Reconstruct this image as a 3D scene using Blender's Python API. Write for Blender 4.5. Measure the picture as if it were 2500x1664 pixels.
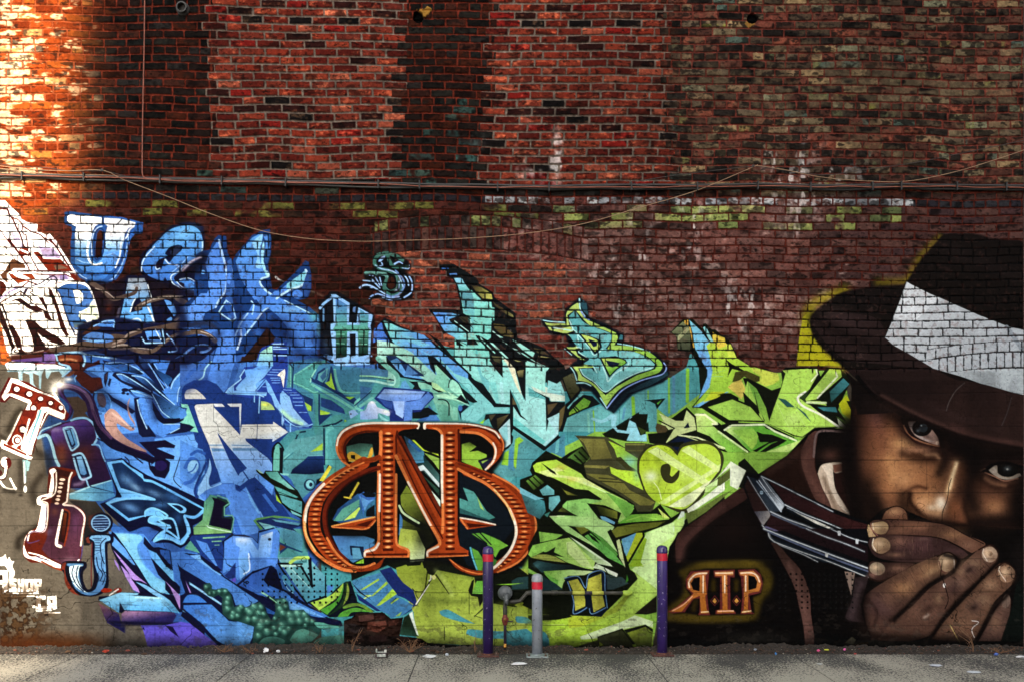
import bpy, bmesh, math, random
import numpy as np
from mathutils import Vector, Matrix
R=math.radians
for o in list(bpy.data.objects): bpy.data.objects.remove(o)
SC=bpy.context.scene
COL=SC.collection
# ------------------------------------------------------------ camera, sky, sun, exposure
K=0.0035                      # metres per photograph pixel on the wall plane
D=10.0; HZ=1132; BASE=1580    # camera distance, horizon row, foot of the wall
CAMX=(1211-1250)*K; CAMZ=(BASE-HZ)*K
cam=bpy.data.objects.new('camera',bpy.data.cameras.new('camera')); COL.objects.link(cam)
cam.location=(CAMX,-D,CAMZ); cam.rotation_euler=(R(90),0,0)
cam.data.sensor_width=36; cam.data.lens=36*D/(2500*K)
cam.data.shift_x=(1250-1211)/2500; cam.data.shift_y=(HZ-832)/2500
cam.data.clip_end=500
SC.camera=cam
SUN_EL=28.0; SUN_DX=-0.06     # sun from the front of the wall, a touch from the right
trav=Vector((SUN_DX,1,0)).normalized()*math.cos(R(SUN_EL))+Vector((0,0,-math.sin(R(SUN_EL))))
w=bpy.data.worlds.new('World'); SC.world=w; w.use_nodes=True
nt=w.node_tree; sky=nt.nodes.new('ShaderNodeTexSky'); sky.sky_type='NISHITA'; sky.sun_disc=False
sky.sun_elevation=R(SUN_EL); sky.sun_rotation=math.atan2(-trav.x,-trav.y)
sky.ozone_density=1.0; sky.dust_density=3.0
hsv=nt.nodes.new('ShaderNodeHueSaturation'); hsv.inputs['Saturation'].default_value=.35   # sky colour desaturated to take the blue cast off the shade
nt.links.new(sky.outputs[0],hsv.inputs['Color']); nt.links.new(hsv.outputs[0],nt.nodes['Background'].inputs[0]); nt.nodes['Background'].inputs[1].default_value=0.1
sun=bpy.data.objects.new('sun',bpy.data.lights.new('sun','SUN')); COL.objects.link(sun)
sun.data.energy=3.6; sun.data.angle=R(0.9); sun.data.color=(1,0.84,0.62)
sun.rotation_euler=trav.to_track_quat('-Z','Y').to_euler()
SC.view_settings.view_transform='Standard'; SC.view_settings.look='None'
SC.view_settings.exposure=1.8; SC.view_settings.gamma=1; SC.view_settings.use_curve_mapping=False
def WX(px): return (px-1250)*K
def WZ(py): return (BASE-py)*K
def ground(px,py):            # a point of the ground seen at photograph pixel px,py
    s=(BASE-HZ)/(py-HZ)
    return Vector((CAMX+(px-1211)*K*s, -D+D*s, 0)), s
# ------------------------------------------------------------ helpers
def tag(o,label=None,cat=None,group=None,kind=None):
    if label: o['label']=label
    if cat: o['category']=cat
    if group: o['group']=group
    if kind: o['kind']=kind
    return o
def empty(name,loc,label,cat,group=None):
    o=bpy.data.objects.new(name,None); COL.objects.link(o); o.location=loc; o.empty_display_size=.1
    return tag(o,label,cat,group)
def link(name,me,mat,parent=None,smooth=False):
    if mat and not me.materials: me.materials.append(mat)
    if smooth: me.polygons.foreach_set('use_smooth',[True]*len(me.polygons))
    o=bpy.data.objects.new(name,me); COL.objects.link(o)
    if parent:
        o.parent=parent
    return o
def mesh_from(bm,name):
    me=bpy.data.meshes.new(name); bm.to_mesh(me); bm.free(); return me
def lin(h):
    c=[int(h[i:i+2],16)/255 for i in (0,2,4)]
    return tuple(x/12.92 if x<=.04045 else ((x+.055)/1.055)**2.4 for x in c)
def node_mat(name,col,rough=.7,metal=0,var=.25,scale=12,bump=.2,col2=None,spots=None):
    """principled with two noise octaves varying the colour, and bump"""
    m=bpy.data.materials.new(name); m.use_nodes=True; n=m.node_tree.nodes; l=m.node_tree.links
    b=n['Principled BSDF']; b.inputs['Roughness'].default_value=rough; b.inputs['Metallic'].default_value=metal
    tc=n.new('ShaderNodeTexCoord')
    no=n.new('ShaderNodeTexNoise'); no.inputs['Scale'].default_value=scale; no.inputs['Detail'].default_value=8; no.inputs['Roughness'].default_value=.65
    l.new(tc.outputs['Object'],no.inputs['Vector'])
    mx=n.new('ShaderNodeMix'); mx.data_type='RGBA'
    c=lin(col); c2=lin(col2) if col2 else tuple(x*(1-var) for x in c)
    mx.inputs['A'].default_value=(*c,1); mx.inputs['B'].default_value=(*c2,1)
    mr=n.new('ShaderNodeMapRange'); mr.inputs['From Min'].default_value=.35; mr.inputs['From Max'].default_value=.65
    l.new(no.outputs['Fac'],mr.inputs['Value']); l.new(mr.outputs[0],mx.inputs['Factor'])
    out=mx.outputs['Result']
    if spots:                                   # worn flecks of another colour
        n2=n.new('ShaderNodeTexNoise'); n2.inputs['Scale'].default_value=spots[1]; n2.inputs['Detail'].default_value=6
        l.new(tc.outputs['Object'],n2.inputs['Vector'])
        m2=n.new('ShaderNodeMapRange'); m2.inputs['From Min'].default_value=spots[2]; m2.inputs['From Max'].default_value=spots[2]+.04
        l.new(n2.outputs['Fac'],m2.inputs['Value'])
        x2=n.new('ShaderNodeMix'); x2.data_type='RGBA'; x2.inputs['B'].default_value=(*lin(spots[0]),1)
        l.new(m2.outputs[0],x2.inputs['Factor']); l.new(out,x2.inputs['A']); out=x2.outputs['Result']
    l.new(out,b.inputs['Base Color'])
    if bump:
        bp=n.new('ShaderNodeBump'); bp.inputs['Strength'].default_value=bump; bp.inputs['Distance'].default_value=.004
        l.new(no.outputs['Fac'],bp.inputs['Height']); l.new(bp.outputs[0],b.inputs['Normal'])
    return m
def add_tube(bm,pts,rad,seg=10,caps=True):
    pts=[Vector(p) for p in pts]; rings=[]; n=len(pts)
    up=Vector((0,0,1)); ref=None
    for i,p in enumerate(pts):
        t=(pts[min(i+1,n-1)]-pts[max(i-1,0)]).normalized()
        if ref is None: ref=t.cross(up if abs(t.z)<.9 else Vector((1,0,0))).normalized()
        a=(ref-t*ref.dot(t)).normalized(); b=t.cross(a); ref=a
        r=rad[i] if isinstance(rad,(list,tuple)) else rad
        rings.append([bm.verts.new(p+(a*math.cos(2*math.pi*k/seg)+b*math.sin(2*math.pi*k/seg))*r) for k in range(seg)])
    for q,s in zip(rings,rings[1:]):
        for k in range(seg): bm.faces.new((q[k],q[(k+1)%seg],s[(k+1)%seg],s[k]))
    if caps:
        bm.faces.new(rings[0][::-1]); bm.faces.new(rings[-1])
def add_lathe(bm,prof,axis='Z',c=(0,0,0),seg=24):
    c=Vector(c); rings=[]
    for r,h in prof:
        ring=[]
        for k in range(seg):
            a=2*math.pi*k/seg; x,y=math.cos(a)*r,math.sin(a)*r
            v={'Z':(x,y,h),'Y':(x,h,y),'X':(h,x,y)}[axis]; ring.append(bm.verts.new(c+Vector(v)))
        rings.append(ring)
    for q,s in zip(rings,rings[1:]):
        for k in range(seg): bm.faces.new((q[k],q[(k+1)%seg],s[(k+1)%seg],s[k]))
    bm.faces.new(rings[0][::-1]); bm.faces.new(rings[-1])
    bmesh.ops.recalc_face_normals(bm,faces=bm.faces[:])
def add_box(bm,c,d,bev=0):
    m=Matrix.Translation(c)@Matrix.Diagonal((d[0],d[1],d[2],1))
    r=bmesh.ops.create_cube(bm,size=1,matrix=m)
    if bev:
        es=list({e for v in r['verts'] for e in v.link_edges})
        bmesh.ops.bevel(bm,geom=es,offset=bev,segments=2,affect='EDGES',profile=.6)

# ------------------------------------------------------------ mural: a small 2-D painter (polygons, strokes, airbrush)
CW=2048; CS=CW/2500.0; MY0=470; MY1=1597   # canvas covers native y MY0..MY1
CH=int(round((MY1-MY0)*CS))
def hexc(h):
    return np.array([int(h[i:i+2],16)/255.0 for i in (0,2,4)],np.float32)
def catmull(P,corner,closed,n=7):
    m=len(P); out=[]
    if m<3: return np.array(P)
    rng=range(m) if closed else range(m-1)
    for i in rng:
        p1=P[i]; p2=P[(i+1)%m]
        p0=P[i-1] if (closed or i>0) else p1
        p3=P[(i+2)%m] if (closed or i+2<m) else p2
        c1=corner[i]; c2=corner[(i+1)%m]
        d=np.hypot(*(p2-p1))+1e-6
        t1=(p2-p0)*.5; t2=(p3-p1)*.5
        if c1: t1=(p2-p1)*.6
        if c2: t2=(p2-p1)*.6
        for t in (t1,t2):
            l=np.hypot(*t)
            if l>d*1.1: t*=d*1.1/l
        if c1 and c2:
            out.append(p1); continue
        for k in range(n):
            t=k/n; a=t*t; b=a*t
            out.append((2*b-3*a+1)*p1+(b-2*a+t)*t1+(3*a-2*b)*p2+(b-a)*t2)
    if not closed: out.append(P[-1])
    return np.array(out)
class Painter:
    def __init__(s):
        s.rgb=np.zeros((CH,CW,3),np.float32); s.al=np.zeros((CH,CW),np.float32)
        s.pid=np.zeros((CH,CW),np.int16); s.names=['']; s.cur=0
        s.ox=0;s.oy=0;s.sc=1.0;s.clip=None;s.last=None
    def X(s,x,y): return np.array([(s.ox+x/s.sc)*CS,(s.oy+y/s.sc-MY0)*CS])
    def L(s,v): return v/s.sc*CS
    def box(s,P,pad):
        x0=int(max(0,np.floor(P[:,0].min()-pad))); x1=int(min(CW,np.ceil(P[:,0].max()+pad)+1))
        y0=int(max(0,np.floor(P[:,1].min()-pad))); y1=int(min(CH,np.ceil(P[:,1].max()+pad)+1))
        if x1<=x0 or y1<=y0: return None
        return x0,y0,x1,y1
    def cover(s,P,pad=0):
        b=s.box(P,pad+1)
        if b is None: return None
        x0,y0,x1,y1=b; h=y1-y0; w=x1-x0; N=4
        acc=np.zeros(h*(w+2)); A=P; B=np.roll(P,-1,0)
        for (ax,ay),(bx,by) in zip(A,B):
            if ay==by: continue
            sg=1.0
            if ay>by: ax,ay,bx,by=bx,by,ax,ay; sg=-1.0
            k0=int(np.ceil((ay-y0)*N-.5)); k1=int(np.ceil((by-y0)*N-.5))
            k0=max(k0,0); k1=min(k1,h*N)
            if k1<=k0: continue
            k=np.arange(k0,k1); yy=y0+(k+.5)/N
            xx=np.clip(ax+(bx-ax)*(yy-ay)/(by-ay)-x0,0,w)
            xi=np.minimum(xx.astype(int),w); fr=xx-xi; r=k//N
            acc+=np.bincount(r*(w+2)+xi,sg*(1-fr)/N,h*(w+2))[:h*(w+2)]
            acc+=np.bincount(r*(w+2)+xi+1,sg*fr/N,h*(w+2)+1)[:h*(w+2)]
        m=np.cumsum(acc.reshape(h,w+2),1)[:,:w]
        return b,np.clip(np.abs(m),0,1).astype(np.float32)
    def blur(s,m,r):
        r=max(1,int(round(r*.6)))
        for ax in (0,1):
            for _ in range(3):
                pad=[(0,0),(0,0)]; pad[ax]=(r+1,r)
                q=np.cumsum(np.pad(m,pad,mode='constant'),ax)
                n=m.shape[ax]
                m=(np.take(q,range(2*r+1,2*r+1+n),ax)-np.take(q,range(0,n),ax))/(2*r+1)
        return m
    def dist(s,P,W,pad):
        b=s.box(P,pad)
        if b is None: return None
        x0,y0,x1,y1=b
        D=np.full((y1-y0,x1-x0),1e9,np.float32)
        for i in range(len(P)-1):
            q=np.array([P[i],P[i+1]]); bb=s.box(q,pad)
            if bb is None: continue
            a0,b0,a1,b1=bb
            yy,xx=np.mgrid[b0:b1,a0:a1]+.5
            d=q[1]-q[0]; L=d@d+1e-9
            t=np.clip(((xx-q[0,0])*d[0]+(yy-q[0,1])*d[1])/L,0,1)
            e=np.hypot(xx-q[0,0]-t*d[0],yy-q[0,1]-t*d[1])-(W[i]+(W[i+1]-W[i])*t)
            v=D[b0-y0:b1-y0,a0-x0:a1-x0]; np.minimum(v,e,out=v)
        return b,D
    def put(s,b,m,col,mark=True):
        x0,y0,x1,y1=b
        if s.clip is not None: m=m*s.clip[y0:y1,x0:x1]
        v=s.rgb[y0:y1,x0:x1]; a=s.al[y0:y1,x0:x1]
        na=m+a*(1-m); k=np.where(na>1e-4,m/np.maximum(na,1e-4),0)[...,None]
        v+= (col-v)*k; a[...]=na
        if mark:
            p=s.pid[y0:y1,x0:x1]; p[m>.5]=s.cur
    def colour(s,spec,b):
        if '>' not in spec: return hexc(spec)
        c,p,q=spec.split('@'); c1,c2=c.split('>')
        p=s.X(*map(float,p.split(','))); q=s.X(*map(float,q.split(',')))
        x0,y0,x1,y1=b; yy,xx=np.mgrid[y0:y1,x0:x1]
        d=q-p; t=np.clip(((xx-p[0])*d[0]+(yy-p[1])*d[1])/(d@d+1e-9),0,1)[...,None].astype(np.float32)
        return hexc(c1)+(hexc(c2)-hexc(c1))*t
    def setlast(s,b,m):
        s.last=(b,m)
    def run(s,text):
        for ln in text.split('\n'):
            ln=ln.split('#')[0].strip()
            if not ln: continue
            try: s.cmd(ln)
            except Exception as e:
                print('PAINT ERR',ln[:90],repr(e)); raise
    def cmd(s,ln):
        T=ln.split(); c=T[0]; pos=[];cor=[];arg=[];opt={}
        for t in T[1:]:
            if '=' in t: k,v=t.split('=',1); opt[k]=v
            elif '@' not in t and ',' in t:
                cor.append(t.endswith('!')); x,y=t.rstrip('!').split(','); pos.append((float(x),float(y)))
            else: arg.append(t)
        if c=='t': s.ox,s.oy,s.sc=map(float,arg); return
        if c=='p':
            n=arg[0]
            if n not in s.names: s.names.append(n)
            s.cur=s.names.index(n); return
        if c=='U': s.clip=None; return
        if c=='K':
            m=np.zeros((CH,CW),np.float32)
            if s.last is not None:
                (x0,y0,x1,y1),q=s.last; m[y0:y1,x0:x1]=q
            s.clip=m; return
        P=np.array([s.X(*p) for p in pos])
        al=float(opt.get('a',1))
        if c in 'fc':
            if c=='c': P=catmull(P,cor,True)
            soft=s.L(float(opt.get('s',0)))
            r=s.cover(P,3*soft)
            if r is None: s.last=None; return
            b,m=r
            if soft>.6: m=s.blur(m,soft)
            s.last=(b,m)
            if arg[0]!='-': s.put(b,m*al,s.colour(arg[0],b))
            if 'o' in opt:
                oc,ow=opt['o'].split(','); ow=s.L(float(ow))/2
                Q=np.vstack([P,P[:1]]); r=s.dist(Q,np.full(len(Q),ow),ow+2)
                s.put(r[0],np.clip(.5-r[1],0,1),hexc(oc))
            return
        if c in ('l','lc'):
            if c=='lc': P=catmull(P,cor,False)
            w=arg[1]; n=len(P); u=np.linspace(0,1,n)
            if len(P)>2:
                q=np.r_[0,np.cumsum(np.hypot(*np.diff(P,axis=0).T))]; u=q/(q[-1]+1e-9)
            if w.endswith('^'): W=float(w[:-1])*(1-np.abs(2*u-1)**1.5)
            elif '-' in w: a,bb=map(float,w.split('-')); W=a+(bb-a)*u
            else: W=np.full(n,float(w))
            W=s.L(W)/2; r=s.dist(P,W,W.max()+2)
            if r is None: return
            soft=max(1.0,s.L(float(opt.get('s',0)))*2)
            s.put(r[0],np.clip(.5-r[1]/soft,0,1)*al,s.colour(arg[0],r[0])); return
        if c=='b':
            P=catmull(P,cor,False) if len(P)>2 else P
            w=s.L(float(arg[1])); r=s.dist(P,np.zeros(len(P)),w*2.2)
            if r is None: return
            s.put(r[0],float(arg[2])*np.exp(-(r[1]/w)**2)*(r[1]<w*2.2),s.colour(arg[0],r[0]),mark=False); return
        if c in 'de':
            cx,cy=P[0]; rx,ry=s.L(pos[1][0]),s.L(pos[1][1]); th=np.radians(float(opt.get('r',0)))
            R=max(rx,ry); b=s.box(P[:1],R*(2.2 if c=='d' else 1)+2)
            if b is None: return
            x0,y0,x1,y1=b; yy,xx=np.mgrid[y0:y1,x0:x1]+.5
            u=(xx-cx)*np.cos(th)+(yy-cy)*np.sin(th); v=-(xx-cx)*np.sin(th)+(yy-cy)*np.cos(th)
            q=np.hypot(u/rx,v/ry)
            if c=='d': s.put(b,(float(arg[1])*np.exp(-q*q*1.2)*(q<2.2)).astype(np.float32),s.colour(arg[0],b),mark=False)
            else:
                m=np.clip((1-q)*min(rx,ry)+.5,0,1).astype(np.float32); s.last=(b,m)
                if arg[0]!='-': s.put(b,m*al,s.colour(arg[0],b))
                if 'o' in opt:
                    oc,ow=opt['o'].split(','); ow=s.L(float(ow))/2
                    s.put(b,np.clip(ow-np.abs(1-q)*min(rx,ry)+.5,0,1).astype(np.float32),hexc(oc))
            return
        raise ValueError('cmd '+c)

PAINT=[]
PGAIN=0.84
PART_LABELS={
'painted_background':('painted_backdrop','blue, teal and green painted filling between the mural letters'),
'painted_letter_white':('painted_letter','white letter with dark red lines at the left end of the mural'),
'painted_letter_n':('painted_letter','white letter N with dark brown shading'),
'painted_letter_u':('painted_letter','white to blue letter U with serifs'),
'painted_letter_e':('painted_letter','round blue letter with navy outline'),
'painted_letter_p':('painted_letter','blue and cream letter P'),
'painted_letter_a':('painted_letter','grey to light blue letter A'),
'painted_letter_t':('painted_letter','red letter T with white studs'),
'painted_letter_ampersand':('painted_letter','small white curled letter with red edge'),
'painted_letter_h':('painted_letter','purple letter with pale blue windows'),
'painted_letter_s_arrow':('painted_letter','dark blue spiky letter with bright blue rim'),
'painted_letter_j':('painted_letter','blue striped letter j with round dot'),
'painted_letter_b':('painted_letter','dark red and purple letter b'),
'painted_letter_k':('painted_letter','large blue winged letter'),
'painted_letter_h_small':('painted_letter','letter H with pale blue frame and green bars'),
'painted_letter_n_grey':('painted_letter','pale grey arrow letter fading to blue'),
'painted_letter_l':('painted_letter','small dark letter L on green'),
'painted_letter_n_blue':('painted_letter','light blue block letter N'),
'painted_letter_m':('painted_letter','long blue shards with navy shading'),
'painted_letter_v':('painted_letter','pale teal letter V with dots'),
'painted_letter_ribbon':('painted_letter','light blue ribbon letter with striped navy sides'),
'painted_letter_s':('painted_letter','small dark ornate letter S'),
'painted_letter_tall':('painted_letter','tall turquoise letter with black shading'),
'painted_letter_wave':('painted_letter','teal and blue leaf shaped letter'),
'painted_letter_t_small':('painted_letter','small blue letter T above the monogram'),
'painted_letter_b_teal':('painted_letter','pointed teal letter B with lime rim'),
'painted_letter_yellow':('painted_letter','blue and yellow green letter'),
'painted_letter_wing':('painted_letter','lime green letters with black edges'),
'painted_letter_r':('painted_letter','pale green letter R'),
'painted_letter_olive':('painted_letter','olive green block letter'),
'painted_letter_heart':('painted_heart','lime green heart with pale stripes'),
'painted_letter_green':('painted_letter','bright green shards with black gaps'),
'painted_letter_m_yellow':('painted_letter','small mustard letter with dark outline'),
'painted_pit':('broken_plaster','dark broken footing where the plaster has fallen'),
'painted_monogram':('painted_monogram','rust red monogram BNB with cream highlights'),
'painted_rip':('painted_lettering','orange letters R.I.P on black'),
'painted_shop_name':('painted_lettering','white stencilled letters and web address'),
}

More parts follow.
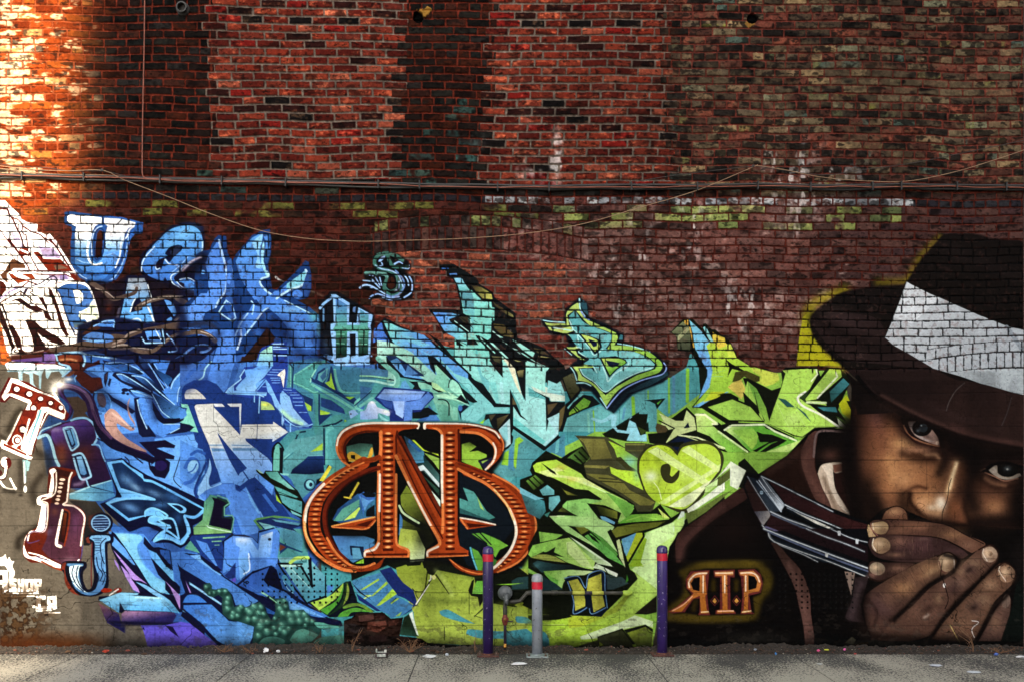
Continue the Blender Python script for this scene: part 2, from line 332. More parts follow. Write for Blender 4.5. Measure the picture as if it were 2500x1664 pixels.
PAINT.append("""
t 0 0 .9424
p painted_background
f 6b6459 0,838 150,845 260,900 330,1100 420,1400 420,1502 0,1502
f 3560ae s=3 150,790 215,745 300,720 420,680 500,640 700,720 740,830 860,850 900,780 1000,860 760,1100 740,1250 700,1495 560,1500 380,1495 330,1400 280,1300 270,1180 110,1090 95,990 150,880
f 489aa0 740,860 900,840 1180,850 1290,900 1400,900 1560,880 1600,1000 1400,1100 1300,1500 740,1500
f 8cbc48 1230,1060 1560,900 1740,860 1940,850 1965,980 1720,1110 1540,1260 1500,1500 1180,1500
""")
PAINT.append("""
t 0 480 4.708
p painted_letter_white
f e4e4ea 0,48 60,48 100,90 160,150 215,200 250,262 320,300 432,322 432,400 520,440 575,432 630,500 700,620 780,740 860,870 885,960 720,985 560,1040 300,1060 180,1150 0,1240
f 7d5036 0,905 60,860 100,760 140,720 215,745 290,790 300,830 160,830 85,890 90,1000 40,960
f 6a2418 0,970 40,985 72,1030 75,1080 20,1150 0,1180
f f2efe6 0,500 50,570 130,690 135,730 80,810 40,850 0,870
f a8341c 385,640 440,636 488,685 500,720 700,725 840,865 560,862 505,790 440,715
f 8a6a58 620,800 700,790 790,830 640,845
f c4b8e0 130,420 220,440 240,520 270,570 290,600 190,560
f b8a8d8 440,570 620,600 700,690 690,720 500,700
f c0b0dc 560,890 780,910 820,960 570,950
f 9a88c8 690,905 760,905 790,960 690,955
l 7a1a10 22-16 0,140 90,150 110,215 150,260 200,380 235,440 270,560 320,640
l 7a1a10 14 150,245 210,270 250,310 265,370 250,400 275,440 300,440 320,560 330,690
l 7a1a10 16 260,340 350,400 460,440 520,490 570,510 620,550
l 7a1a10 20 575,495 640,570 720,690 790,800 835,865
l e8e6ee 22 590,470 640,520 700,620 780,740 855,870
l 5a1410 12 560,430 530,450 535,510 560,540
l 7a1a10 10 0,380 60,470 120,550 170,600 230,650
l 7a1a10 30-14 100,500 180,600 240,680 320,800 340,850
l 3a1410 8 50,570 110,640 200,760 270,770
l 7a1a10 14 320,620 380,740 430,830 445,850
l e8e6ee 20 380,680 430,760 500,870 560,865
f a8341c 230,590 310,580 325,670 260,700 225,650
l e8e6ee 22 250,620 320,650
f c04a20 110,890 370,890 410,950 330,970 220,1000 150,950
f e8e6ee 140,885 260,900 380,960 300,960 190,930
l 7a1a10 10 840,860 300,850 150,865 110,890 130,930 220,1010
l e8e6ee 24 870,880 300,870 130,880
l 7a1a10 14 400,895 560,905 760,900 880,960
f 8a2410 800,890 860,890 900,965 850,960
l 7a1a10 16 120,1050 260,1040 330,980 420,1010
l 7a1a10 8 640,1010 760,985 860,975
lc 1c1840 14 380,1030 470,1000 560,940 620,920 660,960 640,1010
lc 1c1840 10 440,1060 540,1000 590,950
lc 1c1840 12 0,1190 100,1110 240,1050 300,1050
lc b8a8e0 20 20,1165 110,1100 180,1060
p painted_letter_n
f e8e4e0 0,1225 120,1150 250,1080 330,1050 420,1040 640,1010 700,1180 740,1280 800,1480 850,1567 980,1670 950,1760 570,1790 560,1850 150,1880 90,1800 60,1700 0,1400
f 3a1410 75,1230 180,1180 240,1170 320,1230 420,1300 500,1330 420,1330 330,1300 250,1240 180,1200
f 3a1410 0,1240 40,1240 90,1400 160,1600 220,1750 150,1790 60,1560 0,1440
l e8e4e0 16 15,1270 80,1440 150,1640 210,1800
f 3a1410 90,1480 150,1480 240,1640 260,1760 300,1790 380,1790 390,1700 350,1600 320,1500 290,1420 400,1415 520,1480 600,1560 760,1690 760,1720 600,1680 470,1600 430,1560 520,1720 570,1740 560,1760 480,1790 440,1780 260,1820 230,1810
f e8e4e0 80,1235 200,1205 330,1290 400,1330 470,1420 640,1500 720,1620 600,1580 470,1500 400,1430 280,1410 330,1520 370,1620 380,1700 350,1760 290,1770 250,1640 200,1500 130,1380
f 4a1a12 440,1160 500,1160 560,1340 600,1420 650,1450 560,1420 520,1400 500,1320 400,1310 360,1260 420,1260 540,1320
f e8e4e0 430,1190 480,1220 530,1310 450,1260
f 4a1a12 560,1060 620,1080 680,1260 740,1450 800,1600 760,1610 700,1520 640,1290 570,1140
f e8e4e0 480,1080 540,1070 545,1130 500,1140
f e8e4e0 540,1170 590,1160 610,1230 550,1220
f e8e4e0 560,1250 620,1250 650,1320 600,1400 570,1330
l e8e4e0 18 600,1060 660,1200 720,1380 790,1570 840,1630
l 2a1018 12 640,1060 720,1240 800,1470 870,1600
l e8e4e0 14 660,1060 740,1250 820,1480 890,1600
lc 2a1018 18 860,1590 930,1600 940,1650 900,1690 700,1720 560,1745
lc e8e4e0 14 880,1605 945,1620 930,1670 760,1700 560,1730
l 2a1018 12 450,1640 520,1690 460,1700 450,1640
lc 2a1018 16 560,1700 540,1750 330,1790 180,1790 170,1760 210,1740
lc e8e4e0 14 500,1770 330,1805 190,1815 150,1790 170,1750 230,1745
lc 2a1018 12 290,1110 320,1060 380,1080 350,1110 400,1140
f 1c1840 290,1060 330,1060 300,1120 260,1140
l 4a1a12 8 250,1140 330,1200 440,1270
l 3a1410 14 0,1230 110,1165 240,1090 300,1140 380,1200
p painted_letter_u
f 2c5fae s=3 745,185 800,172 1000,200 1380,235 1650,305 1640,425 1560,430 1500,500 1450,720 1410,860 1340,960 1250,985 1000,975 920,940 850,840 815,760 815,520 830,440 825,350 740,320
f f2f2f4>6aaef0@1100,420@1100,640 780,225 820,210 960,222 1170,245 1170,310 1100,340 1065,400 1045,520 1030,640 1050,730 1110,770 1170,730 1200,640 1215,430 1240,345 1200,320 1200,250 1380,260 1560,300 1550,340 1480,370 1440,430 1400,640 1350,780 1280,860 1100,880 950,850 870,780 865,640 865,430 880,350 800,310 775,280
f 5a9ae8>4a8ae0@1100,640@1100,880 868,640 1028,640 1050,740 1110,780 1180,740 1205,640 1400,640 1350,780 1280,860 1100,880 950,850 870,780
f 5a2a1a>2a1010@1150,400@1150,600 1120,430 1145,390 1180,400 1185,560 1165,680 1120,720 1095,690 1100,560
lc 1c3a78 14 1090,700 1085,560 1105,420 1145,370 1195,400 1200,560 1170,690 1115,730 1090,700
lc bcd8ff 12 1060,680 1055,560 1080,420 1130,360 1175,345
lc e8f2ff 22 1020,540 1005,640 1030,740 1090,790 1170,770
lc e8f2ff 18 1540,350 1490,390 1460,470 1400,520 1380,680 1330,820
lc 1c3a78 10 1440,440 1430,560 1420,660 1370,800 1300,880
lc 9ac4ff 14 1480,470 1440,680 1390,820 1320,930 1260,970
lc 3a72c8 14 1570,420 1520,440 1480,560 1440,740 1380,890
lc 9ac4ff 12 870,850 930,910 1000,950
lc 7ab4f0 14 880,660 960,680 1000,660
lc 9accff 10 890,730 960,760 1030,770
lc 7ab4f8 14 1200,690 1320,650
c 3f7ed8 960,900 1100,920 1240,900 1180,960 1040,960
l 2c5fae 18 1185,245 1190,330
lc 2c5fae 30 1000,985 1150,1000 1280,975
lc 1c1a20 12 1340,330 1390,280 1400,265
p painted_letter_e
c 10122e s=4 1600,780 1640,650 1800,500 1920,380 2060,310 2220,300 2330,340 2354,420 2354,700 2340,1000 2320,1080 2200,1130 2060,1080 1900,1010 1700,960 1630,900
c 5a9fe0>3f76cc@2100,350@2000,950 1630,760 1690,650 1830,500 1950,390 2080,345 2220,345 2310,420 2335,560 2310,700 2200,800 2080,880 2020,950 2080,1060 1980,980 1850,970 1720,920 1650,850
d 7cc0f0 .7 2130,430 160,80 r=-20
d 7cc0f0 .5 1960,560 90,60 r=-30
c 10122e 1790,800 1830,730 1930,690 1900,660 1950,590 2040,560 2095,575 2090,620 2000,700 1950,760 1900,720 1860,830 1820,840
c 26304e 1960,640 2020,580 2080,580 2060,640 1990,690
lc d8ecff 12 1630,860 1635,780 1680,690 1780,580
lc d8ecff 9 1790,790 1800,840 1840,830
lc e0f0ff 12 1900,730 1950,780 2040,790
lc b8dcff 16 2330,520 2320,640 2240,690
lc c8e4ff 14 2310,700 2180,760 2060,860 1970,920 1990,1000 2090,1060
lc 9cc8ff 10 2160,700 2080,790 1960,890
c 10122e 2000,940 2060,880 2160,830 2330,740 2354,760 2354,980 2200,970 2100,930 2040,980
c 4a88dc 2060,960 2150,950 2250,990 2260,1090 2180,1120 2100,1070
c 10122e 2060,990 2120,1010 2110,1050 2070,1050
lc d0e8ff 10 2070,960 2160,940 2240,980 2260,1050 2230,1110
lc c0dcff 12 2030,980 2090,1040 2140,1060
f 10122e 1880,960 1900,930 1940,1000 2000,1040 1920,1050
lc 10122e 12 1630,800 1900,800
p painted_background
f 17111f s=20 a=.85 1000,960 1300,1000 1500,880 1800,960 2100,1060 2400,1100 2400,1560 1000,1560 1060,1300
d 3a2a26 .7 1200,1090 120,40
d 4a3632 .6 1260,1200 40,70
d 5a2418 .8 1250,1290 40,40
p painted_letter_p
c f0f0ea 650,1010! 760,985 880,975 970,990 1030,1040 1080,1150 1120,1280 1135,1400 1060,1420! 1050,1500 1080,1560 1060,1580 870,1590! 800,1450 720,1260 680,1120
c 3f74cc>5288dc@800,1000@900,1300 660,1060! 760,1010 880,1005 960,1020 1020,1060 1065,1150 1070,1230 1030,1300 960,1320 910,1330! 930,1410 985,1420 1000,1500 860,1530! 800,1450 740,1280 690,1130
c f4f2e4 840,1080! 900,1075 950,1120 955,1190 920,1230 880,1235! 860,1150
c d8e4c8 1020,1280! 1070,1200 1110,1290 1130,1400 1060,1420! 920,1400 920,1340
f ecebdc 920,1340 1040,1350 1040,1400 930,1410
lc 2a4a8a 14 640,1060 690,1120 740,1280 800,1450 860,1560
c 2e66a8>6a7470@900,1430@900,1500 830,1430! 960,1425 990,1450 990,1500 860,1510!
p painted_letter_a
f 10122e s=4 1470,905 1680,920 1740,1120 1800,1420 1830,1540 1400,1560 1320,1500 1390,1250 1430,1000
f 8a94a0>62aaf0@1580,960@1560,1260 1480,945 1665,945 1690,1010 1740,1260 1790,1500 1750,1560 1660,1540 1600,1460 1580,1430 1520,1440 1480,1530 1340,1530 1400,1340 1450,1100
f 10122e 1560,1180 1600,1170 1640,1230 1640,1310 1500,1340 1530,1240
lc e8f4ff 14 1500,1330 1530,1230 1560,1175
lc e8f4ff 12 1700,1020 1740,1160
lc e8f4ff 20 1700,1270 1750,1380 1790,1500
lc e0f0ff 16 1480,1530 1510,1430 1600,1410 1640,1480
f 10122e 1520,1450 1590,1450 1610,1500 1510,1510
d d0ccc8 .6 1560,1050 80,40
l 4a4658 30 1380,1280 1320,1540
p painted_vine
lc 5a4a44 60-40 1060,1000 1200,1090 1300,1180 1440,1150 1550,1110 1575,1060
lc a89890 10 1100,1060 1220,1100 1310,1170
lc 4a3a34 24-4 1440,1150 1550,1120 1570,1050
lc 6a5a50 60-20 1580,1290 1680,1220 1850,1170 2000,1160 2150,1220 2200,1330
lc b4a498 14 1640,1240 1780,1180 1900,1160 2100,1150
lc 6a5a50 50 2040,1180 2150,1270 2090,1360 2000,1450 1800,1500 1650,1520
lc b4a498 10 2150,1330 2070,1390 1990,1450 1860,1480
f 10122e 1850,1220 1900,1180 1960,1260 2030,1360 1990,1440 1920,1430 1840,1500 1780,1350
c 5a96e0 1890,1190! 1960,1210 2010,1270 2030,1340 2000,1380 1960,1320 1930,1280!
c 5a96e0 1920,1420 1970,1390 1990,1420 1940,1440
f 5088dc 2160,1170 2354,1170 2354,1440 2160,1440 2190,1300
""")
PAINT.append("""
t 0 740 4.708
p painted_background
f 141838 s=10 900,260 1080,200 1400,170 1700,230 2354,180 2354,640 2200,700 1500,660 900,620 640,560 880,480
f 5a2a22 s=8 120,600 250,590 640,520 700,640 400,660 130,660
f 6a4aa0>8a70c0@300,600@600,700 130,655 480,620 510,560 640,590 640,690 160,690
p painted_vine
c 5c4a40 560,540 760,490 960,440 1300,360 1480,370 1640,300 1900,250 2354,150 2354,300 2100,330 1900,300 1700,330 1500,400 1400,480 1000,540 700,575
c 4a2a22 940,365! 1060,270 1160,290 1060,330! 1000,360
lc a08c80 22 1300,470 1420,420 1480,360 1600,310
c 6a584c 1240,480 1400,470 1500,490 1500,530 1260,540
lc b8a898 12 1250,520 1380,480 1470,480
lc 6a584c 50-30 1520,530 1660,560 1780,540 1900,440 2050,360 2200,330 2354,350
lc b0a090 10 1510,510 1640,520 1740,530
lc a89888 10 1900,430 2040,370 2200,320
c 4f80cc 950,400! 1060,340 1280,370 1310,420 1250,450 1140,460 960,430
lc 7ab4f0 16 1000,430 1100,440 1240,420
p painted_leaves
f 5a98e4 2090,240 2354,230 2354,240 2140,290 2120,320
lc 8cc0ff 14 2120,320 2230,270 2354,250
c 6aa4ec 2110,230! 2230,215 2354,235 2250,225
f 4a84d8 1320,190 1310,280 1080,270 1160,230
lc 8cc0ff 14 1080,270 1200,215 1310,210 1310,280
c 5a98e4 2120,570! 2200,500 2354,480 2354,510 2240,560 2010,640!
lc 8cc0ff 12 2120,570 2200,510 2340,480
p painted_letter_a
f 10122e 1630,330 1700,300 1890,300 1920,400 1890,470 1660,460
f 5c98e8 1670,330 1840,310 1860,400 1850,440 1700,430
f 10122e 1720,390 1840,385 1850,425 1710,425
l 9cccff 16 1630,400 1670,460 1890,455 1870,310
l dff0ff 14 1790,310 1850,420
lc 8cc0ff 16 1920,360 1980,430 2040,540 1940,560
p painted_leaves
c 3a6ec4>4c88e0@1400,600@1900,1100 640,590! 660,570 800,560 940,560 1100,550! 1300,620 1450,650! 1700,640 2000,660 2354,640! 2354,700 2300,760 2000,1000! 2010,1170 1900,1080 1700,1000 1480,870 1320,800 1180,720 960,760 1000,700 960,640 820,600 680,610
f 18204a 1180,650 1300,680 1440,760 1480,800 1400,770 1280,710 1200,690
c 2c5aa0>101830@1500,700@1600,820 1220,690! 1380,670 1560,740 1660,800! 1620,820 1480,790 1340,750
lc 8cc0ff 14 1220,690 1380,680 1540,730 1650,800
f 141838 1480,560 1620,640 1700,760 1900,960 1880,1010 1700,830 1560,690
c 3f6cae>14204a@1600,600@1700,760 1600,600! 1700,700 1850,900 1910,970! 1850,1000 1740,860 1620,700
f 141838 1700,670 1760,690 1860,830 1930,960 1830,860
lc 8cc0ff 10 1700,670 1800,840 1890,990
lc 8cc0ff 10 1780,700 1850,830 1900,920 1930,970
f 141838 1960,660 2354,620 2320,720 2200,780 2020,940 1950,960 1880,860 1920,760
c 1c3a6a>2c66b0@1900,760@1960,920 1760,740! 1880,800 1980,860 1930,950! 1850,860
c 4a86d8 1960,950! 2000,870 2120,760 2320,670 2330,720 2200,780 2090,900 2050,1000 2030,1180! 1960,1060
lc a8d8ff 12 2320,670 2120,770 2000,890 1965,980
c 3a70c4 2040,1130! 2040,1010 2120,880 2240,780 2330,760 2300,830 2180,920 2090,1030 2060,1190!
lc a8d8ff 10 2290,780 2160,860 2060,980 2040,1130
lc 9cccff 16 1450,960 1480,960 1500,960
f 141838 1280,810 1330,790 1440,800 1640,830 1760,940 1760,1080 1650,1050 1540,980 1500,960 1380,900 1300,850
c 4a80cc>16244c@1400,830@1650,900 1340,820! 1420,830 1560,900 1730,1000! 1660,990 1520,930 1400,880
lc 9cccff 12 1345,815 1400,815 1490,860 1730,1010
c 3c74c0>142448@1560,820@1760,980 1520,820! 1640,830 1780,910 1950,1110 2010,1170! 1840,1060 1700,960 1590,880
lc 9cccff 12 1520,830 1660,860 1800,990 2010,1165
p painted_background
f 101433 1470,980 1560,970 1740,1040 1760,1110 1640,1080 1560,1050 1480,1010
c 5896e4 1500,1000! 1580,1000 1720,1050 1755,1090 1660,1080 1560,1060
lc a0d4ff 10 1510,1000 1640,1040 1750,1080
f 4f8ae0>5b97ea@1100,800@1400,1200 980,760 1080,730 1200,720 1310,790 1290,830 1400,910 1530,970 1470,990 1500,1040 1560,1090 1560,1230 1540,1290 1600,1480 1400,1500 1180,1380 1100,1180 1080,1010 1170,980 1180,860
f 141838 1200,810 1245,780 1240,870 1215,960 1195,900
f 4a3a44 1215,820 1235,800 1230,870 1215,890
f 141838 1260,860 1285,870 1260,960 1240,930
e 141838 1440,995 40,22
e 141838 1420,1030 22,16
e 141838 1470,1040 16,14
f 141838 1080,1000 1180,990 1260,1040 1300,1080 1400,1130 1560,1240 1520,1270 1380,1180 1290,1120 1270,1230 1240,1260 1100,1220 1060,1100
e 3c78cc 1180,1120 90,140 r=-15
e 4a4050 1170,1110 50,90 r=-15
lc 6ab0ff 14 1090,1020 1200,1030 1275,1120 1260,1230 1180,1260
f 141838 1540,1090 1600,1080 1610,1280 1690,1440 1760,1480 1800,1530 1640,1540 1600,1500 1560,1300
f 4f8ae0 1580,1110 1620,1080 1750,1100 1760,1200 1800,1330 1880,1390 2110,1390 1960,1490 1880,1540 1790,1500 1690,1400 1640,1300
lc b0dcff 12 1580,1110 1610,1250 1690,1440
l 8cc8ff 12^ 1600,1100 1740,1110
l 8cc8ff 12^ 1610,1150 1740,1160
l 8cc8ff 12^ 1620,1200 1720,1220
l 8cc8ff 12^ 1630,1250 1710,1280
f 141838 1700,1390 1800,1530 1640,1530 1690,1480
c 0e1128 1750,1120! 1830,1240 1900,1320 2000,1300 2120,1270 2150,1310 2080,1360 1930,1390 1830,1350 1760,1230!
c 4a88d0>14284e@2050,1300@1800,1050 1750,1030! 1860,1080 1960,1150 2080,1190 2150,1220! 2130,1300 1950,1320 1870,1260 1800,1140
lc a8dcff 10 1750,1040 1800,1130 1860,1240 1950,1310
f 141838 2060,1180 2165,1220 2150,1310 2080,1360 2120,1290 2130,1230
f 141838 1900,1510 2000,1470 2110,1400 2140,1380 2230,1420 2150,1480 2000,1500
lc b0dcff 8 1880,1390 2110,1395 1960,1490
c 10122e 1720,1500 1790,1540 1760,1530
p painted_serpent
c c49a8c>a07c74@1300,1300@1400,1500 1200,1280! 1270,1210 1340,1240 1420,1330 1520,1430 1550,1440! 1545,1390 1500,1330 1470,1250 1465,1150 1500,1080! 1480,1180 1500,1280 1550,1370 1550,1450 1500,1465! 1400,1410 1340,1380 1345,1450 1420,1530! 1600,1640 1690,1700 1500,1650 1300,1560 1220,1440
b 8a645c 30 .7 1250,1290 1300,1370 1320,1460 1400,1560
b e4c4b4 14 .8 1290,1260 1400,1340 1500,1430
e 3a1a1a 1530,1432 9,9
p painted_figure
f 3a1a20 640,600 680,590 940,590 980,680 1050,690 1150,650 1150,700 1010,740 960,780 1060,850 1160,850 1190,970 1090,1010 1060,1040 880,880 840,780 800,710 690,690
c a04428>50201c@700,620@900,850 680,610 800,590 940,610 930,700 960,790! 1060,860 1150,860 1170,960 1060,1000 960,960 890,880 850,790 820,720! 700,680
b d8a070 14 .8 700,650 800,640 880,660
c 7a4434 750,830! 840,770 860,800 800,840
lc 9cd4ff 20 650,600 680,690 780,720 810,760 720,840
lc 9cd4ff 22 640,590 780,570 940,570 980,650 960,720
lc a8dcff 18 940,560 1000,590 1340,640
lc 6ab0ff 12 880,830 860,860 870,900
p painted_tube
c 2c1a48 650,970! 680,920 800,920 950,970 1060,1060 1120,1200 1150,1300 1200,1420 1330,1540 1480,1600! 1600,1660 1800,1800 1760,1830 1500,1740 1250,1600 1120,1480 1020,1300 960,1120 900,1040 820,1000 740,990 750,1060 830,1140 840,1250 780,1340 700,1340! 770,1290 800,1200 760,1120 680,1060
lc 5a4668 50-30 700,960 820,950 960,1010 1040,1120 1080,1260 1160,1420 1280,1540
lc 7a60a0 14 670,950 760,930 880,960 990,1030
lc 4a2c78 20 680,980 730,1080 800,1160 810,1260 760,1320
f 4a3c34 760,1080 900,1070 980,1130 1010,1230 980,1260 1040,1330 900,1320 830,1330 850,1230
p painted_drip
f e6e8ea>a8d4e8@300,660@300,820 60,700 110,665 350,680 400,700 640,705 760,740 740,775 590,790 570,830 550,870 530,850 520,740 480,820 470,980 450,980 450,830 380,800 385,920 440,1000 440,1080 410,1100 440,1180 490,1220 460,1260 430,1180 390,1120 410,1020 350,940 340,820 260,790 260,920 220,920 215,800 190,760 100,790
lc 8cc4e0 10 260,800 280,750 330,740
lc 8cc4e0 10 90,780 160,780 200,780
f a8d8f0 600,770 760,745 800,710 800,760 720,830 680,780
d f2f2ea 1 690,930 100,60
d f2f2ea .9 620,1000 60,80
d e8e8e0 .8 790,870 60,30
l f2f2ea 26-8 620,1030 740,1190
p painted_letter_t
f 8a1c10 0,1040 100,850 260,890 330,910 470,1000 620,1060 700,1120 750,1210 800,1280 760,1350 700,1330 560,1280 490,1400 400,1640 90,1640 180,1490 290,1200 350,1150 120,1080 60,1140 0,1130
f f0ece4 20,1070 50,1010 130,855 220,885 300,930 440,1000 650,1080 740,1180 760,1240 740,1330 700,1310 560,1250 500,1260 420,1500 340,1700 220,1640 120,1600 160,1490 300,1210 330,1150 110,1060 50,1120
f b03420>c84a2c@200,950@200,1700 110,1000 140,910 260,950 430,1020 610,1080 700,1150 750,1240 740,1270 560,1190 480,1190 430,1290 360,1420 220,1700 120,1700 240,1450 350,1230 350,1110 120,1030 90,1060 40,1090
lc f0ece4 18 30,1080 90,1010 140,880 220,890
lc f0ece4 18 60,1080 120,1040 350,1130 320,1200 150,1500 100,1620
lc f0ece4 20 560,1250 520,1300 400,1560 330,1700
lc f0ece4 16 740,1300 560,1250 480,1240
lc f0ece4 14 440,1010 560,1050 660,1090
e 7a1a10 190,990 50,42
e f2f0ea 195,985 30,28
e 7a1a10 330,1045 50,45
e f2f0ea 340,1040 32,28
e 7a1a10 465,1100 44,40
e f2f0ea 470,1095 28,22
e 7a1a10 580,1150 44,42
e f2f0ea 585,1145 24,22
e 7a1a10 700,1205 42,40
e f2f0ea 705,1200 26,24
e 7a1a10 390,1205 44,46
e f2f0ea 390,1205 28,30
e 7a1a10 335,1325 46,48
e f2f0ea 335,1330 28,26
e 7a1a10 265,1450 54,56
e f2f0ea 265,1455 34,32
e f2f0ea 200,1580 36,36
e 7a1a10 205,1590 26,22
l 7fd0e0 28-16 465,1290 400,1480 340,1680 290,1900
t 0 1000 4.708
f 9c2c1c 0,430 20,350 90,370 180,200 250,0 420,0 350,200 280,340 240,460 360,500 380,560 340,580
f b83a24>c04020@200,0@200,450 250,60 380,100 320,220 230,450 100,440 160,300
e 7a1a10 265,220 54,60
e f2f0ea 265,225 34,34
e f2f0ea 200,350 56,64
e 9a2a1a 200,350 44,48
e f2f0ea 205,350 26,30
f f2ece0 130,410 220,400 180,450
lc f0ece4 20 250,20 180,170 100,330 60,390
f f0ece4 20,340 60,350 90,400 300,490 340,530 380,540 360,575 320,570 20,440 0,400
f b83a24 40,380 300,500 310,530 40,410
l f0ece4 22 340,110 250,440 290,470
f f0ece4 440,0 520,0 380,420 360,520 290,490 380,250
l 7fd0e0 30-16 470,10 400,200 330,400
l 8a1c10 10 540,20 480,140 420,330 380,500
lc 2a1a14 8 400,400 420,450 430,480
f f0ece4 540,0 740,80 720,110 550,40
c 7a1410 670,160 800,140 790,200 720,210
c d8a898 720,160 780,150 760,180
p painted_drip
f a8dce8 260,570 340,590 350,600 330,700 310,700 310,620 300,830 280,850 270,700
e e8f2f2 290,910 20,40
l f0f4f4 14 280,600 285,840
p painted_letter_ampersand
e 7a1c14 70,610 64,70
e f0ece8 60,600 50,60
e 7a2018 80,600 34,46
lc f0ece4 30 60,580 70,680 50,760 0,780
lc 6a1410 10 90,680 60,790 0,800
lc f0ece4 26-14 0,820 60,890 140,910 180,900
l f0ece4 22 120,790 170,890
e f0ece4 180,905 18,18
f 6a1410 0,680 30,720 0,780
p painted_shade
b 2a241c 40 .7 100,240 180,60 240,0
b 2a241c 30 .6 0,300 60,330
b 221c16 60 .6 440,500 560,560 560,700
b 221c16 50 .6 400,1060 380,900 470,760
b 221c16 44 .7 430,1350 230,1480 210,1570
b 221c16 40 .5 240,600 240,900
d 1c1814 .7 240,980 30,20
b 1c1814 30 .6 60,920 160,940
p painted_letter_h
f 3a1c48>2a1840@800,150@800,900 480,270 700,150 850,120 1000,100 1080,170 1110,320 1090,400 1160,460 1210,600 1290,820 1050,900 800,900 720,700 670,620 590,300
c 6a48a8>2c1a4c@850,130@1000,340 690,180 850,130 1000,120 1070,200 1090,330 980,420 800,470 640,400 590,250
d b09cd8 .7 640,230 80,30
d 8a4030 .9 700,460 90,90
d a05a38 .7 710,560 70,80
d 5a2a24 .8 960,500 140,120
d 3a2a90 .5 960,180 60,40
lc a4d8f4 34 440,320 540,290 590,380 640,560 680,640
lc 9cccf0 16 440,330 480,240 620,180 700,150
lc 8cc8f8 24 820,120 900,95 1000,100 1080,170 1120,310 1080,395
lc 7ab8f0 16 1060,400 1140,410 1180,520 1210,590
f 7cc0f4>5a9fe4@800,200@850,420 740,210 840,220 900,390 880,420 820,440 770,300
f 14204a 750,230 815,220 870,400 840,430 815,425
f 72b8f4>5a9ae0@790,230@840,400 765,240 805,230 855,380 830,410
lc 9cd4fc 20 730,210 840,205 905,390 880,430 820,460 730,220
f 14204a 840,520 960,500 1040,740 1010,770 920,780
f 8cc8f8>5a98e0@900,520@960,760 880,540 940,530 1000,730 970,750 930,740
lc 9cd4fc 24 840,520 950,510 1040,730 1040,770 930,790 850,560
l 8cc8f8 18 990,790 1020,880
b c0a8d0 24 .5 860,860 940,840 970,790
p painted_background
f 4c88dc>6aa4ea@1200,400@2200,900 1120,200 1240,330 1600,500 1760,620 1780,330 2300,270 2354,400 2354,1100 2100,1040 2060,900 1700,770 1500,640 1440,560 1220,560 1160,420
c 6aa8ee 1900,370! 2130,350 2140,440 2080,620 2000,780! 2100,900 1960,820 1920,600 2010,500
lc 10122e 10 2080,520 2030,680 2000,800 2080,890
lc 3a70c4 40 2210,480 2340,460 2354,520
lc 3a70c4 44 2120,600 2100,720 2180,790 2290,720 2320,600 2260,530 2180,570 2140,640
e 6aa8ee 2220,640 70,90 r=20
lc 3a70c4 16 2180,720 2240,700 2280,620 2250,590
lc 2a5aa8 40 2354,760 2260,880 2270,1000
l 10122e 14 1120,330 1500,500 1640,610
l 10122e 12 1120,280 1400,440
lc 14204a 14 1440,540 1480,580 1490,640
p painted_tube
f 14102c 1600,370 1760,360 1900,345 2020,410 2000,440 1880,430 1800,440 2010,530 2000,570 1900,560 1960,600 1950,700 1900,790 1780,760 1720,680 1700,560 1780,540 1690,460
e 241a54 1850,640 70,60
f 5a98e4 1750,550 1790,560 1780,650 1750,640
l 5a98e4 10 1720,560 1740,640
c 14102c 1080,0! 1160,180 1300,330 1500,440 1680,510 1800,560 1760,620! 1500,520 1280,440 1130,300 1070,140
lc 4a3058 24 1060,0 1140,180 1280,330
p painted_serpent
c c49a8c>a07c74@1300,0@1500,400 1260,0! 1340,130 1350,200 1440,310 1560,400 1700,490! 1560,450 1400,380 1270,280 1220,120
p painted_background
f 4a90cc>7cc4e0@1250,800@850,960 800,980 1050,870 1290,800 1310,960 1330,990 1180,1050 980,1040 800,1020
l a4dcf4 24-8 810,970 1040,880 1280,810
l 14204a 12-4 1040,880 1320,950
f 3a70c4 990,1040 1200,1050 1150,1080 1260,1260 1440,1400 1300,1420 1240,1300 1100,1060
f 1c1c20>3a3630@900,1300@1050,1050 790,1040 1100,1050 1180,1150 1250,1240 1260,1400 1020,1560 960,1560 980,1220 930,1150
p painted_letter_s_arrow
c 0e1030 1220,600! 1400,550! 1520,640 1680,740 1720,760 2100,930 2354,1050! 2354,1260! 2220,1330! 2220,1440 2170,1530 2080,1590! 1950,1530 1800,1530 1740,1500! 1800,1430 1830,1400! 1680,1340 1500,1400 1440,1360! 1260,1200 1150,1080! 1330,990 1290,800
c 6ab4f4 1225,600! 1410,570! 1480,640 1640,740 1660,790 1760,810 2100,990 2354,1130! 2350,1180! 2240,1250 2130,1230! 2170,1300 2190,1430 2080,1540! 1960,1490 1870,1470 1770,1520! 1810,1440 1890,1380! 1740,1290! 1720,1270 1760,1210! 1640,1230 1480,1280! 1350,1180 1210,1070! 1330,1010 1400,1000 1360,920
c 17305c>0c1630@1400,700@2100,1200 1285,620! 1400,600! 1500,680 1640,790 1660,820 1760,840 2100,1020 2330,1140! 2240,1215 2120,1200! 2110,1240 2150,1400 2070,1500! 1900,1420 1870,1440! 1920,1390 1960,1320! 1790,1290! 1900,1230 1780,1140 1680,1160 1660,1210! 1480,1245! 1370,1160 1255,1075! 1400,1040 1560,1030 1780,1040! 1600,960 1400,920! 1340,780
d 6aa0dc .8 1450,800 90,60 r=35
d 88b4d8 .7 1560,890 90,40 r=35
d 6aa0dc .8 1500,1120 120,50 r=20
d 7ab0e4 .6 1780,960 110,40 r=20
d 3a70b0 .7 2000,1010 120,60 r=25
d 4a84c4 .6 1850,1090 110,40
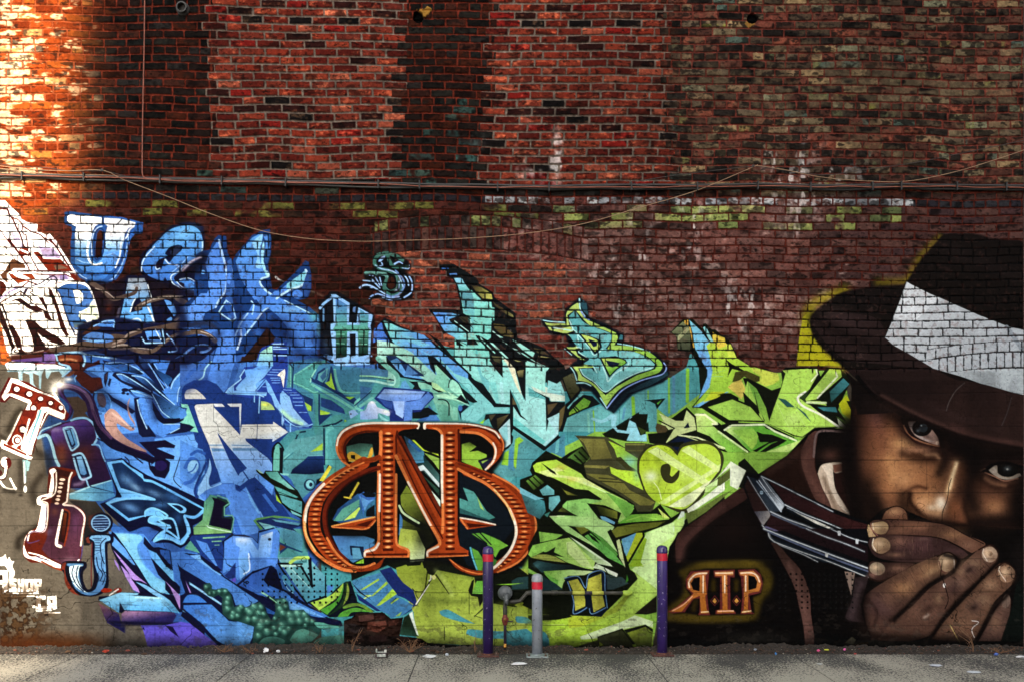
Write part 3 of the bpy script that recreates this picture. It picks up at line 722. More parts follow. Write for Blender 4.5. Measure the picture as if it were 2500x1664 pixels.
d 2a5590 .7 2050,1240 60,80
lc 7cc4fc 22 1400,910 1600,970 1780,1030 1600,1010 1400,1030 1240,1075
c 7cc4fc 1920,1070! 2050,1080 2140,1130 2130,1180 2070,1185!
c 0e1a38 1970,1090! 2060,1100 2110,1140 2080,1165!
lc 7cc4fc 22 1670,1220 1680,1160 1760,1130 1880,1180 1920,1225 1740,1230 1720,1290 1960,1350 1830,1270 1990,1260 2060,1480
lc 7cc4fc 22 2120,1220 2180,1380 2140,1480 2080,1540 1970,1490 1860,1480 1770,1510 1830,1430 1920,1390 2050,1480
d 14102c 1 1800,1360 60,30
p painted_letter_j
f 5a3028 s=4 1020,1220 1150,1180 1300,1280 1260,1400 1060,1400 1020,1330
e 0c0f28 1170,1300 130,120
e 1c3064 1160,1300 104,90 o=8cc0f0,14
l 8cb8ec 10 1080,1250 1240,1245
l 8cb8ec 9 1065,1280 1255,1275
l 8cb8ec 9 1065,1310 1255,1305
l 8cb8ec 9 1080,1340 1240,1338
l 8cb8ec 9 1110,1365 1210,1365
""")
PAINT.append("""
t 0 1290 4.708
p painted_background
f 4a86d8>6ab4ea@1300,300@1700,700 1250,30 1650,60 1700,120 1750,200 1830,290 2000,500 2354,800 2354,1100 2100,960 1900,740 1700,660 1560,560 1300,220
c 7cc4ea 1310,50! 1600,70 1640,120 1580,200 1600,310 1700,480 1900,640 1920,720 1860,750! 1720,640 1560,420 1400,200
d a8e0d8 .7 1420,110 60,50
d 6ab8e0 .6 1720,560 140,140 r=50
f 5088dc 1650,110 1700,230 1750,340 1800,400 1900,600 1800,560 1680,430 1620,310 1600,200
f 10122e 1660,90 1750,200 1830,260 1980,490 1900,420 1800,280 1710,240 1650,170
f 4a84dc 1830,300 1960,270 2000,480 1900,400
f 10122e 1960,250 1980,420 2000,490 1900,420 1830,300 1720,220 1830,210
f 2c58a8 1840,240 1950,250 1970,430 1850,290
f 10122e 1735,330 1870,470 1990,600 2080,640 2140,740 1960,760 1900,700 1900,610 1820,530
f 4a84dc>3c70c8@2000,300@2354,700 1970,270 2130,260 2310,290 2354,360 2354,790 2200,600 2100,500 2040,390 2060,500 2140,740 2000,590 1990,480
f 80c0ec 2190,290 2310,300 2354,350 2354,440 2280,380
f 10122e 2040,390 2100,500 2200,600 2354,760 2354,800 2170,750 2130,560 2060,480
lc 8cc8f4 10 2200,430 2354,580
lc 8cc8f4 10 2220,420 2354,530
c 8cc8f4 2180,600! 2250,650 2354,740 2354,790!
f 10122e 1290,30 1330,60 1460,240 1600,450 1700,610 1750,680 1850,740 2100,780 2100,960 1860,960 1500,960 1400,930 1130,820 1140,780 1600,740 1550,700 1400,480 1290,250 1260,130
f 5e9ce4 1300,80 1440,230 1560,420 1530,410 1290,190
f b08cdc 1300,240 1420,370 1560,530 1640,590 1700,640 1620,600 1540,590 1500,560 1480,500 1440,440 1380,360
f a080d8 1310,340 1360,410 1380,490 1330,410
f b490e0 1390,420 1470,500 1520,590 1590,690 1610,740 1530,700 1440,540
c 7cbcec 1560,610! 1700,660 1960,830 1900,830 1740,740!
f b490dc 1890,590 2000,700 2090,790 2070,930 2040,860 1960,680
f a488d8 2130,600 2180,680 2200,740 2150,730
f 8cd0f4>5aa8e0@1700,780@1700,940 1140,820 1400,730 1600,745 1580,760 1430,760 1860,790 1960,830 2070,975 1980,960 1860,840 1970,955 1430,935 1390,860 1370,970
l 3a7ab8 8 1400,870 1600,880
l b8ecf4 20 1560,790 1850,800
f 10122e 1380,840 1400,900 1440,940 1400,970 1370,960
f 8a5a68>2c2460@1200,850@1300,1050 1130,850 1370,985 1400,1100 1440,1200 1230,1080
f a0789c>2a2460@1500,960@1520,1080 1400,980 1440,945 2000,960 2030,1000 1980,1090 1400,1080
f 14122e s=6 1230,1060 2100,1080 2150,1120 1900,1110 1300,1110
f 1c1c50 s=6 1300,1080 1440,1100 1440,1200
f 5a50c8>6a58cc@1700,1100@1700,1350 1620,1110 1900,1110 2080,1070 2250,1100 2354,1180 2354,1400 2200,1370 1700,1370 1660,1200
f 141028 1640,1150 1670,1170 1650,1130
f 1c1640 1900,1110 1990,1130 2060,1250 1960,1180
f 1c1640 2070,1110 2190,1220 2140,1190
f 1c1640 2230,1220 2330,1350 2270,1320
f 1c1640 2260,1090 2354,1180 2354,1230
c 3c78d0 2100,860! 2130,800 2240,770 2354,830 2354,870!
f 3c74cc 2120,880 2354,880 2354,1160 2230,1000 2110,920
lc 80c0f4 10 2280,960 2354,1040
l 10122e 12 2110,870 2354,865
f 10122e 2100,950 2230,1000 2354,1140 2354,1230 2080,1000
p painted_letter_b
t 0 1000 4.708
c 8a2c14 560,720! 570,670 640,650 860,690 880,740 830,790 800,950 770,1080! 900,1110 980,1200 980,1330 940,1570 930,1780 890,1860 780,1880! 640,1820 480,1760 350,1750 270,1680! 260,1600 300,1440 420,1350! 480,1100 430,1070 440,1000 480,980! 540,990!
f 4a1a14 640,670 840,720 790,780 640,740
c f2ece6 570,700 620,670 650,700 620,730! 610,990 490,1000 470,1050 540,1080! 510,1380 360,1390 300,1470 280,1560 340,1680 480,1690 640,1760 760,1830! 600,1800 440,1740 290,1690 265,1600! 300,1450 420,1370 480,1100! 430,1080 440,1000 560,960! 590,760
f 50241c 600,990 660,740 800,800 760,1060 720,1100 590,1080
c 4a2440>6a3a50@600,1100@900,1500 580,1070! 740,1080! 880,1110 960,1200 950,1350 910,1720 860,1790 760,1800! 640,1730 560,1690 480,1600! 545,1440
lc f0e4dc 16 650,720 630,960 480,1040 550,1080 520,1380 360,1400 320,1500
lc e8d8d0 20 830,720 800,790 770,1050 730,1090 860,1110 970,1220 950,1400 930,1560
lc 5a4a90 10 540,1100 510,1380 370,1400 310,1470 330,1530 450,1500
e f2d8c8 720,800 34,16
e f2d8c8 705,845 28,14
e f2d8c8 695,890 28,12
e f2d8c8 685,940 26,18
e f2d8c8 675,990 24,12
e f2d8c8 665,1030 26,16
e f0d0c0 655,1075 26,14
d 8a6a90 .6 560,1400 60,50
d 7a4a78 .6 860,1300 70,160
d a08090 .5 800,1720 90,40
d b06a50 .5 630,1170 50,50
f 3a1410 670,1500 730,1150 790,1180 780,1300 740,1540
f b05024>401010@770,1180@700,1500 700,1480 740,1180 770,1190 740,1500
lc f2e8e0 24-36 720,1150 680,1350 650,1540 700,1570
lc c04a24 18 740,1140 800,1180 780,1380 740,1560
lc 5a4a90 14 430,1690 620,1750 760,1810 860,1790 930,1700 950,1560
lc c05028 18 480,1740 640,1820 780,1850 880,1820
lc f2ece6 14 330,1640 480,1680 640,1760 740,1800 840,1790 910,1720
p painted_letter_j
t 0 1290 4.708
c 0c0f28 1000,120! 1010,80 1100,60 1280,60 1310,100 1300,160 1240,180 1250,560 1240,680 1150,760 1020,780 880,750 780,660 740,520 700,450 720,390 780,370 980,380 1000,440 960,500 960,600 1000,690 1050,680 1080,560 1060,300 1060,160
c a0402c 720,400! 760,390 750,470 780,600 860,720 920,770! 820,730 750,620 740,480 710,460
f 8a3c30 990,110 1020,90 1040,170 1000,160
l 7a2c2c 12 1060,160 1050,480 1050,660
c 7cb8ec>5a94d8@1100,100@1100,700 1030,110! 1060,80 1250,80 1270,130 1210,160 1210,300 1220,560 1200,660 1130,740 1020,765 900,720 830,620 800,440 770,420 780,400 960,405 950,430 910,440 920,600 950,700 1020,730 1100,690 1130,560 1090,400 1090,300 1090,160
c d0ecfc 800,450 860,420 950,420 920,440 900,560 960,700 1010,740 900,690 830,600
lc 10204a 12 850,430 830,520 880,640 960,720
lc 10204a 12 900,430 880,540 920,650 970,710
lc 10204a 14 940,440 920,540 950,660
lc 10204a 12 1220,110 1160,180 1170,320 1200,400
lc 10204a 12 1110,330 1130,440 1180,520 1150,600
lc 10204a 10 1090,470 1140,560 1110,640
lc 10204a 10 1180,330 1170,440 1210,540 1180,640
l 14305c 8 1070,110 1170,110
l 14305c 8 1090,130 1160,130
l 14305c 8 1100,160 1150,160
l 14305c 8 1100,190 1150,190
l 14305c 8 1100,220 1150,220
l 14305c 8 1100,250 1150,250
p painted_lips
c b83018 1160,710 1200,685 1270,690 1290,710 1240,735 1190,735
c 8a2014 1310,700 1380,680 1400,720 1350,740
l f2f0e8 14 1260,765 1360,695
p painted_shop_name
c f6f4f0 0,340 40,320 65,290! 80,350 110,325! 130,370 165,375! 140,430 170,500 150,570 100,600! 110,520 60,430 0,420
f f4f2ee 0,475 90,480 95,640 85,720 0,760
f 4a3a2c 0,530 30,530 35,590 0,590
f 6b6459 0,640 30,640 30,745 0,745
lc c8b8a0 6 100,490 150,560 90,620 100,700
f f8f6f2 110,575 190,575 190,610 140,615 190,640 190,725 110,725 110,690 150,690 110,660
f f8f6f2 205,578 232,578 232,630 248,630 248,578 280,578 280,725 248,725 248,670 232,670 232,725 205,725
f f8f6f2 292,580 385,580 385,725 292,725
f 7a6a58 325,615 350,615 350,685 325,685
f f8f6f2 395,578 480,580 480,665 445,670 445,725 395,725
f 7a6a58 425,610 450,610 450,640 425,640
l f8f6f2 14 70,745 440,740
l f8f6f2 10 30,780 400,775
l f8f6f2 10 300,712 440,722
f f8f6f2 415,775 525,770 525,815 470,815 465,890 525,885 525,925 415,935
f f8f6f2 545,780 650,770 655,925 610,930 605,900 590,900 590,930 540,930
f 7a6a58 580,815 610,815 610,855 580,855
f f8f6f2 365,880 405,880 405,910 365,910
l f8f6f2 14 420,945 590,940
l f8f6f2 12 510,970 690,965
""")
PAINT.append("""
t 440 520 4.708
p painted_letter_k
f 1c3e7c s=3 180,480 260,440 330,430 400,300 440,260 530,270 545,450 590,560 650,470 830,260 960,200 1035,190 1050,300 1045,460 1010,600 1040,760 1060,880 1110,890 1330,680 1440,550 1480,570 1510,720 1510,880 1470,980 1350,1010 1480,1080 1600,1180 1620,1260 1620,1500 1600,1568 1240,1568 1080,1480 980,1568 400,1700 0,1700 0,1100 160,960
f 4f84dc>5a90e4@400,400@300,1200 290,590 330,480 430,330 455,320 500,470 530,640 545,780 520,900 440,1040 400,1100 290,1150 260,1240 100,1250 0,1250 0,1080 110,1080 180,990 240,930 310,930 330,880 320,700
lc a8ccfc 26-20 450,320 475,440 520,600 540,740 520,900 440,1020 410,1090
lc a8ccfc 22 590,640 605,760 590,880 560,980
f 3a66b4 545,560 590,520 600,640 630,860 600,980 640,1200 560,1230 520,1010
f 4f84dc 540,720 580,670 590,760 570,830 540,800
f 5a9ce4>4a80d8@950,250@800,900 930,240 960,260 940,350 920,450 940,620 1000,720 920,760 930,850 1060,950 1100,960 1190,1000 1330,1080 1530,1170 1620,1250 1620,1568 1230,1568 1250,1340 1180,1230 1010,1090 910,1190 880,1260 760,1410 620,1450 680,1240 720,1180 780,1150 860,1010 780,900 690,740 640,560 700,440 830,290
c 8cc8f0 870,300! 950,240! 940,330 910,450 920,560 940,640 870,620 890,480 830,360
f 9cdcfc 955,330 985,320 970,440 960,560 1000,690 1030,740 990,730 935,600 930,460
f 2c5490 960,260 1030,200 1045,300 1035,480 1000,580 975,560 970,400
f 4f88d8 960,280 1020,260 1030,420 980,420 990,330
c 1c3e80 930,800! 950,760 1000,740 1020,780 1030,870 1040,930 980,890
lc b8e0ff 22 1000,680 1020,730 940,760 920,810 980,890 1050,940
f 4f84dc 1030,960 1090,900 1130,900 1240,820 1380,720 1440,660 1465,700 1410,840 1300,890 1180,950 1120,980
f 7cc4d8 1230,820 1440,670 1460,700 1400,830 1270,890 1220,880
lc b8e0ff 24 1445,660 1460,700 1410,830 1280,880 1160,950 1110,990
f 2c4c8c 1460,680 1500,700 1505,870 1460,960 1280,970 1200,960 1400,870
e 4a80d8 1350,940 60,50
e 4a80d8 1250,950 18,18
f 1c3c7c 1010,1090 1140,1180 1240,1290 1240,1480 1200,1450 1080,1480 1010,1380 880,1400 860,1330 920,1200
d 3a6cc0 .7 1000,1220 60,70
d 3a6cc0 .8 900,1380 50,50
lc 3a6ab0 20 1000,1080 1130,1180 1240,1320 1220,1470
f 2a1712>1c1014@1000,1330@800,1568 1000,1320 1100,1440 960,1540 760,1800 700,1800 700,1700 880,1480
lc a8d4ff 18 1020,1090 960,1130 870,1250 750,1410
lc a8d4ff 16 780,1160 700,1270 650,1380 620,1460
lc a8d4ff 16 820,1020 850,1050 830,1170
f 1c3e80 880,1000 930,1080 860,1070 830,1010
l a8d4ff 16 450,1140 530,1010 600,1070 640,1210 600,1250 450,1150
f 2c58a8 500,1060 560,1030 610,1090 620,1200 560,1180
f 4f88dc>4578cc@900,1050@1400,1500 880,1120 1100,1010 1200,1010 1400,1110 1600,1220 1615,1500 1260,1540 1250,1340 1140,1200 1010,1090
d 5cb0b0 .8 1540,1200 60,60
d 4a8a8a .7 1600,1350 40,100
d 8ac4e4 .5 1300,1120 160,40
lc a8d8f8 14 1200,1010 1380,1100 1520,1170
lc 86aee8 16 680,1360 710,1430 650,1568
lc b8d4ff 18 700,1330 700,1430 660,1568
b 28304c 30 .9 0,1330 200,1280 340,1280 460,1380
c 6a584c 0,1390! 120,1350 240,1350 340,1390 420,1440 420,1500 300,1440 150,1390 0,1410
lc c0b0a0 12 200,1360 320,1400 400,1450
e 4a7cd0 245,1405 30,16
lc 3a66c0 30 100,1568 200,1520 320,1520 360,1568
p painted_shade
c b4b0b0 1090,745 1110,730 1140,760 1200,790 1130,780
b 907868 14 .5 1510,900 1640,960
d 101428 .9 260,540 60,70
d 101428 .9 160,640 100,80
b 101020 60 .8 40,700 180,600 260,500
b b8a8b8 14 .8 30,670 140,560 240,510
e 6aa4ec 265,685 26,24
p painted_letter_h_small
t 440 520 4.708
f 10141c s=4 1590,1080 1640,1000 1740,900 1830,920 1990,1020 2040,1040 2240,1180 2230,1290 2200,1400 2200,1720 2240,1800 1640,1840 1600,1800 1610,1300
f 8cbcf0 1735,940 1790,940 1950,1040 1940,1260 2030,1270 2050,1090 2220,1180 2190,1300 2200,1360 2180,1630 2190,1870 2000,1890 1940,1850 1920,1900 1770,1900 1760,1630 1730,1350 1730,1280 1770,1270 1760,1000
f 4a7cc0>5aa890@1850,1000@1850,1350 1790,980 1920,1060 1920,1290 2070,1290 2070,1110 2170,1180 2160,1310 2180,1350 2170,1580 2050,1600 2040,1400 1920,1390 1920,1600 1790,1600 1790,1400 1760,1340 1790,1290
f 10141c 1960,1080 2030,1060 2020,1250 1960,1260
f 5a7cb0 1990,1090 2020,1080 2015,1150 1985,1140
l 8cbcf0 28 1610,1100 1650,1050 1740,980
l 5a84b0 20 1650,1110 1650,1250
t 440 800 4.708
f 4a9880>10241c@1850,0@1850,340 1790,40 1920,40 1920,330 1790,360
f 5aa890>10241c@2100,0@2100,340 2050,40 2170,40 2165,320 2050,330
l 7cc4a8 8 1800,80 1890,80
l 7cc4a8 8 1800,120 1890,125
l 7cc4a8 8 1800,180 1890,185
l 7cc4a8 8 2060,80 2150,80
l 7cc4a8 8 2060,130 2150,130
l 7cc4a8 8 2060,190 2150,190
f 10141c 1950,70 2020,70 2020,320 1960,330
f 8cbcf0 1760,50 1790,50 1790,370 1740,370 1735,330 1765,320
l 8cbcf0 24 1935,60 2030,60 2040,340
l 8cbcf0 24 1935,60 1930,350 1810,360
l 8cbcf0 24 2180,60 2175,320 2050,345
e 8cbcf0 1760,355 28,22
l 8cbcf0 20 2160,325 2200,325
e 5a80b0 1680,340 70,36
d 3a5068 .8 1680,200 50,80
f 10141c 1600,340 1640,320 1740,390 1700,400
p painted_background
f 4f84dc 0,0 620,30 640,130 640,380 600,480 540,700 500,740 420,640 310,600 370,400 430,200
f 3f68b4 0,360 260,370 360,260 400,250 360,420 300,600 100,640 0,700
f 141c40 40,140 240,90 400,130 440,210 340,310 240,380 100,420 0,420
lc 6a9ce8 26 30,320 160,220 280,200 350,230 300,270 240,280
c 6a584c 0,110! 60,60 160,25 260,30 360,80 430,140 400,180 300,100 180,80
lc c8b8a8 10 240,50 340,80 400,130
lc 3460b4 40 60,600 140,500 240,440 330,330
lc 9ccfe0 16 360,390 290,470 260,570 140,640
f 4578c8>4270b8@900,200@1100,600 700,380 830,400 900,300 1060,180 1240,150 1250,400 1380,430 1560,340 1700,380 1800,440 2240,420 2354,360 2354,700 2200,1000 1700,1400 1500,1568 1000,1568 600,700
f 2c1a14 860,180 1000,40 1080,140 1080,170 920,280 880,370 700,390 710,330 760,330
f 1e3a84 20,700 60,650 160,600 320,600 420,650 500,740 940,780 1140,960 1240,1200 1290,1380 1200,1500 1100,1568 720,1568 400,1568 180,1300 100,1000 20,880
f 7cc8b4 10,870 90,880 210,1200 60,1180 20,1100 0,1080 40,1060 80,920 20,910
f 141838 0,1090 110,1110 165,1140 110,1190 0,1185
f 4a84d0 0,920 60,930 80,1000 40,1040 0,1050
p painted_letter_n_grey
c c9c9c4 50,770! 70,720 120,700 180,705 250,760 300,815! 60,815!
l a8a8a0 6 90,750 160,730 220,770
f cfd0ca>8ab4e8@700,1250@750,1500 165,905 185,880 385,870 385,900 480,1000 690,1230 710,1110 1070,1105 1070,1075 1245,1195 1060,1310 1060,1275 750,1270 760,1300 1020,1510 1100,1800 1040,1900 860,1760 760,1640 600,1420 430,1200 440,1240 520,1380 600,1540 660,1700 680,1740 560,1740 460,1640 400,1600 340,1360 220,1080
f dde2e6 385,870 480,870 515,905 400,905
f dde2e6 540,870 705,868 700,1000 690,1230 680,905 580,905
f 1e3a84 385,908 680,908 675,1210
l 3a4a70 8 888,1105 884,1270
f 5a88b8 335,1340 480,1340 500,1352 340,1352
f 5a88b8 590,1340 800,1345 810,1355 600,1352
f 5a88b8 355,1380 500,1385 520,1415 370,1420
f 5a88b8 600,1380 870,1380 900,1410 610,1410
l 55605c 5 385,870 385,1070 430,1110 450,1210 510,1240
l 8a8a84 4 1030,1130 1060,1180 1100,1160 1140,1200
e - 1120,1240 30,24 o=8a8a84,5
f 1e3a84 750,1275 1065,1275 1060,1310 1250,1200 1320,1300 1150,1500 1040,1500
t 440 1060 4.708
f 8ab4ec>5c94e4@500,200@500,600 370,200 620,190 900,190 1010,270 1060,340 1080,450 1000,560 860,490 690,660 640,630 620,560 480,560 400,590 340,590 470,530
f 1e3a84 435,0 770,385 730,420 690,440 670,475 560,280
l 1e3a84 14 730,430 790,520
f 1e3a84 280,0 330,120 470,540 350,590 330,570 340,480 300,270 200,150 210,60
lc 1e3a84 30 300,330 220,500 170,640 190,720
c 8cc0f4 340,270! 360,400 330,520 350,600 440,570! 480,560 420,640 300,640 240,720! 200,680 250,540 320,400
p painted_background
f 4f84dc>5890e4@600,600@700,1100 220,700 320,630 480,570 620,570 640,640 690,665 750,600 830,740 940,950 860,1000 900,1090 900,1130 800,1150 720,1160 620,1130 590,930 520,680 350,690 280,760
f 5088d8 160,140 260,170 290,270 250,420 160,560 160,640 0,560 0,60
lc 3464bc 40 60,560 140,530 210,420 200,310 120,280 60,380
lc 2c58ac 34 130,230 200,190 280,220
e 8cc4f0 150,370 60,80 r=20
lc 3464bc 16 90,440 150,410 190,340
f 1e3a84 640,630 690,660 760,600 960,950 1270,945 1180,820 1080,700 860,490 780,520 690,590 630,570
f 3a6cc8 940,690 980,680 1130,880 1090,890
f 5890e4 870,490 980,420 1080,590 1060,700 960,590
lc 6aa0ec 16 920,890 950,950
f 6aa8ec 750,600 830,740 930,920 890,900 800,750
f 3a6cc8 590,930 640,950 720,1160 640,1150
p painted_letter_l
f 14103a>1c3c30@100,1100@300,700 340,690 440,720 560,760 570,810 520,850 510,950 600,940 620,970 590,1120 620,1150 500,1220 480,1568 400,1568 130,1190 100,1160 160,1080 240,1010
f 4f9484>7cb06c@260,700@350,1130 280,770 350,690 430,710 390,800 330,1040 580,1100 590,1130 160,1150 155,1070 260,980
l 6aaa94 14 430,700 540,740 570,790 510,830 510,930 600,930 620,970 590,1120
f 120c26 365,720 440,740 540,790 490,830 480,960 590,970 580,1100 350,1040 390,770
lc c8e8d8 10 310,1050 340,1070 580,1120
f 1e3a84 140,1160 590,1140 500,1220 490,1568 410,1500 220,1400 110,1200
l 7ab890 16 270,1190 510,1175
l 7ab890 14 370,1230 470,1225
l 7ab890 10 400,1272 450,1270
f 5088dc 180,1210 310,1250 430,1510 410,1510 250,1330
f 5aa48c 50,1310 120,1220 230,1365
p painted_letter_n_blue
f 10122e 480,1230 610,1150 740,1150 830,1180 890,1240 900,1110 1110,1060 1170,1140 1140,1460 1080,1530 1030,1500 870,1568 600,1568 490,1568 500,1300
f 4f84d8 510,1230 610,1165 830,1185 900,1260 910,1130 1110,1075 1150,1150 1120,1480 1080,1510 1020,1490 830,1560 640,1568 500,1568
f 8ab8ec>5890e0@800,1180@800,1500 640,1190 800,1190 900,1340 930,1160 1070,1115 1050,1330 1020,1480 880,1500 790,1320 800,1530 650,1568 690,1300 640,1270
f b8d0e8>6aa0e4@1000,1120@1000,1260 940,1160 1070,1115 1050,1180 960,1200
d d0dcec .7 720,1210 90,40
lc d8ecff 16 790,1370 800,1480 760,1540
lc b8dcff 14 1000,1440 1010,1480 960,1500
l d8e8f8 16^ 1035,1180 1020,1380
e 1a2030 1030,1205 20,16
f 2a5098 570,1568 590,1500 640,1470 640,1568
t 440 1290 4.708
p painted_background
f 5088d8 500,330 640,330 640,380 560,480 500,510 490,500
f 1c3070 640,390 640,560 560,580 510,540 580,470
f 4f84d8 640,330 800,330 1020,330 1110,330 1100,440 1020,430 820,500 660,590 640,560
f 6aa4e4 670,330 790,330 800,480 690,590
lc d0e8ff 14 790,330 800,470 730,520
p painted_letter_m
f 101436 0,470 0,270 230,300 420,440 510,550 650,640 830,490 1050,420 1110,470 1330,780 1700,1020 1850,1060 1870,1120 1650,1160 1500,1100 900,1350 480,1400 420,1330 60,960 0,920
f 3f74c8>5088d4@0,300@1000,1000 0,260 120,310 200,340 500,560 620,640 900,830 870,850 740,910 700,880 640,880 600,760 540,700 430,690 380,720 340,630 300,620 0,440
f 6aa4e0 110,305 230,300 240,350 380,470 480,530 460,540 300,430
l 7ab4f0 10^ 150,430 430,700
l 7ab4f0 10^ 110,430 350,640
l 6aa8e8 12^ 300,560 640,700
l 6aa8e8 14^ 430,640 900,840
l 2a58a8 18^ 580,720 760,880
f 8cc4f0 105,610 300,740 480,860 470,880 110,640
f b08ce0 60,590 130,740 110,740
f 3c74cc 0,770 60,740 0,560
c 3c78d0 30,850! 80,770 170,760 240,790 310,850!
f 3c74cc>5c98d8@100,880@700,1300 40,880 360,870 560,1060 640,1070 740,1060 850,1130 830,1250 790,1340 700,1370 600,1380 500,1330 420,1280 240,1080 40,920
l 80bcf0 8^ 210,970 440,1290
l 80bcf0 8^ 290,930 560,1230
l 80bcf0 8^ 330,1000 640,1300
l 2f5fae 20^ 430,1100 660,1320
l 2f5fae 14^ 560,1070 760,1270
l 80bcf0 10^ 620,1080 820,1260
f 5a50c8>6a58cc@0,1100@200,1370 0,1080 180,1140 420,1330 430,1390 0,1390
f 5a48b8 580,590 640,560 640,620
f 3460b8>3f78c8@900,550@1200,850 680,650 830,520 1030,440 1020,500 960,590 1000,640 1200,720 1330,830 1500,920 1720,1010 1600,1020 1490,1000 1440,950 1250,930 1210,800 1130,800 1060,800 900,760
f 6aa4e0 1250,830 1440,910 1680,1030 1500,980 1260,920
l 80bcf0 8^ 800,660 1000,800
l 80bcf0 8^ 970,660 1200,800
f 2a58a4 980,900 1090,960 1090,990 1000,970
f 0c0e28 1030,430 1110,470 1250,690 1180,720 1000,640 960,590
f 2c5a9c 1110,470 1150,450 1320,700 1310,750 1180,690
p painted_letter_v
f 7ab8bc>4a90a8@1300,420@1500,800 1120,330 1480,330 1680,560 1670,790 1460,850 1320,640
f b8e4dc 1130,400 1390,405 1390,440 1170,440
l 0c1018 24 1130,400 1400,405
l 0c1018 22 1130,400 1280,640 1460,860
l 0c1018 34 1390,440 1520,660
f 0c1018 1470,330 1510,330 1530,680 1490,560
f 5aa0a8 1300,440 1380,440 1490,620 1490,680 1380,600
l a8d8d8 10 1260,440 1490,680
l 3a7a90 14^ 1360,690 1660,660
l 3a7a90 14^ 1370,760 1640,750
f 0c1018 1680,540 1680,790 1470,860 1490,830 1665,770 1665,540
lc 4a90b0 60-30 1200,560 1280,660 1300,720
lc 8cc4e0 10 1190,600 1240,690 1300,740
f 4a7cc8 1690,650 1770,655 1740,720 1690,760
p painted_background
f 5aa8a0>4a9498@1200,0@1400,330 1150,0 1420,0 1480,330 1120,330 1140,200
f 1a3a70 1140,150 1250,200 1410,265 1400,275 1240,220 1140,300 1150,280
f 7a4030 1150,180 1220,210 1140,260
l 0c1830 14 1230,60 1210,180
lc b8dc60 40 1270,390 1340,340 1470,335
f 4a9098 1300,390 1460,350 1460,395 1290,400
p painted_leaves
f 0e1420 1480,860 1700,790 1800,680 1900,610 1960,600 1990,680 2040,840 2240,950 1960,1010 1720,1020
c a4c84c 1500,850! 1660,800 1780,730 1880,620! 1840,760 1600,940!
c 4f9c34 1610,935! 1800,820 1890,620! 1840,820 1690,990!
c 1c3820 1700,1000 1850,850 1900,620 1935,610 1940,700 1880,880
c 8aa040 1920,620! 1945,700 1930,800 1870,890! 1910,760
c 6a9434 1870,900! 1960,860 2100,870 2220,950 2180,960 2050,890 1880,920
c 5aa83a 1810,1015! 1860,960 2000,910 2120,930 2180,955! 1980,960 1930,1010!
p painted_smoke
f 244a44 270,640 340,620 370,660 360,690 420,700 480,680 540,690 590,770 620,900 720,880 760,910 920,840 990,960 1050,1060 1100,940 1090,850 940,730 930,720 1110,810 1180,790 1240,840 1260,940 1420,930 1480,1000 1560,1100 1840,1110 1840,1145 1630,1150 1600,1220 1440,1380 830,1360 840,1200 860,1130 740,1090 640,1060 560,1040 490,980 480,860 490,800 440,760 380,790 320,770 270,710
p painted_smoke
d 0c2420 .8 317,690 30,30
d 5ca08c .95 300,670 25,23
d 90ccb4 .8 294,660 10,10
d 0c2420 .8 353,755 23,23
d 5ca08c .95 340,740 19,18
d 90ccb4 .8 335,733 8,7
d 0c2420 .8 403,750 23,23
d 5ca08c .95 390,735 19,18
d 90ccb4 .8 385,728 8,7
d 0c2420 .8 467,740 30,30
d 5ca08c .95 450,720 25,23
d 90ccb4 .8 444,710 10,10
d 0c2420 .8 538,741 32,32
d 5ca08c .95 520,720 27,25
d 90ccb4 .8 513,710 11,10
d 0c2420 .8 570,824 36,36
d 5ca08c .95 550,800 30,28
d 90ccb4 .8 542,788 12,12
d 0c2420 .8 560,874 36,36
d 5ca08c .95 540,850 30,28
d 90ccb4 .8 532,838 12,12
d 0c2420 .8 570,950 45,45
d 5ca08c .95 545,920 37,35
d 90ccb4 .8 535,905 16,15
d 0c2420 .8 632,997 40,40
d 5ca08c .95 610,970 33,31
d 90ccb4 .8 601,957 14,13
d 0c2420 .8 705,960 45,45
d 5ca08c .95 680,930 37,35
d 90ccb4 .8 670,915 16,15
d 0c2420 .8 620,1034 36,36
d 5ca08c .95 600,1010 30,28
d 90ccb4 .8 592,998 12,12
d 0c2420 .8 720,924 36,36
d 5ca08c .95 700,900 30,28
d 90ccb4 .8 692,888 12,12
d 0c2420 .8 680,1024 36,36
d 5ca08c .95 660,1000 30,28
d 90ccb4 .8 652,988 12,12
d 0c2420 .8 790,954 36,36
d 5ca08c .95 770,930 30,28
d 90ccb4 .8 762,918 12,12
d 0c2420 .8 880,936 54,54
d 5ca08c .95 850,900 45,42
d 90ccb4 .8 838,882 19,18
d 0c2420 .8 953,927 41,41
d 5ca08c .95 930,900 34,32
d 90ccb4 .8 921,887 14,13
d 0c2420 .8 828,993 50,50
d 5ca08c .95 800,960 42,39
d 90ccb4 .8 789,944 17,16
d 0c2420 .8 928,1003 50,50
d 5ca08c .95 900,970 42,39
d 90ccb4 .8 889,954 17,16
d 0c2420 .8 980,1004 36,36
d 5ca08c .95 960,980 30,28
d 90ccb4 .8 952,968 12,12
d 0c2420 .8 805,1070 45,45
d 5ca08c .95 780,1040 37,35
d 90ccb4 .8 770,1025 16,15
d 0c2420 .8 888,1073 50,50
d 5ca08c .95 860,1040 42,39
d 90ccb4 .8 849,1024 17,16
d 0c2420 .8 970,1106 54,54
d 5ca08c .95 940,1070 45,42
d 90ccb4 .8 928,1052 19,18
d 0c2420 .8 1025,1100 45,45
d 5ca08c .95 1000,1070 37,35
d 90ccb4 .8 990,1055 16,15
d 0c2420 .8 950,1156 54,54
d 5ca08c .95 920,1120 45,42
d 90ccb4 .8 908,1102 19,18
d 0c2420 .8 1165,880 45,45
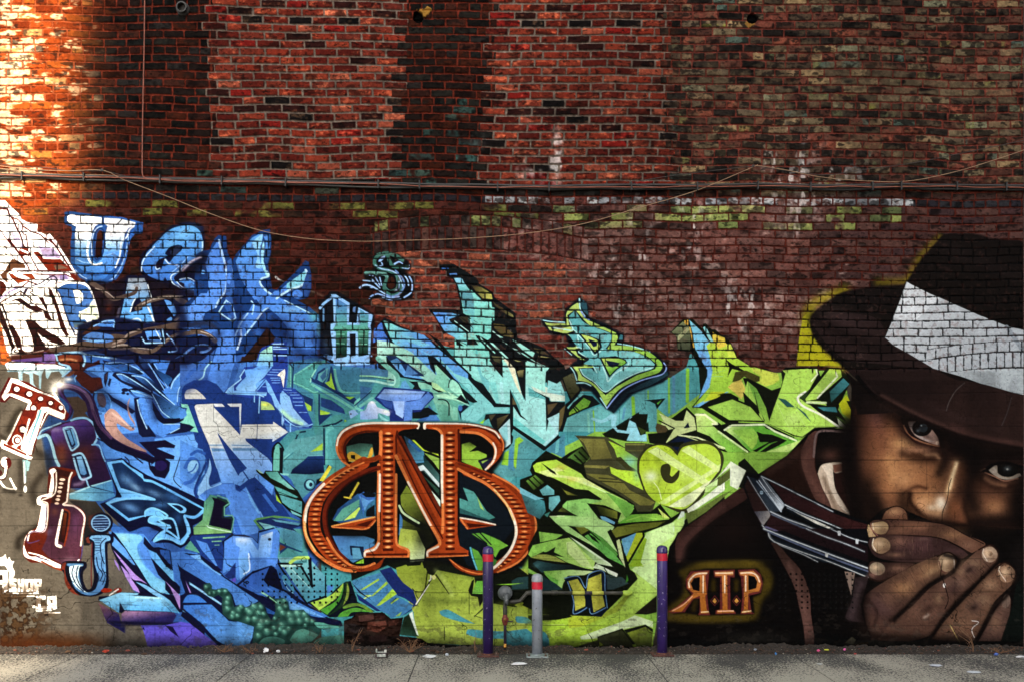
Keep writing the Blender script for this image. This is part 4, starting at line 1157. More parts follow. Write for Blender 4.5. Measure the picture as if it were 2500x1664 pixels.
d 5ca08c .95 1140,850 37,35
d 90ccb4 .8 1130,835 16,15
d 0c2420 .8 1220,854 36,36
d 5ca08c .95 1200,830 30,28
d 90ccb4 .8 1192,818 12,12
d 0c2420 .8 1230,914 36,36
d 5ca08c .95 1210,890 30,28
d 90ccb4 .8 1202,878 12,12
d 0c2420 .8 1175,950 45,45
d 5ca08c .95 1150,920 37,35
d 90ccb4 .8 1140,905 16,15
d 0c2420 .8 1205,1000 45,45
d 5ca08c .95 1180,970 37,35
d 90ccb4 .8 1170,955 16,15
d 0c2420 .8 1290,1026 54,54
d 5ca08c .95 1260,990 45,42
d 90ccb4 .8 1248,972 19,18
d 0c2420 .8 1385,1022 63,63
d 5ca08c .95 1350,980 52,49
d 90ccb4 .8 1336,959 22,21
d 0c2420 .8 1455,1020 45,45
d 5ca08c .95 1430,990 37,35
d 90ccb4 .8 1420,975 16,15
d 0c2420 .8 1310,1096 54,54
d 5ca08c .95 1280,1060 45,42
d 90ccb4 .8 1268,1042 19,18
d 0c2420 .8 1398,1093 50,50
d 5ca08c .95 1370,1060 42,39
d 90ccb4 .8 1359,1044 17,16
d 0c2420 .8 1485,1080 45,45
d 5ca08c .95 1460,1050 37,35
d 90ccb4 .8 1450,1035 16,15
d 0c2420 .8 1540,1084 36,36
d 5ca08c .95 1520,1060 30,28
d 90ccb4 .8 1512,1048 12,12
d 0c2420 .8 1105,1048 27,27
d 5ca08c .95 1090,1030 22,21
d 90ccb4 .8 1084,1021 9,9
d 0c2420 .8 1100,1164 36,36
d 5ca08c .95 1080,1140 30,28
d 90ccb4 .8 1072,1128 12,12
d 0c2420 .8 1200,1146 54,54
d 5ca08c .95 1170,1110 45,42
d 90ccb4 .8 1158,1092 19,18
d 0c2420 .8 1170,1184 36,36
d 5ca08c .95 1150,1160 30,28
d 90ccb4 .8 1142,1148 12,12
d 0c2420 .8 1270,1174 36,36
d 5ca08c .95 1250,1150 30,28
d 90ccb4 .8 1242,1138 12,12
d 0c2420 .8 925,1260 45,45
d 5ca08c .95 900,1230 37,35
d 90ccb4 .8 890,1215 16,15
d 0c2420 .8 1030,1216 54,54
d 5ca08c .95 1000,1180 45,42
d 90ccb4 .8 988,1162 19,18
d 0c2420 .8 1118,1231 32,32
d 5ca08c .95 1100,1210 27,25
d 90ccb4 .8 1093,1200 11,10
d 0c2420 .8 1225,1220 45,45
d 5ca08c .95 1200,1190 37,35
d 90ccb4 .8 1190,1175 16,15
d 0c2420 .8 1455,1128 27,27
d 5ca08c .95 1440,1110 22,21
d 90ccb4 .8 1434,1101 9,9
c 4f8c7c 1260,1280! 1330,1180 1420,1150! 1500,1180 1590,1220! 1520,1290 1450,1310 1320,1330
c 447c70 900,1340 960,1260 1080,1240 1200,1280 1180,1330 1000,1350
c 5aa090 1540,1080 1640,1080 1700,1100 1840,1130 1780,1145 1600,1140
lc 8cc8a0 22-8 940,730 1020,780 1110,850
p painted_background
c 4f8c7c 1500,1340! 1600,1260 1760,1230 1900,1230 1930,1280 1900,1370 1700,1360
e 0a0c12 1214,455 12,13
e 0a0c12 1280,455 12,13
e 0a0c12 1346,455 12,13
e 0a0c12 1412,455 12,13
e 0a0c12 1478,455 12,13
e 0a0c12 1544,455 12,13
e 0a0c12 1676,455 12,13
e 0a0c12 1742,455 12,13
e 0a0c12 1808,455 12,13
e 0a0c12 950,520 12,13
e 0a0c12 1016,520 12,13
e 0a0c12 1082,520 12,13
e 0a0c12 1148,520 12,13
e 0a0c12 1214,520 12,13
e 0a0c12 1280,520 12,13
e 0a0c12 1346,520 12,13
e 0a0c12 1412,520 12,13
e 0a0c12 1478,520 12,13
e 0a0c12 1544,520 12,13
e 0a0c12 1676,520 12,13
e 0a0c12 1742,520 12,13
e 0a0c12 1808,520 12,13
e 0a0c12 950,585 12,13
e 0a0c12 1016,585 12,13
e 0a0c12 1082,585 12,13
e 0a0c12 1148,585 12,13
e 0a0c12 1214,585 12,13
e 0a0c12 1280,585 12,13
e 0a0c12 1346,585 12,13
e 0a0c12 1412,585 12,13
e 0a0c12 1478,585 12,13
e 0a0c12 1544,585 12,13
e 0a0c12 1610,585 12,13
e 0a0c12 1742,585 12,13
e 0a0c12 1808,585 12,13
e 0a0c12 950,652 12,13
e 0a0c12 1016,652 12,13
e 0a0c12 1082,652 12,13
e 0a0c12 1148,652 12,13
e 0a0c12 1214,652 12,13
e 0a0c12 1280,652 12,13
e 0a0c12 1346,652 12,13
e 0a0c12 1412,652 12,13
e 0a0c12 1478,652 12,13
e 0a0c12 1544,652 12,13
e 0a0c12 1676,652 12,13
e 0a0c12 1742,652 12,13
e 0a0c12 1808,652 12,13
e 0a0c12 950,720 12,13
e 0a0c12 1016,720 12,13
e 0a0c12 1082,720 12,13
e 0a0c12 1148,720 12,13
e 0a0c12 1214,720 12,13
e 0a0c12 1280,720 12,13
e 0a0c12 1346,720 12,13
e 0a0c12 1412,720 12,13
e 0a0c12 1478,720 12,13
e 0a0c12 1544,720 12,13
e 0a0c12 1610,720 12,13
e 0a0c12 1676,720 12,13
e 0a0c12 1742,720 12,13
e 0a0c12 1808,720 12,13
e 0a0c12 950,785 12,13
e 0a0c12 1016,785 12,13
e 0a0c12 1082,785 12,13
e 0a0c12 1148,785 12,13
e 0a0c12 1214,785 12,13
e 0a0c12 1280,785 12,13
e 0a0c12 1346,785 12,13
e 0a0c12 1412,785 12,13
e 0a0c12 1478,785 12,13
e 0a0c12 1544,785 12,13
e 0a0c12 1610,785 12,13
e 0a0c12 1676,785 12,13
e 0a0c12 1742,785 12,13
e 0a0c12 1808,785 12,13
e 0a0c12 1082,850 12,13
e 0a0c12 1148,850 12,13
e 0a0c12 1214,850 12,13
e 0a0c12 1280,850 12,13
e 0a0c12 1346,850 12,13
e 0a0c12 1412,850 12,13
e 0a0c12 1478,850 12,13
e 0a0c12 1544,850 12,13
e 0a0c12 1610,850 12,13
e 0a0c12 1676,850 12,13
e 0a0c12 1742,850 12,13
e 0a0c12 1808,850 12,13
""")
PAINT.append("""
t 440 800 4.708
p painted_letter_ribbon
f 26409c 880,440 900,300 940,230 1070,170 1230,160 1240,440 1210,690 1330,700 1420,800 1440,900 1530,1100 1530,1160 1330,1140 1180,1080 1150,960 960,820 520,770 520,720 680,600 690,540 740,450
f 9cd8c0>6aa8e8@1000,250@950,450 925,280 1060,195 1070,440 880,440
f 5c9cec>8abce8@800,450@900,700 740,480 840,470 900,440 1060,445 960,570 870,650 890,710 880,730 650,720 640,690 700,620 760,560
l 9cd0f8 14 740,480 690,560 700,590 560,700 530,740 990,750
f 7ab4f0 540,720 620,660 620,720 1000,740 990,780 540,760
f 6aa8ec>8cbcf0@950,600@1150,1000 890,720 870,640 980,580 1040,660 1120,830 1150,860 1150,760 1180,720 1260,790 1300,920 1400,1040 1480,1110 1400,1120 1280,1080 1180,990 1090,900 1050,780 1010,740 980,620
b b4e8b0 26 .8 1180,960 1280,1050 1400,1100
l 26409c 10 980,590 870,720
l 26409c 12 1040,640 1150,870
l 9cc8f8 14 1070,190 1190,185
l 9cc8f8 12 1075,225 1225,215
l 9cc8f8 12 1075,245 1225,245
l 9cc8f8 12 1080,320 1225,320
l 7aaaf0 8 1060,480 1180,480
l 7aaaf0 8 1030,505 1130,510
l 7aaaf0 8 1000,535 1110,540
l 7aaaf0 8 1040,575 1150,575
l 7aaaf0 8 1050,600 1150,600
l 7aaaf0 8 1060,630 1150,630
l 7aaaf0 8 950,675 990,675
l 7aaaf0 8 1190,710 1280,715
l 7aaaf0 8 1230,745 1340,745
l 7aaaf0 8 1270,770 1370,770
l 7aaaf0 9 1300,805 1400,805
l 7aaaf0 9 1300,850 1410,850
l 7aaaf0 9 1320,890 1410,890
l 7aaaf0 8 1370,970 1460,970
f ecece0 1205,470 1210,520 1190,690 1155,560 1115,545 1150,510
l 9cd0f8 14 890,760 960,790
l 8cc8ff 12 855,780 855,850
l 8cc8ff 14 915,790 905,975
f 8ab8e8 1170,970 1200,1060 1180,1130 1165,1100
l 8cc8ff 14 1270,1110 1265,1310
c a8c87c 930,840! 1000,850 1060,890 1090,940! 930,940!
d e8e860 .9 980,880 50,20
lc 8cc4f4 12 1200,1040 1330,1130 1480,1120 1520,1105
f 7ab0ec 1330,1130 1420,1120 1490,1110 1480,1140
p painted_background
f 3f78a4>4a9a94@1400,400@1700,1500 1250,400 1560,340 1700,380 1740,430 2240,470 2354,480 2354,700 2250,800 2200,860 1960,960 1990,1080 1800,1200 1790,1568 1080,1568 1060,1400 1250,1200 1510,1150 1530,1100 1440,900 1420,800 1330,700 1290,680
c 4a8e90 1250,420! 1300,440 1290,560 1280,680! 1230,690! 1240,560
lc 7cc0b0 8 1270,440 1270,670
f 1c3464 1310,690 1400,760 1530,820 1520,960 1440,880 1420,800
l 1c3464 16 1260,410 1300,460 1290,690
f 4a9490 1310,560 1560,390 1660,370 1690,400 1600,430 1520,560 1500,620 1560,720 1900,900 2010,950 2090,960 2010,1010 1960,1010 1700,880 1600,780 1590,1000 1600,1230 1570,1270 1540,1180 1560,900 1530,760 1310,640
l 6ab8a8 16 1310,600 1320,540 1560,390
lc 6ab8a8 16 1310,630 1430,680 1540,740 1580,730
lc 8cd0b8 14 1500,620 1510,570 1560,480
lc 6ab8a8 30 1520,650 1640,720 1840,830 2010,940
l 1c3464 24 1690,540 1640,640 1560,600 1590,520 1660,470
f 5a9ca0 1590,530 1640,500 1700,460 1690,570 1640,630 1590,600
f 3a6a94 1610,560 1680,480 1680,560 1640,610
f 1c3464 1500,560 1520,620 1700,700 1800,760 1900,820 2000,880 2050,850 2010,800 1890,770 1810,720 1780,600 1750,440 1730,440 1710,560 1680,640 1560,600
f 9ccc3c>a4d440@1720,520@1750,700 1735,510 1755,620 1785,715 1720,680 1665,630 1720,610
lc 6ab8a8 26 1780,480 1800,600 1850,720 1960,750 2120,740
f 8cc838 1900,790 2010,790 1950,825
lc 70c0b0 30 2180,720 2100,790 2020,860 2030,920 2120,960
l 1c3464 14 2010,890 2160,760 2240,690
f 9cc840 1430,850 1510,900 1510,960 1470,950
f 9cc840 1610,940 1730,975 1650,1020 1610,1000
f 24407c 1620,800 1740,830 1880,930 1900,990 1720,940 1620,900
f b4d860 1605,1030 1660,1045 1605,1090
f 1c3464 1590,760 1610,760 1610,1000 1750,990 1600,1120 1590,1050
f 4a9490>4a8890@1800,1000@1400,1400 1610,1120 1780,1000 1850,1000 1860,1060 1800,1100 1700,1140 1640,1190 1560,1280 1480,1350 1240,1520 1180,1568 1160,1490 1300,1380 1560,1230
l 14203c 20 1650,1130 1790,1100 1860,1060
f 60b0ac 1680,1150 1740,1110 1800,1190 1760,1230 1710,1210 1700,1568 1670,1568
l 14203c 20 1655,1160 1660,1568
l 14203c 24 1710,1220 1800,1290 1730,1568
f 8cc838 1890,1050 1960,1090 1890,1120
f 8cc838 1830,1140 1880,1110 1850,1150
f 9cc43c 1490,1400 1640,1310 1640,1380 1550,1430
f 8cc838 1745,1300 1780,1290 1770,1370 1740,1350
lc 4a9890 50 1200,1568 1260,1480 1420,1370 1520,1290
f 24407c 1530,1420 1660,1400 1660,1568 1300,1568 1420,1450
l 6aa8b8 12 1480,1470 1640,1470
c 6ab8a8 1065,1568! 1080,1400 1120,1330 1150,1390 1140,1568!
lc 10141c 20 1060,1480 1070,1380 1130,1320 1190,1400 1170,1480
l 14203c 18 1320,1310 1360,1200 1440,1190
f 5aa4a0 1320,1180 1400,1170 1350,1230
f 4a9498 1220,1300 1320,1240 1300,1340 1260,1350
p painted_smoke
c 8ab0e0>b8c8e0@2000,1000@2200,880 1940,960! 2000,940 2060,990 2130,970 2160,870 2200,840 2354,920! 2354,960 2290,1000 2240,1070 2100,1060 1990,1090 1960,1040
d e0e8f4 .8 2190,850 40,20
d 4a70b0 .6 2090,1000 70,30
d 5a80b8 .5 2240,960 50,50
c 4a80c4 2220,820! 2300,740 2354,700! 2354,900! 2290,860
t 440 1060 4.708
p painted_background
f 5a9ca0>4a8a98@1200,200@1300,700 1070,340 1300,60 1640,0 1640,440 1700,440 1560,540 1560,600 1400,740 1440,800 1380,900 1360,700 1280,520 1150,410 1060,420
f 0e1838>1e3a78@1400,450@1400,250 1270,450 1290,400 1420,300 1480,240 1640,240 1660,440 1500,460
l 6aa8b8 10 1480,245 1640,240
lc 7cc0b8 24 1240,460 1160,440 1160,330 1260,230
lc 3a7c88 16 1200,400 1180,320 1300,210
f 10141c 1060,150 1190,150 1180,450 1060,420
c 6ab8a8 1070,420! 1080,200 1120,115 1145,180 1140,420!
f 60b0ac 1670,0 1705,0 1700,310 1680,330
f 8cc838 1745,70 1785,90 1770,160 1745,130
f 9cc43c 1500,200 1640,95 1640,180
f 10141c 1760,200 1800,220 1640,530 1560,590 1570,520 1650,480
f d8d040 1790,240 1820,250 1650,540 1600,530
f 5aa48c 1830,260 1930,360 1660,540
l 10141c 18 1800,230 1940,370
e 1c2c4c 1490,580 68,68
e 5aa0b8 1495,575 50,54
e 8ad0d8 1490,570 40,44
e 14203c 1503,575 20,24
p painted_leaves
f 12160e 870,400 960,450 980,415 1130,420 1190,520 1350,640 1440,800 1430,960 1390,970 1260,890 1150,780 1100,700 1080,590 960,500 880,430
f a8d0b0 875,400 910,410 960,450 920,440
f 4f9c90>7cc0b4@1000,420@1250,620 980,430 1120,425 1170,500 1330,640 1250,620 1160,560 1040,500
l 0c1410 8 1140,450 1330,640
f 5aa8a4 1080,590 1160,620 1250,660 1360,720 1330,730 1140,680
l 0c1410 6 1130,660 1350,740
f 5aa4a8 1140,690 1400,770 1400,910 1260,850 1180,790
l 0c1410 10 1180,790 1280,870 1400,920
f 7cc4c4 1270,870 1400,930 1400,950 1290,910
f 9cc838 1100,680 1170,800 1110,760
f 5a9454 840,990 880,960 1090,930 1270,950 1400,1000 1200,960 1000,970 920,990 960,1080 930,1100
f 1a2c60 870,990 1060,950 1400,1030 1400,1050 1300,1080 1340,1120 1060,1040 960,1090
f 7cbcc8 900,1005 1040,1040 1100,1060 980,1090
f 5a98b0 1050,970 1390,1020 1360,1045 1100,1000
f 4f90a8 1060,1060 1320,1110 1420,1170 1400,1330 1240,1280 1150,1180 1140,1110
l b8e0f0 10^ 1150,1070 1310,1110
""")
PAINT.append("""
t 0 740 4.708
p painted_background
b 0e1230 60 .75 2060,60 2090,240 2070,420
b 0e1230 70 .7 2080,420 2060,560 2120,680
b 101434 50 .6 1300,640 1500,660 1700,640
b 101434 50 .6 960,560 1200,560 1500,560
b 101434 60 .6 1700,1000 1760,1150 1800,1300
b 101434 50 .5 1150,1000 1300,1100 1560,1240
t 440 520 4.708
b 0e1230 50 .6 40,900 20,1100 60,1280
b 12204c 60 .5 640,980 700,1200 660,1400
b 12204c 70 .5 1000,1300 1180,1260 1240,1460
b 12204c 60 .5 0,1520 300,1540 440,1400
t 440 800 4.708
b 1a2c6a 50 .5 300,600 200,640 60,720
b 12204c 60 .45 1240,60 1400,300 1560,330
b 12204c 60 .5 1560,120 1640,280 1600,340
""")
PAINT.append("""
t 440 800 4.708
p painted_background
f 4a9a9c>5aa8a8@2000,500@2600,1200 2354,360 3000,200 4200,500 4300,1200 3600,2000 2354,2000 1700,1568 1700,1200 2100,960
t 860 600 4.708
p painted_letter_s
f 0c0f12 s=6 80,470 180,440 130,330 240,280 260,230 230,130 300,80 420,70 540,100 640,170 680,240 680,280 600,300 700,370 720,480 700,600 560,640 380,640 330,590 210,630 190,600 300,530 80,500
lc 3f7468 40 640,250 560,250 470,240 430,180 400,110 320,110 270,150 260,210 310,260 420,290 520,350 570,450 560,530 480,580 400,550 370,470 400,390
lc 48786c 44 300,110 400,90 500,120 580,170
lc 9cc0f4 12-22 580,210 540,190 490,215
c 9cc0f4 300,190! 330,140 380,120 370,150 330,190!
lc 9cc0f4 14 340,200 350,230 320,240
lc a8ccfc 14 270,230 340,270 440,290 520,330 560,400 590,490
lc 9cc0f4 10 660,230 650,270 580,260
lc 6a8cc4 20 500,290 580,380 600,470 540,560 460,590 400,570
lc a8ccfc 16 600,340 640,400 650,460
lc 9cc0f4 18 660,360 690,430 680,540 600,600
lc a8ccfc 20 540,420 530,500 490,520
lc 8cb0e8 18 200,610 230,580 290,560 340,570 440,600 540,590
lc a8ccfc 22-14 90,490 130,460 200,460 280,500 380,560
lc a8ccfc 14 130,405 200,410 250,420 320,490
lc 6ca49c 40 150,320 240,320 380,330 400,360
lc 9cc0f4 16 200,340 240,350
l 9cc0f4 14 220,380 300,470
l 9cc0f4 14 270,370 320,460
l 9cc0f4 14 320,370 340,460
e 9cc0f4 225,480 22,14
lc 4a7c74 14 500,330 520,420 510,490 440,520 390,480 380,420 400,380
e 3a1c14 450,430 44,70
lc 9cc0f4 14 350,600 440,625 560,620
p painted_letter_tall
f 14181a 1000,220 1170,215 1260,270 1440,380 1460,440 1620,540 1640,600 1880,780 1900,1060 2060,1110 2220,1180 2340,1300 2354,1568 1400,1568 860,1000 1000,1090 1170,1290 1180,1060 1080,1010 1050,1020 960,830 870,730 1000,730 1240,740 1240,640 1190,440 1150,380 1090,350 1090,290 1010,290
f 4a80d4 1030,250 1110,245 1110,268 1030,270
f 5a8cd8 1120,325 1205,320 1210,340 1125,345
f 8ccce8>7cccc0@1200,400@1250,560 1170,375 1260,375 1290,430 1340,500 1380,520 1500,640 1600,650 1610,710 1640,720 1635,860 1600,890 1595,1060 1560,1090 1450,1030 1430,1060 1600,1230 1590,1300 1580,1330 1730,1510 1735,1350 1700,1280 1720,1260 1800,1330 1880,1410 1890,1480 1920,1568 1390,1568 1350,1450 1180,1290 1180,1070 1330,1150 1330,1010 1430,990 1330,880 1330,830 1460,900 1280,780 1260,640 1220,470
f 6cb8bc 1220,460 1370,520 1400,640 1410,760 1395,900 1380,1040 1360,1040 1370,800 1290,780 1260,640
f 5c98a4 1240,540 1370,530 1400,620 1400,720 1290,720
f 84d4cc 1390,560 1500,640 1600,650 1600,700 1410,700
f c0c060>484028@1580,600@1400,480 1370,460 1480,480 1600,550 1615,620 1500,610 1440,550
f 4a442c 1620,650 1660,680 1840,790 1850,830 1780,800 1640,690
f 8a8450>3a3624@1840,800@1700,720 1720,720 1850,800 1860,830 1770,790
f 5a5030 1620,900 1740,910 1790,950 1760,980 1640,960
f 5a5030 1650,970 1800,970 1860,1020 1850,1060 1740,1040
f 5a94e4>7ccccc@1000,850@1300,1000 930,770 1150,780 1240,800 1120,850 1130,880 1320,1010 1420,980 1330,1010 1320,1240 1330,1140 1200,1080 1180,1060 1090,1010 1060,980
f 14181a 1110,850 1180,830 1370,970 1330,1010 1160,890
f 3a3828 1230,830 1290,800 1335,830 1335,900 1280,880
lc bce8e0 10 1180,870 1340,990
f 14181a 1230,810 1430,990 1330,880
f 9ce0d8 1340,830 1380,890 1400,930 1340,870
f 14181a 1195,1080 1320,1180 1320,1030 1330,1280 1200,1140
f 8a8450>2a2820@1280,1190@1210,1130 1220,1130 1300,1180 1290,1210
f 7cd0c4 1400,900 1600,880 1595,1050 1440,1030 1390,1000
f 5cb4b0 1420,1200 1440,1200 1470,1400 1540,1540 1500,1540 1430,1400
l 14181a 16 1430,1040 1700,1300
f 14181a 1430,1030 1560,1090 1600,1060 1870,1410 1990,1330 1730,1240 1600,1240
f 9ce0d4 1470,1040 1500,1080 1650,1230 1640,1240 1480,1080
f a8e4d8 1570,1090 1620,1120 1800,1290 1780,1300 1590,1120
l bce8e0 14-6 1620,990 1930,1240
l bce8e0 8 1735,1105 1900,1200
f 9cdcd0 1620,985 1700,1040 1840,1110 1930,1230 1960,1230 2110,1330 2270,1400 2230,1430 2220,1568 2000,1568 2010,1320 2160,1370 1980,1260 1830,1150
f 14181a 1700,1060 1830,1170 2020,1230 1850,1080 1850,1060
f 9cdcd0 1840,1080 1930,1120 2100,1230 2080,1280 1960,1200
f a8a068 2140,1260 2310,1290 2320,1310 2150,1285
f 4a4430 2080,1170 2180,1190 2270,1260 2130,1230
f 4a4430 1620,1260 1700,1290 1720,1350 1620,1300
f a8a468 1830,1300 1950,1330 1900,1330
f 8a8450>2a2820@1930,1450@1930,1568 1900,1430 1960,1440 1960,1568 1920,1568
f 8a8450 2260,1450 2354,1430 2354,1460 2260,1520
f 9cdccc 1720,1270 1870,1410 1880,1480 1740,1360
p painted_letter_wave
f 101820 250,970 370,830 420,850 600,950 850,1040 960,1130 1000,1160 1340,1440 1370,1500 1440,1568 900,1568 500,1500 300,1400 280,1080
f 4a7cd8 250,970 340,880 370,1000 420,1080 440,1110 300,1090 240,1120
f 7ccccc>5c98d4@450,950@700,1100 360,870 390,870 560,950 830,1030 940,1140 1340,1470 1330,1568 1150,1568 1000,1380 880,1260 870,1290 960,1440 1080,1568 600,1500 500,1400 400,1270 330,1250 340,1200 500,1150 440,1060
f 70b8d4 560,1020 700,1060 900,1140 800,1160 640,1100
f 5a90d8 700,1050 880,1070 940,1140 850,1120
f b0dcd0>8cc4b4@300,1100@500,1300 290,1090 400,1100 540,1150 680,1220 780,1310 870,1400 980,1490 1000,1568 880,1568 700,1450 560,1330 490,1270 390,1260 400,1350 520,1500 500,1568 400,1568 400,1400 290,1300
f 6ab0d8 740,1170 960,1290 1160,1440 1260,1550 1100,1440 920,1290
f 14233c 870,1260 1000,1330 1180,1540 1060,1420 950,1330 960,1480 900,1400
f 8cc8a8 960,1360 1080,1480 1160,1568 1020,1568 970,1440
f 1c2c54 400,1260 500,1265 640,1350 820,1480 830,1500 700,1490 640,1480 560,1350 420,1310
f 4a84b8 440,1320 520,1290 560,1330 540,1400
f 4a78b0 640,1370 760,1470 700,1480 600,1490
t 880 830 4.708
f 4a7ca4 0,320 320,340 320,420 0,400
lc 14203c 14 0,410 200,430 330,450 390,460
lc a8dcd0 24 0,460 160,470 300,500 390,510 400,440 360,330 260,260 210,230
lc 8ccca8 18 0,410 150,415 320,440
lc 6cb0a0 50 200,210 300,300 420,400 430,500 380,560
f 3f70a0 0,520 140,550 60,640 0,680
l 6cb8ac 30 0,760 140,660
f 5a98c8 480,480 520,460 590,570 460,550
f 8cccb4>5aa08c@600,500@1000,900 560,460 820,490 880,400 850,280 1010,440 1060,450 1140,500 1240,720 1120,740 1140,930 930,930 850,720 800,560 690,560
f 12181c 560,470 620,520 690,580 660,480 740,490 860,540 960,600 900,600 830,560 820,480
f 12181c 640,500 700,560 690,600 600,560
f a8d49c 820,480 880,500 1000,600 880,570 830,540
f 12181c 770,170 860,200 1000,340 1080,440 1130,480 1030,440 940,350 850,260 860,380 820,300
f 7cc4c4 850,180 940,240 1080,380 1240,440 1300,480 1560,720 1540,770 1700,770 1720,800 1680,830 1480,830 1440,840 1330,940 1170,920 1160,840 1330,710 1240,560 1130,470 1010,330 900,230
f 5a98d4 930,180 1080,300 1240,390 1260,430 1120,380
f 12181c 1000,170 1240,350 1280,400 1280,440 1410,500 1550,650 1560,720 1720,740 1720,770 1540,770 1510,730 1400,620 1280,490 1240,440 1240,390
f 12181c 1160,540 1260,620 1350,710 1300,720 1250,700 1160,600
f 9cdcc4 1020,500 1060,450 1110,490 1160,550 1220,700 1130,640 1030,560
lc 12181c 10 1015,540 1030,460 1080,450 1140,510 1180,600 1250,730
f 12181c 1100,680 1160,620 1250,730 1180,720
f a8dcbc 870,630 960,610 1040,640 1000,580 1130,660 1060,670 950,650
lc a8dcbc 26-6 870,640 990,660 1120,690 1250,750
lc 7cb8a0 34 870,650 860,690 900,720 980,720 1040,780 1060,880
lc 12181c 14 900,680 980,690 1020,740 1020,860
f 7cc0a8 1070,760 1120,780 1120,920 1060,920
f 12182c 1120,780 1200,740 1250,760 1160,840 1160,920
e 3a6aac 1150,780 24,34
f 3a68b0 790,740 880,870 920,930 640,930 760,860
f 12181c 600,800 780,770 900,850 700,900 600,900
f 4a80c4 800,860 870,860 910,920 750,920
p painted_letter_t_small
f 1c2c74 s=3 160,670 270,535 690,570 830,600 850,660 690,820 600,830 590,930 340,930 330,800 280,770
f 7ca0dc>5a84d4@500,600@500,750 190,660 280,560 750,590 690,680 600,690 530,700 500,880 460,880 390,800 370,700 300,690
f 5a86d4 690,680 780,590 840,650 700,800 600,800 590,920 500,930 520,710 600,700
f 9cbcf0 380,700 510,700 490,900 410,850
l d0e0fc 12^ 520,720 495,880
f 3454a4 200,660 310,700 370,710 370,790 290,760
d a8bcd8 .6 420,600 150,30
p painted_smoke
c 7ca0d8>c0cce4@0,900@150,720 0,820! 60,800 90,730 140,700 180,740! 200,770 300,800! 340,830 330,870 260,850 210,840 200,900! 100,910 0,910!
d eef0f0 .9 140,715 40,16
d eef0e4 .9 300,820 50,20
c 8cd0d0 210,840! 260,880 330,930 240,910!
p painted_letter_tall
f 8cd4cc>9cd8d4@1400,300@1900,900 1090,60 1260,80 1340,200 1500,250 1640,420 1640,250 1780,330 1880,690 1910,250 2060,290 2170,320 2120,400 2130,640 2000,580 1930,540 1940,640 2130,680 2140,1040 2170,900 2290,830 2280,1080 2120,1220 1760,970 1740,740 1850,860 1830,740 1720,550 1720,740 1560,720 1420,500 1280,400 1100,230
f 6cb8bc 1350,200 1400,400 1490,480 1480,600 1400,480 1340,300
f 7cccc8 1480,480 1560,480 1600,730 1560,720
f a4dcdc 1600,480 1640,480 1660,730 1620,730
f 14181a 1230,0 1320,0 1360,60 1230,60
f 14181a 1490,240 1500,160 1630,180 1640,430 1560,340
f 6a6848>24241c@1560,190@1600,300 1510,180 1620,190 1610,270 1540,240
f 14181a 1640,190 1790,310 1900,220 1900,700 1860,620 1780,330
f 908858>2a281c@1840,360@1860,440 1800,350 1880,340 1870,430 1820,420
f e4e0c0 1620,190 1700,240 1780,330 1800,440 1860,640 1800,540 1720,350 1680,260
f c8d8c8>a8dcd8@2000,520@1900,420 1940,490 2060,500 2354,640 2354,700 2190,700 2180,660 2000,580
f 14181a 1980,570 2060,610 2170,660 2180,700 2354,710 2354,780 2300,820 2280,1100 2310,1110 2130,1260 2110,1270 1760,1020 1740,1080 1760,1110 1750,1210 1660,1270 1640,1240 1560,1060 1500,960 1480,900 1420,930 1440,850 1580,840 1720,840 1720,560 1850,860 1930,930 1840,880 1760,760 1760,980 2130,1220 2280,1080 2290,830 2170,910 2140,1050 2130,660
f 6a5c3c 1750,650 1800,740 1750,740
f 4a4430 1480,860 1560,850 1500,930
f 6a6040>34301c@1700,850@1560,1000 1570,900 1710,850 1580,1020
f b4d8dc 1590,1030 1720,900 1730,1190 1660,1240 1620,1100
f 8cccd0 1600,1030 1690,960 1700,1140 1660,1160
f 5a4c34 2150,740 2270,720 2160,860
f 3a3424 2300,820 2354,780 2354,960 2310,960
f 8cd030 1370,950 1440,900 1410,960
f 6cc4c0 1760,880 1900,990 2130,1160 2110,1200 1760,970
f a8d8dc 2150,900 2280,840 2275,1080 2120,1215 2100,1200 2250,1060
f 4a4c3c>1c1e18@2170,210@2250,330 2170,310 2340,290 2354,320 2180,340
f a8a068 2160,380 2280,350 2160,420
f 14181a 2130,350 2354,320 2354,420 2300,460 2260,500 2150,470
f 8ccccc 2160,460 2260,500 2300,470 2350,600 2354,640 2150,600
f 9cdcd0 1900,250 2170,320 2120,380 2130,600 1910,500
f 14181a 1910,220 2170,320 2080,290 2000,190 2250,210 2354,300 2200,320
p painted_background
f 5c9ca0>4a9098@1700,1200@2100,1400 1700,1250 1820,1080 2110,1280 1970,1400 1960,1500 1980,1568 1500,1568 1600,1460
f 8cc438 1780,1140 1830,1110 1880,1150 1820,1200 1790,1480 1760,1440
f 8cc438 1660,1290 1710,1260 1700,1440 1620,1430
f 4a88a8 1720,1250 1750,1230 1770,1500 1700,1480
f 4a8ca0 2130,1270 2310,1110 2354,1060 2354,1360 2200,1290
f 6ab4b8 2250,1170 2290,1130 2280,1290 2240,1300
""")
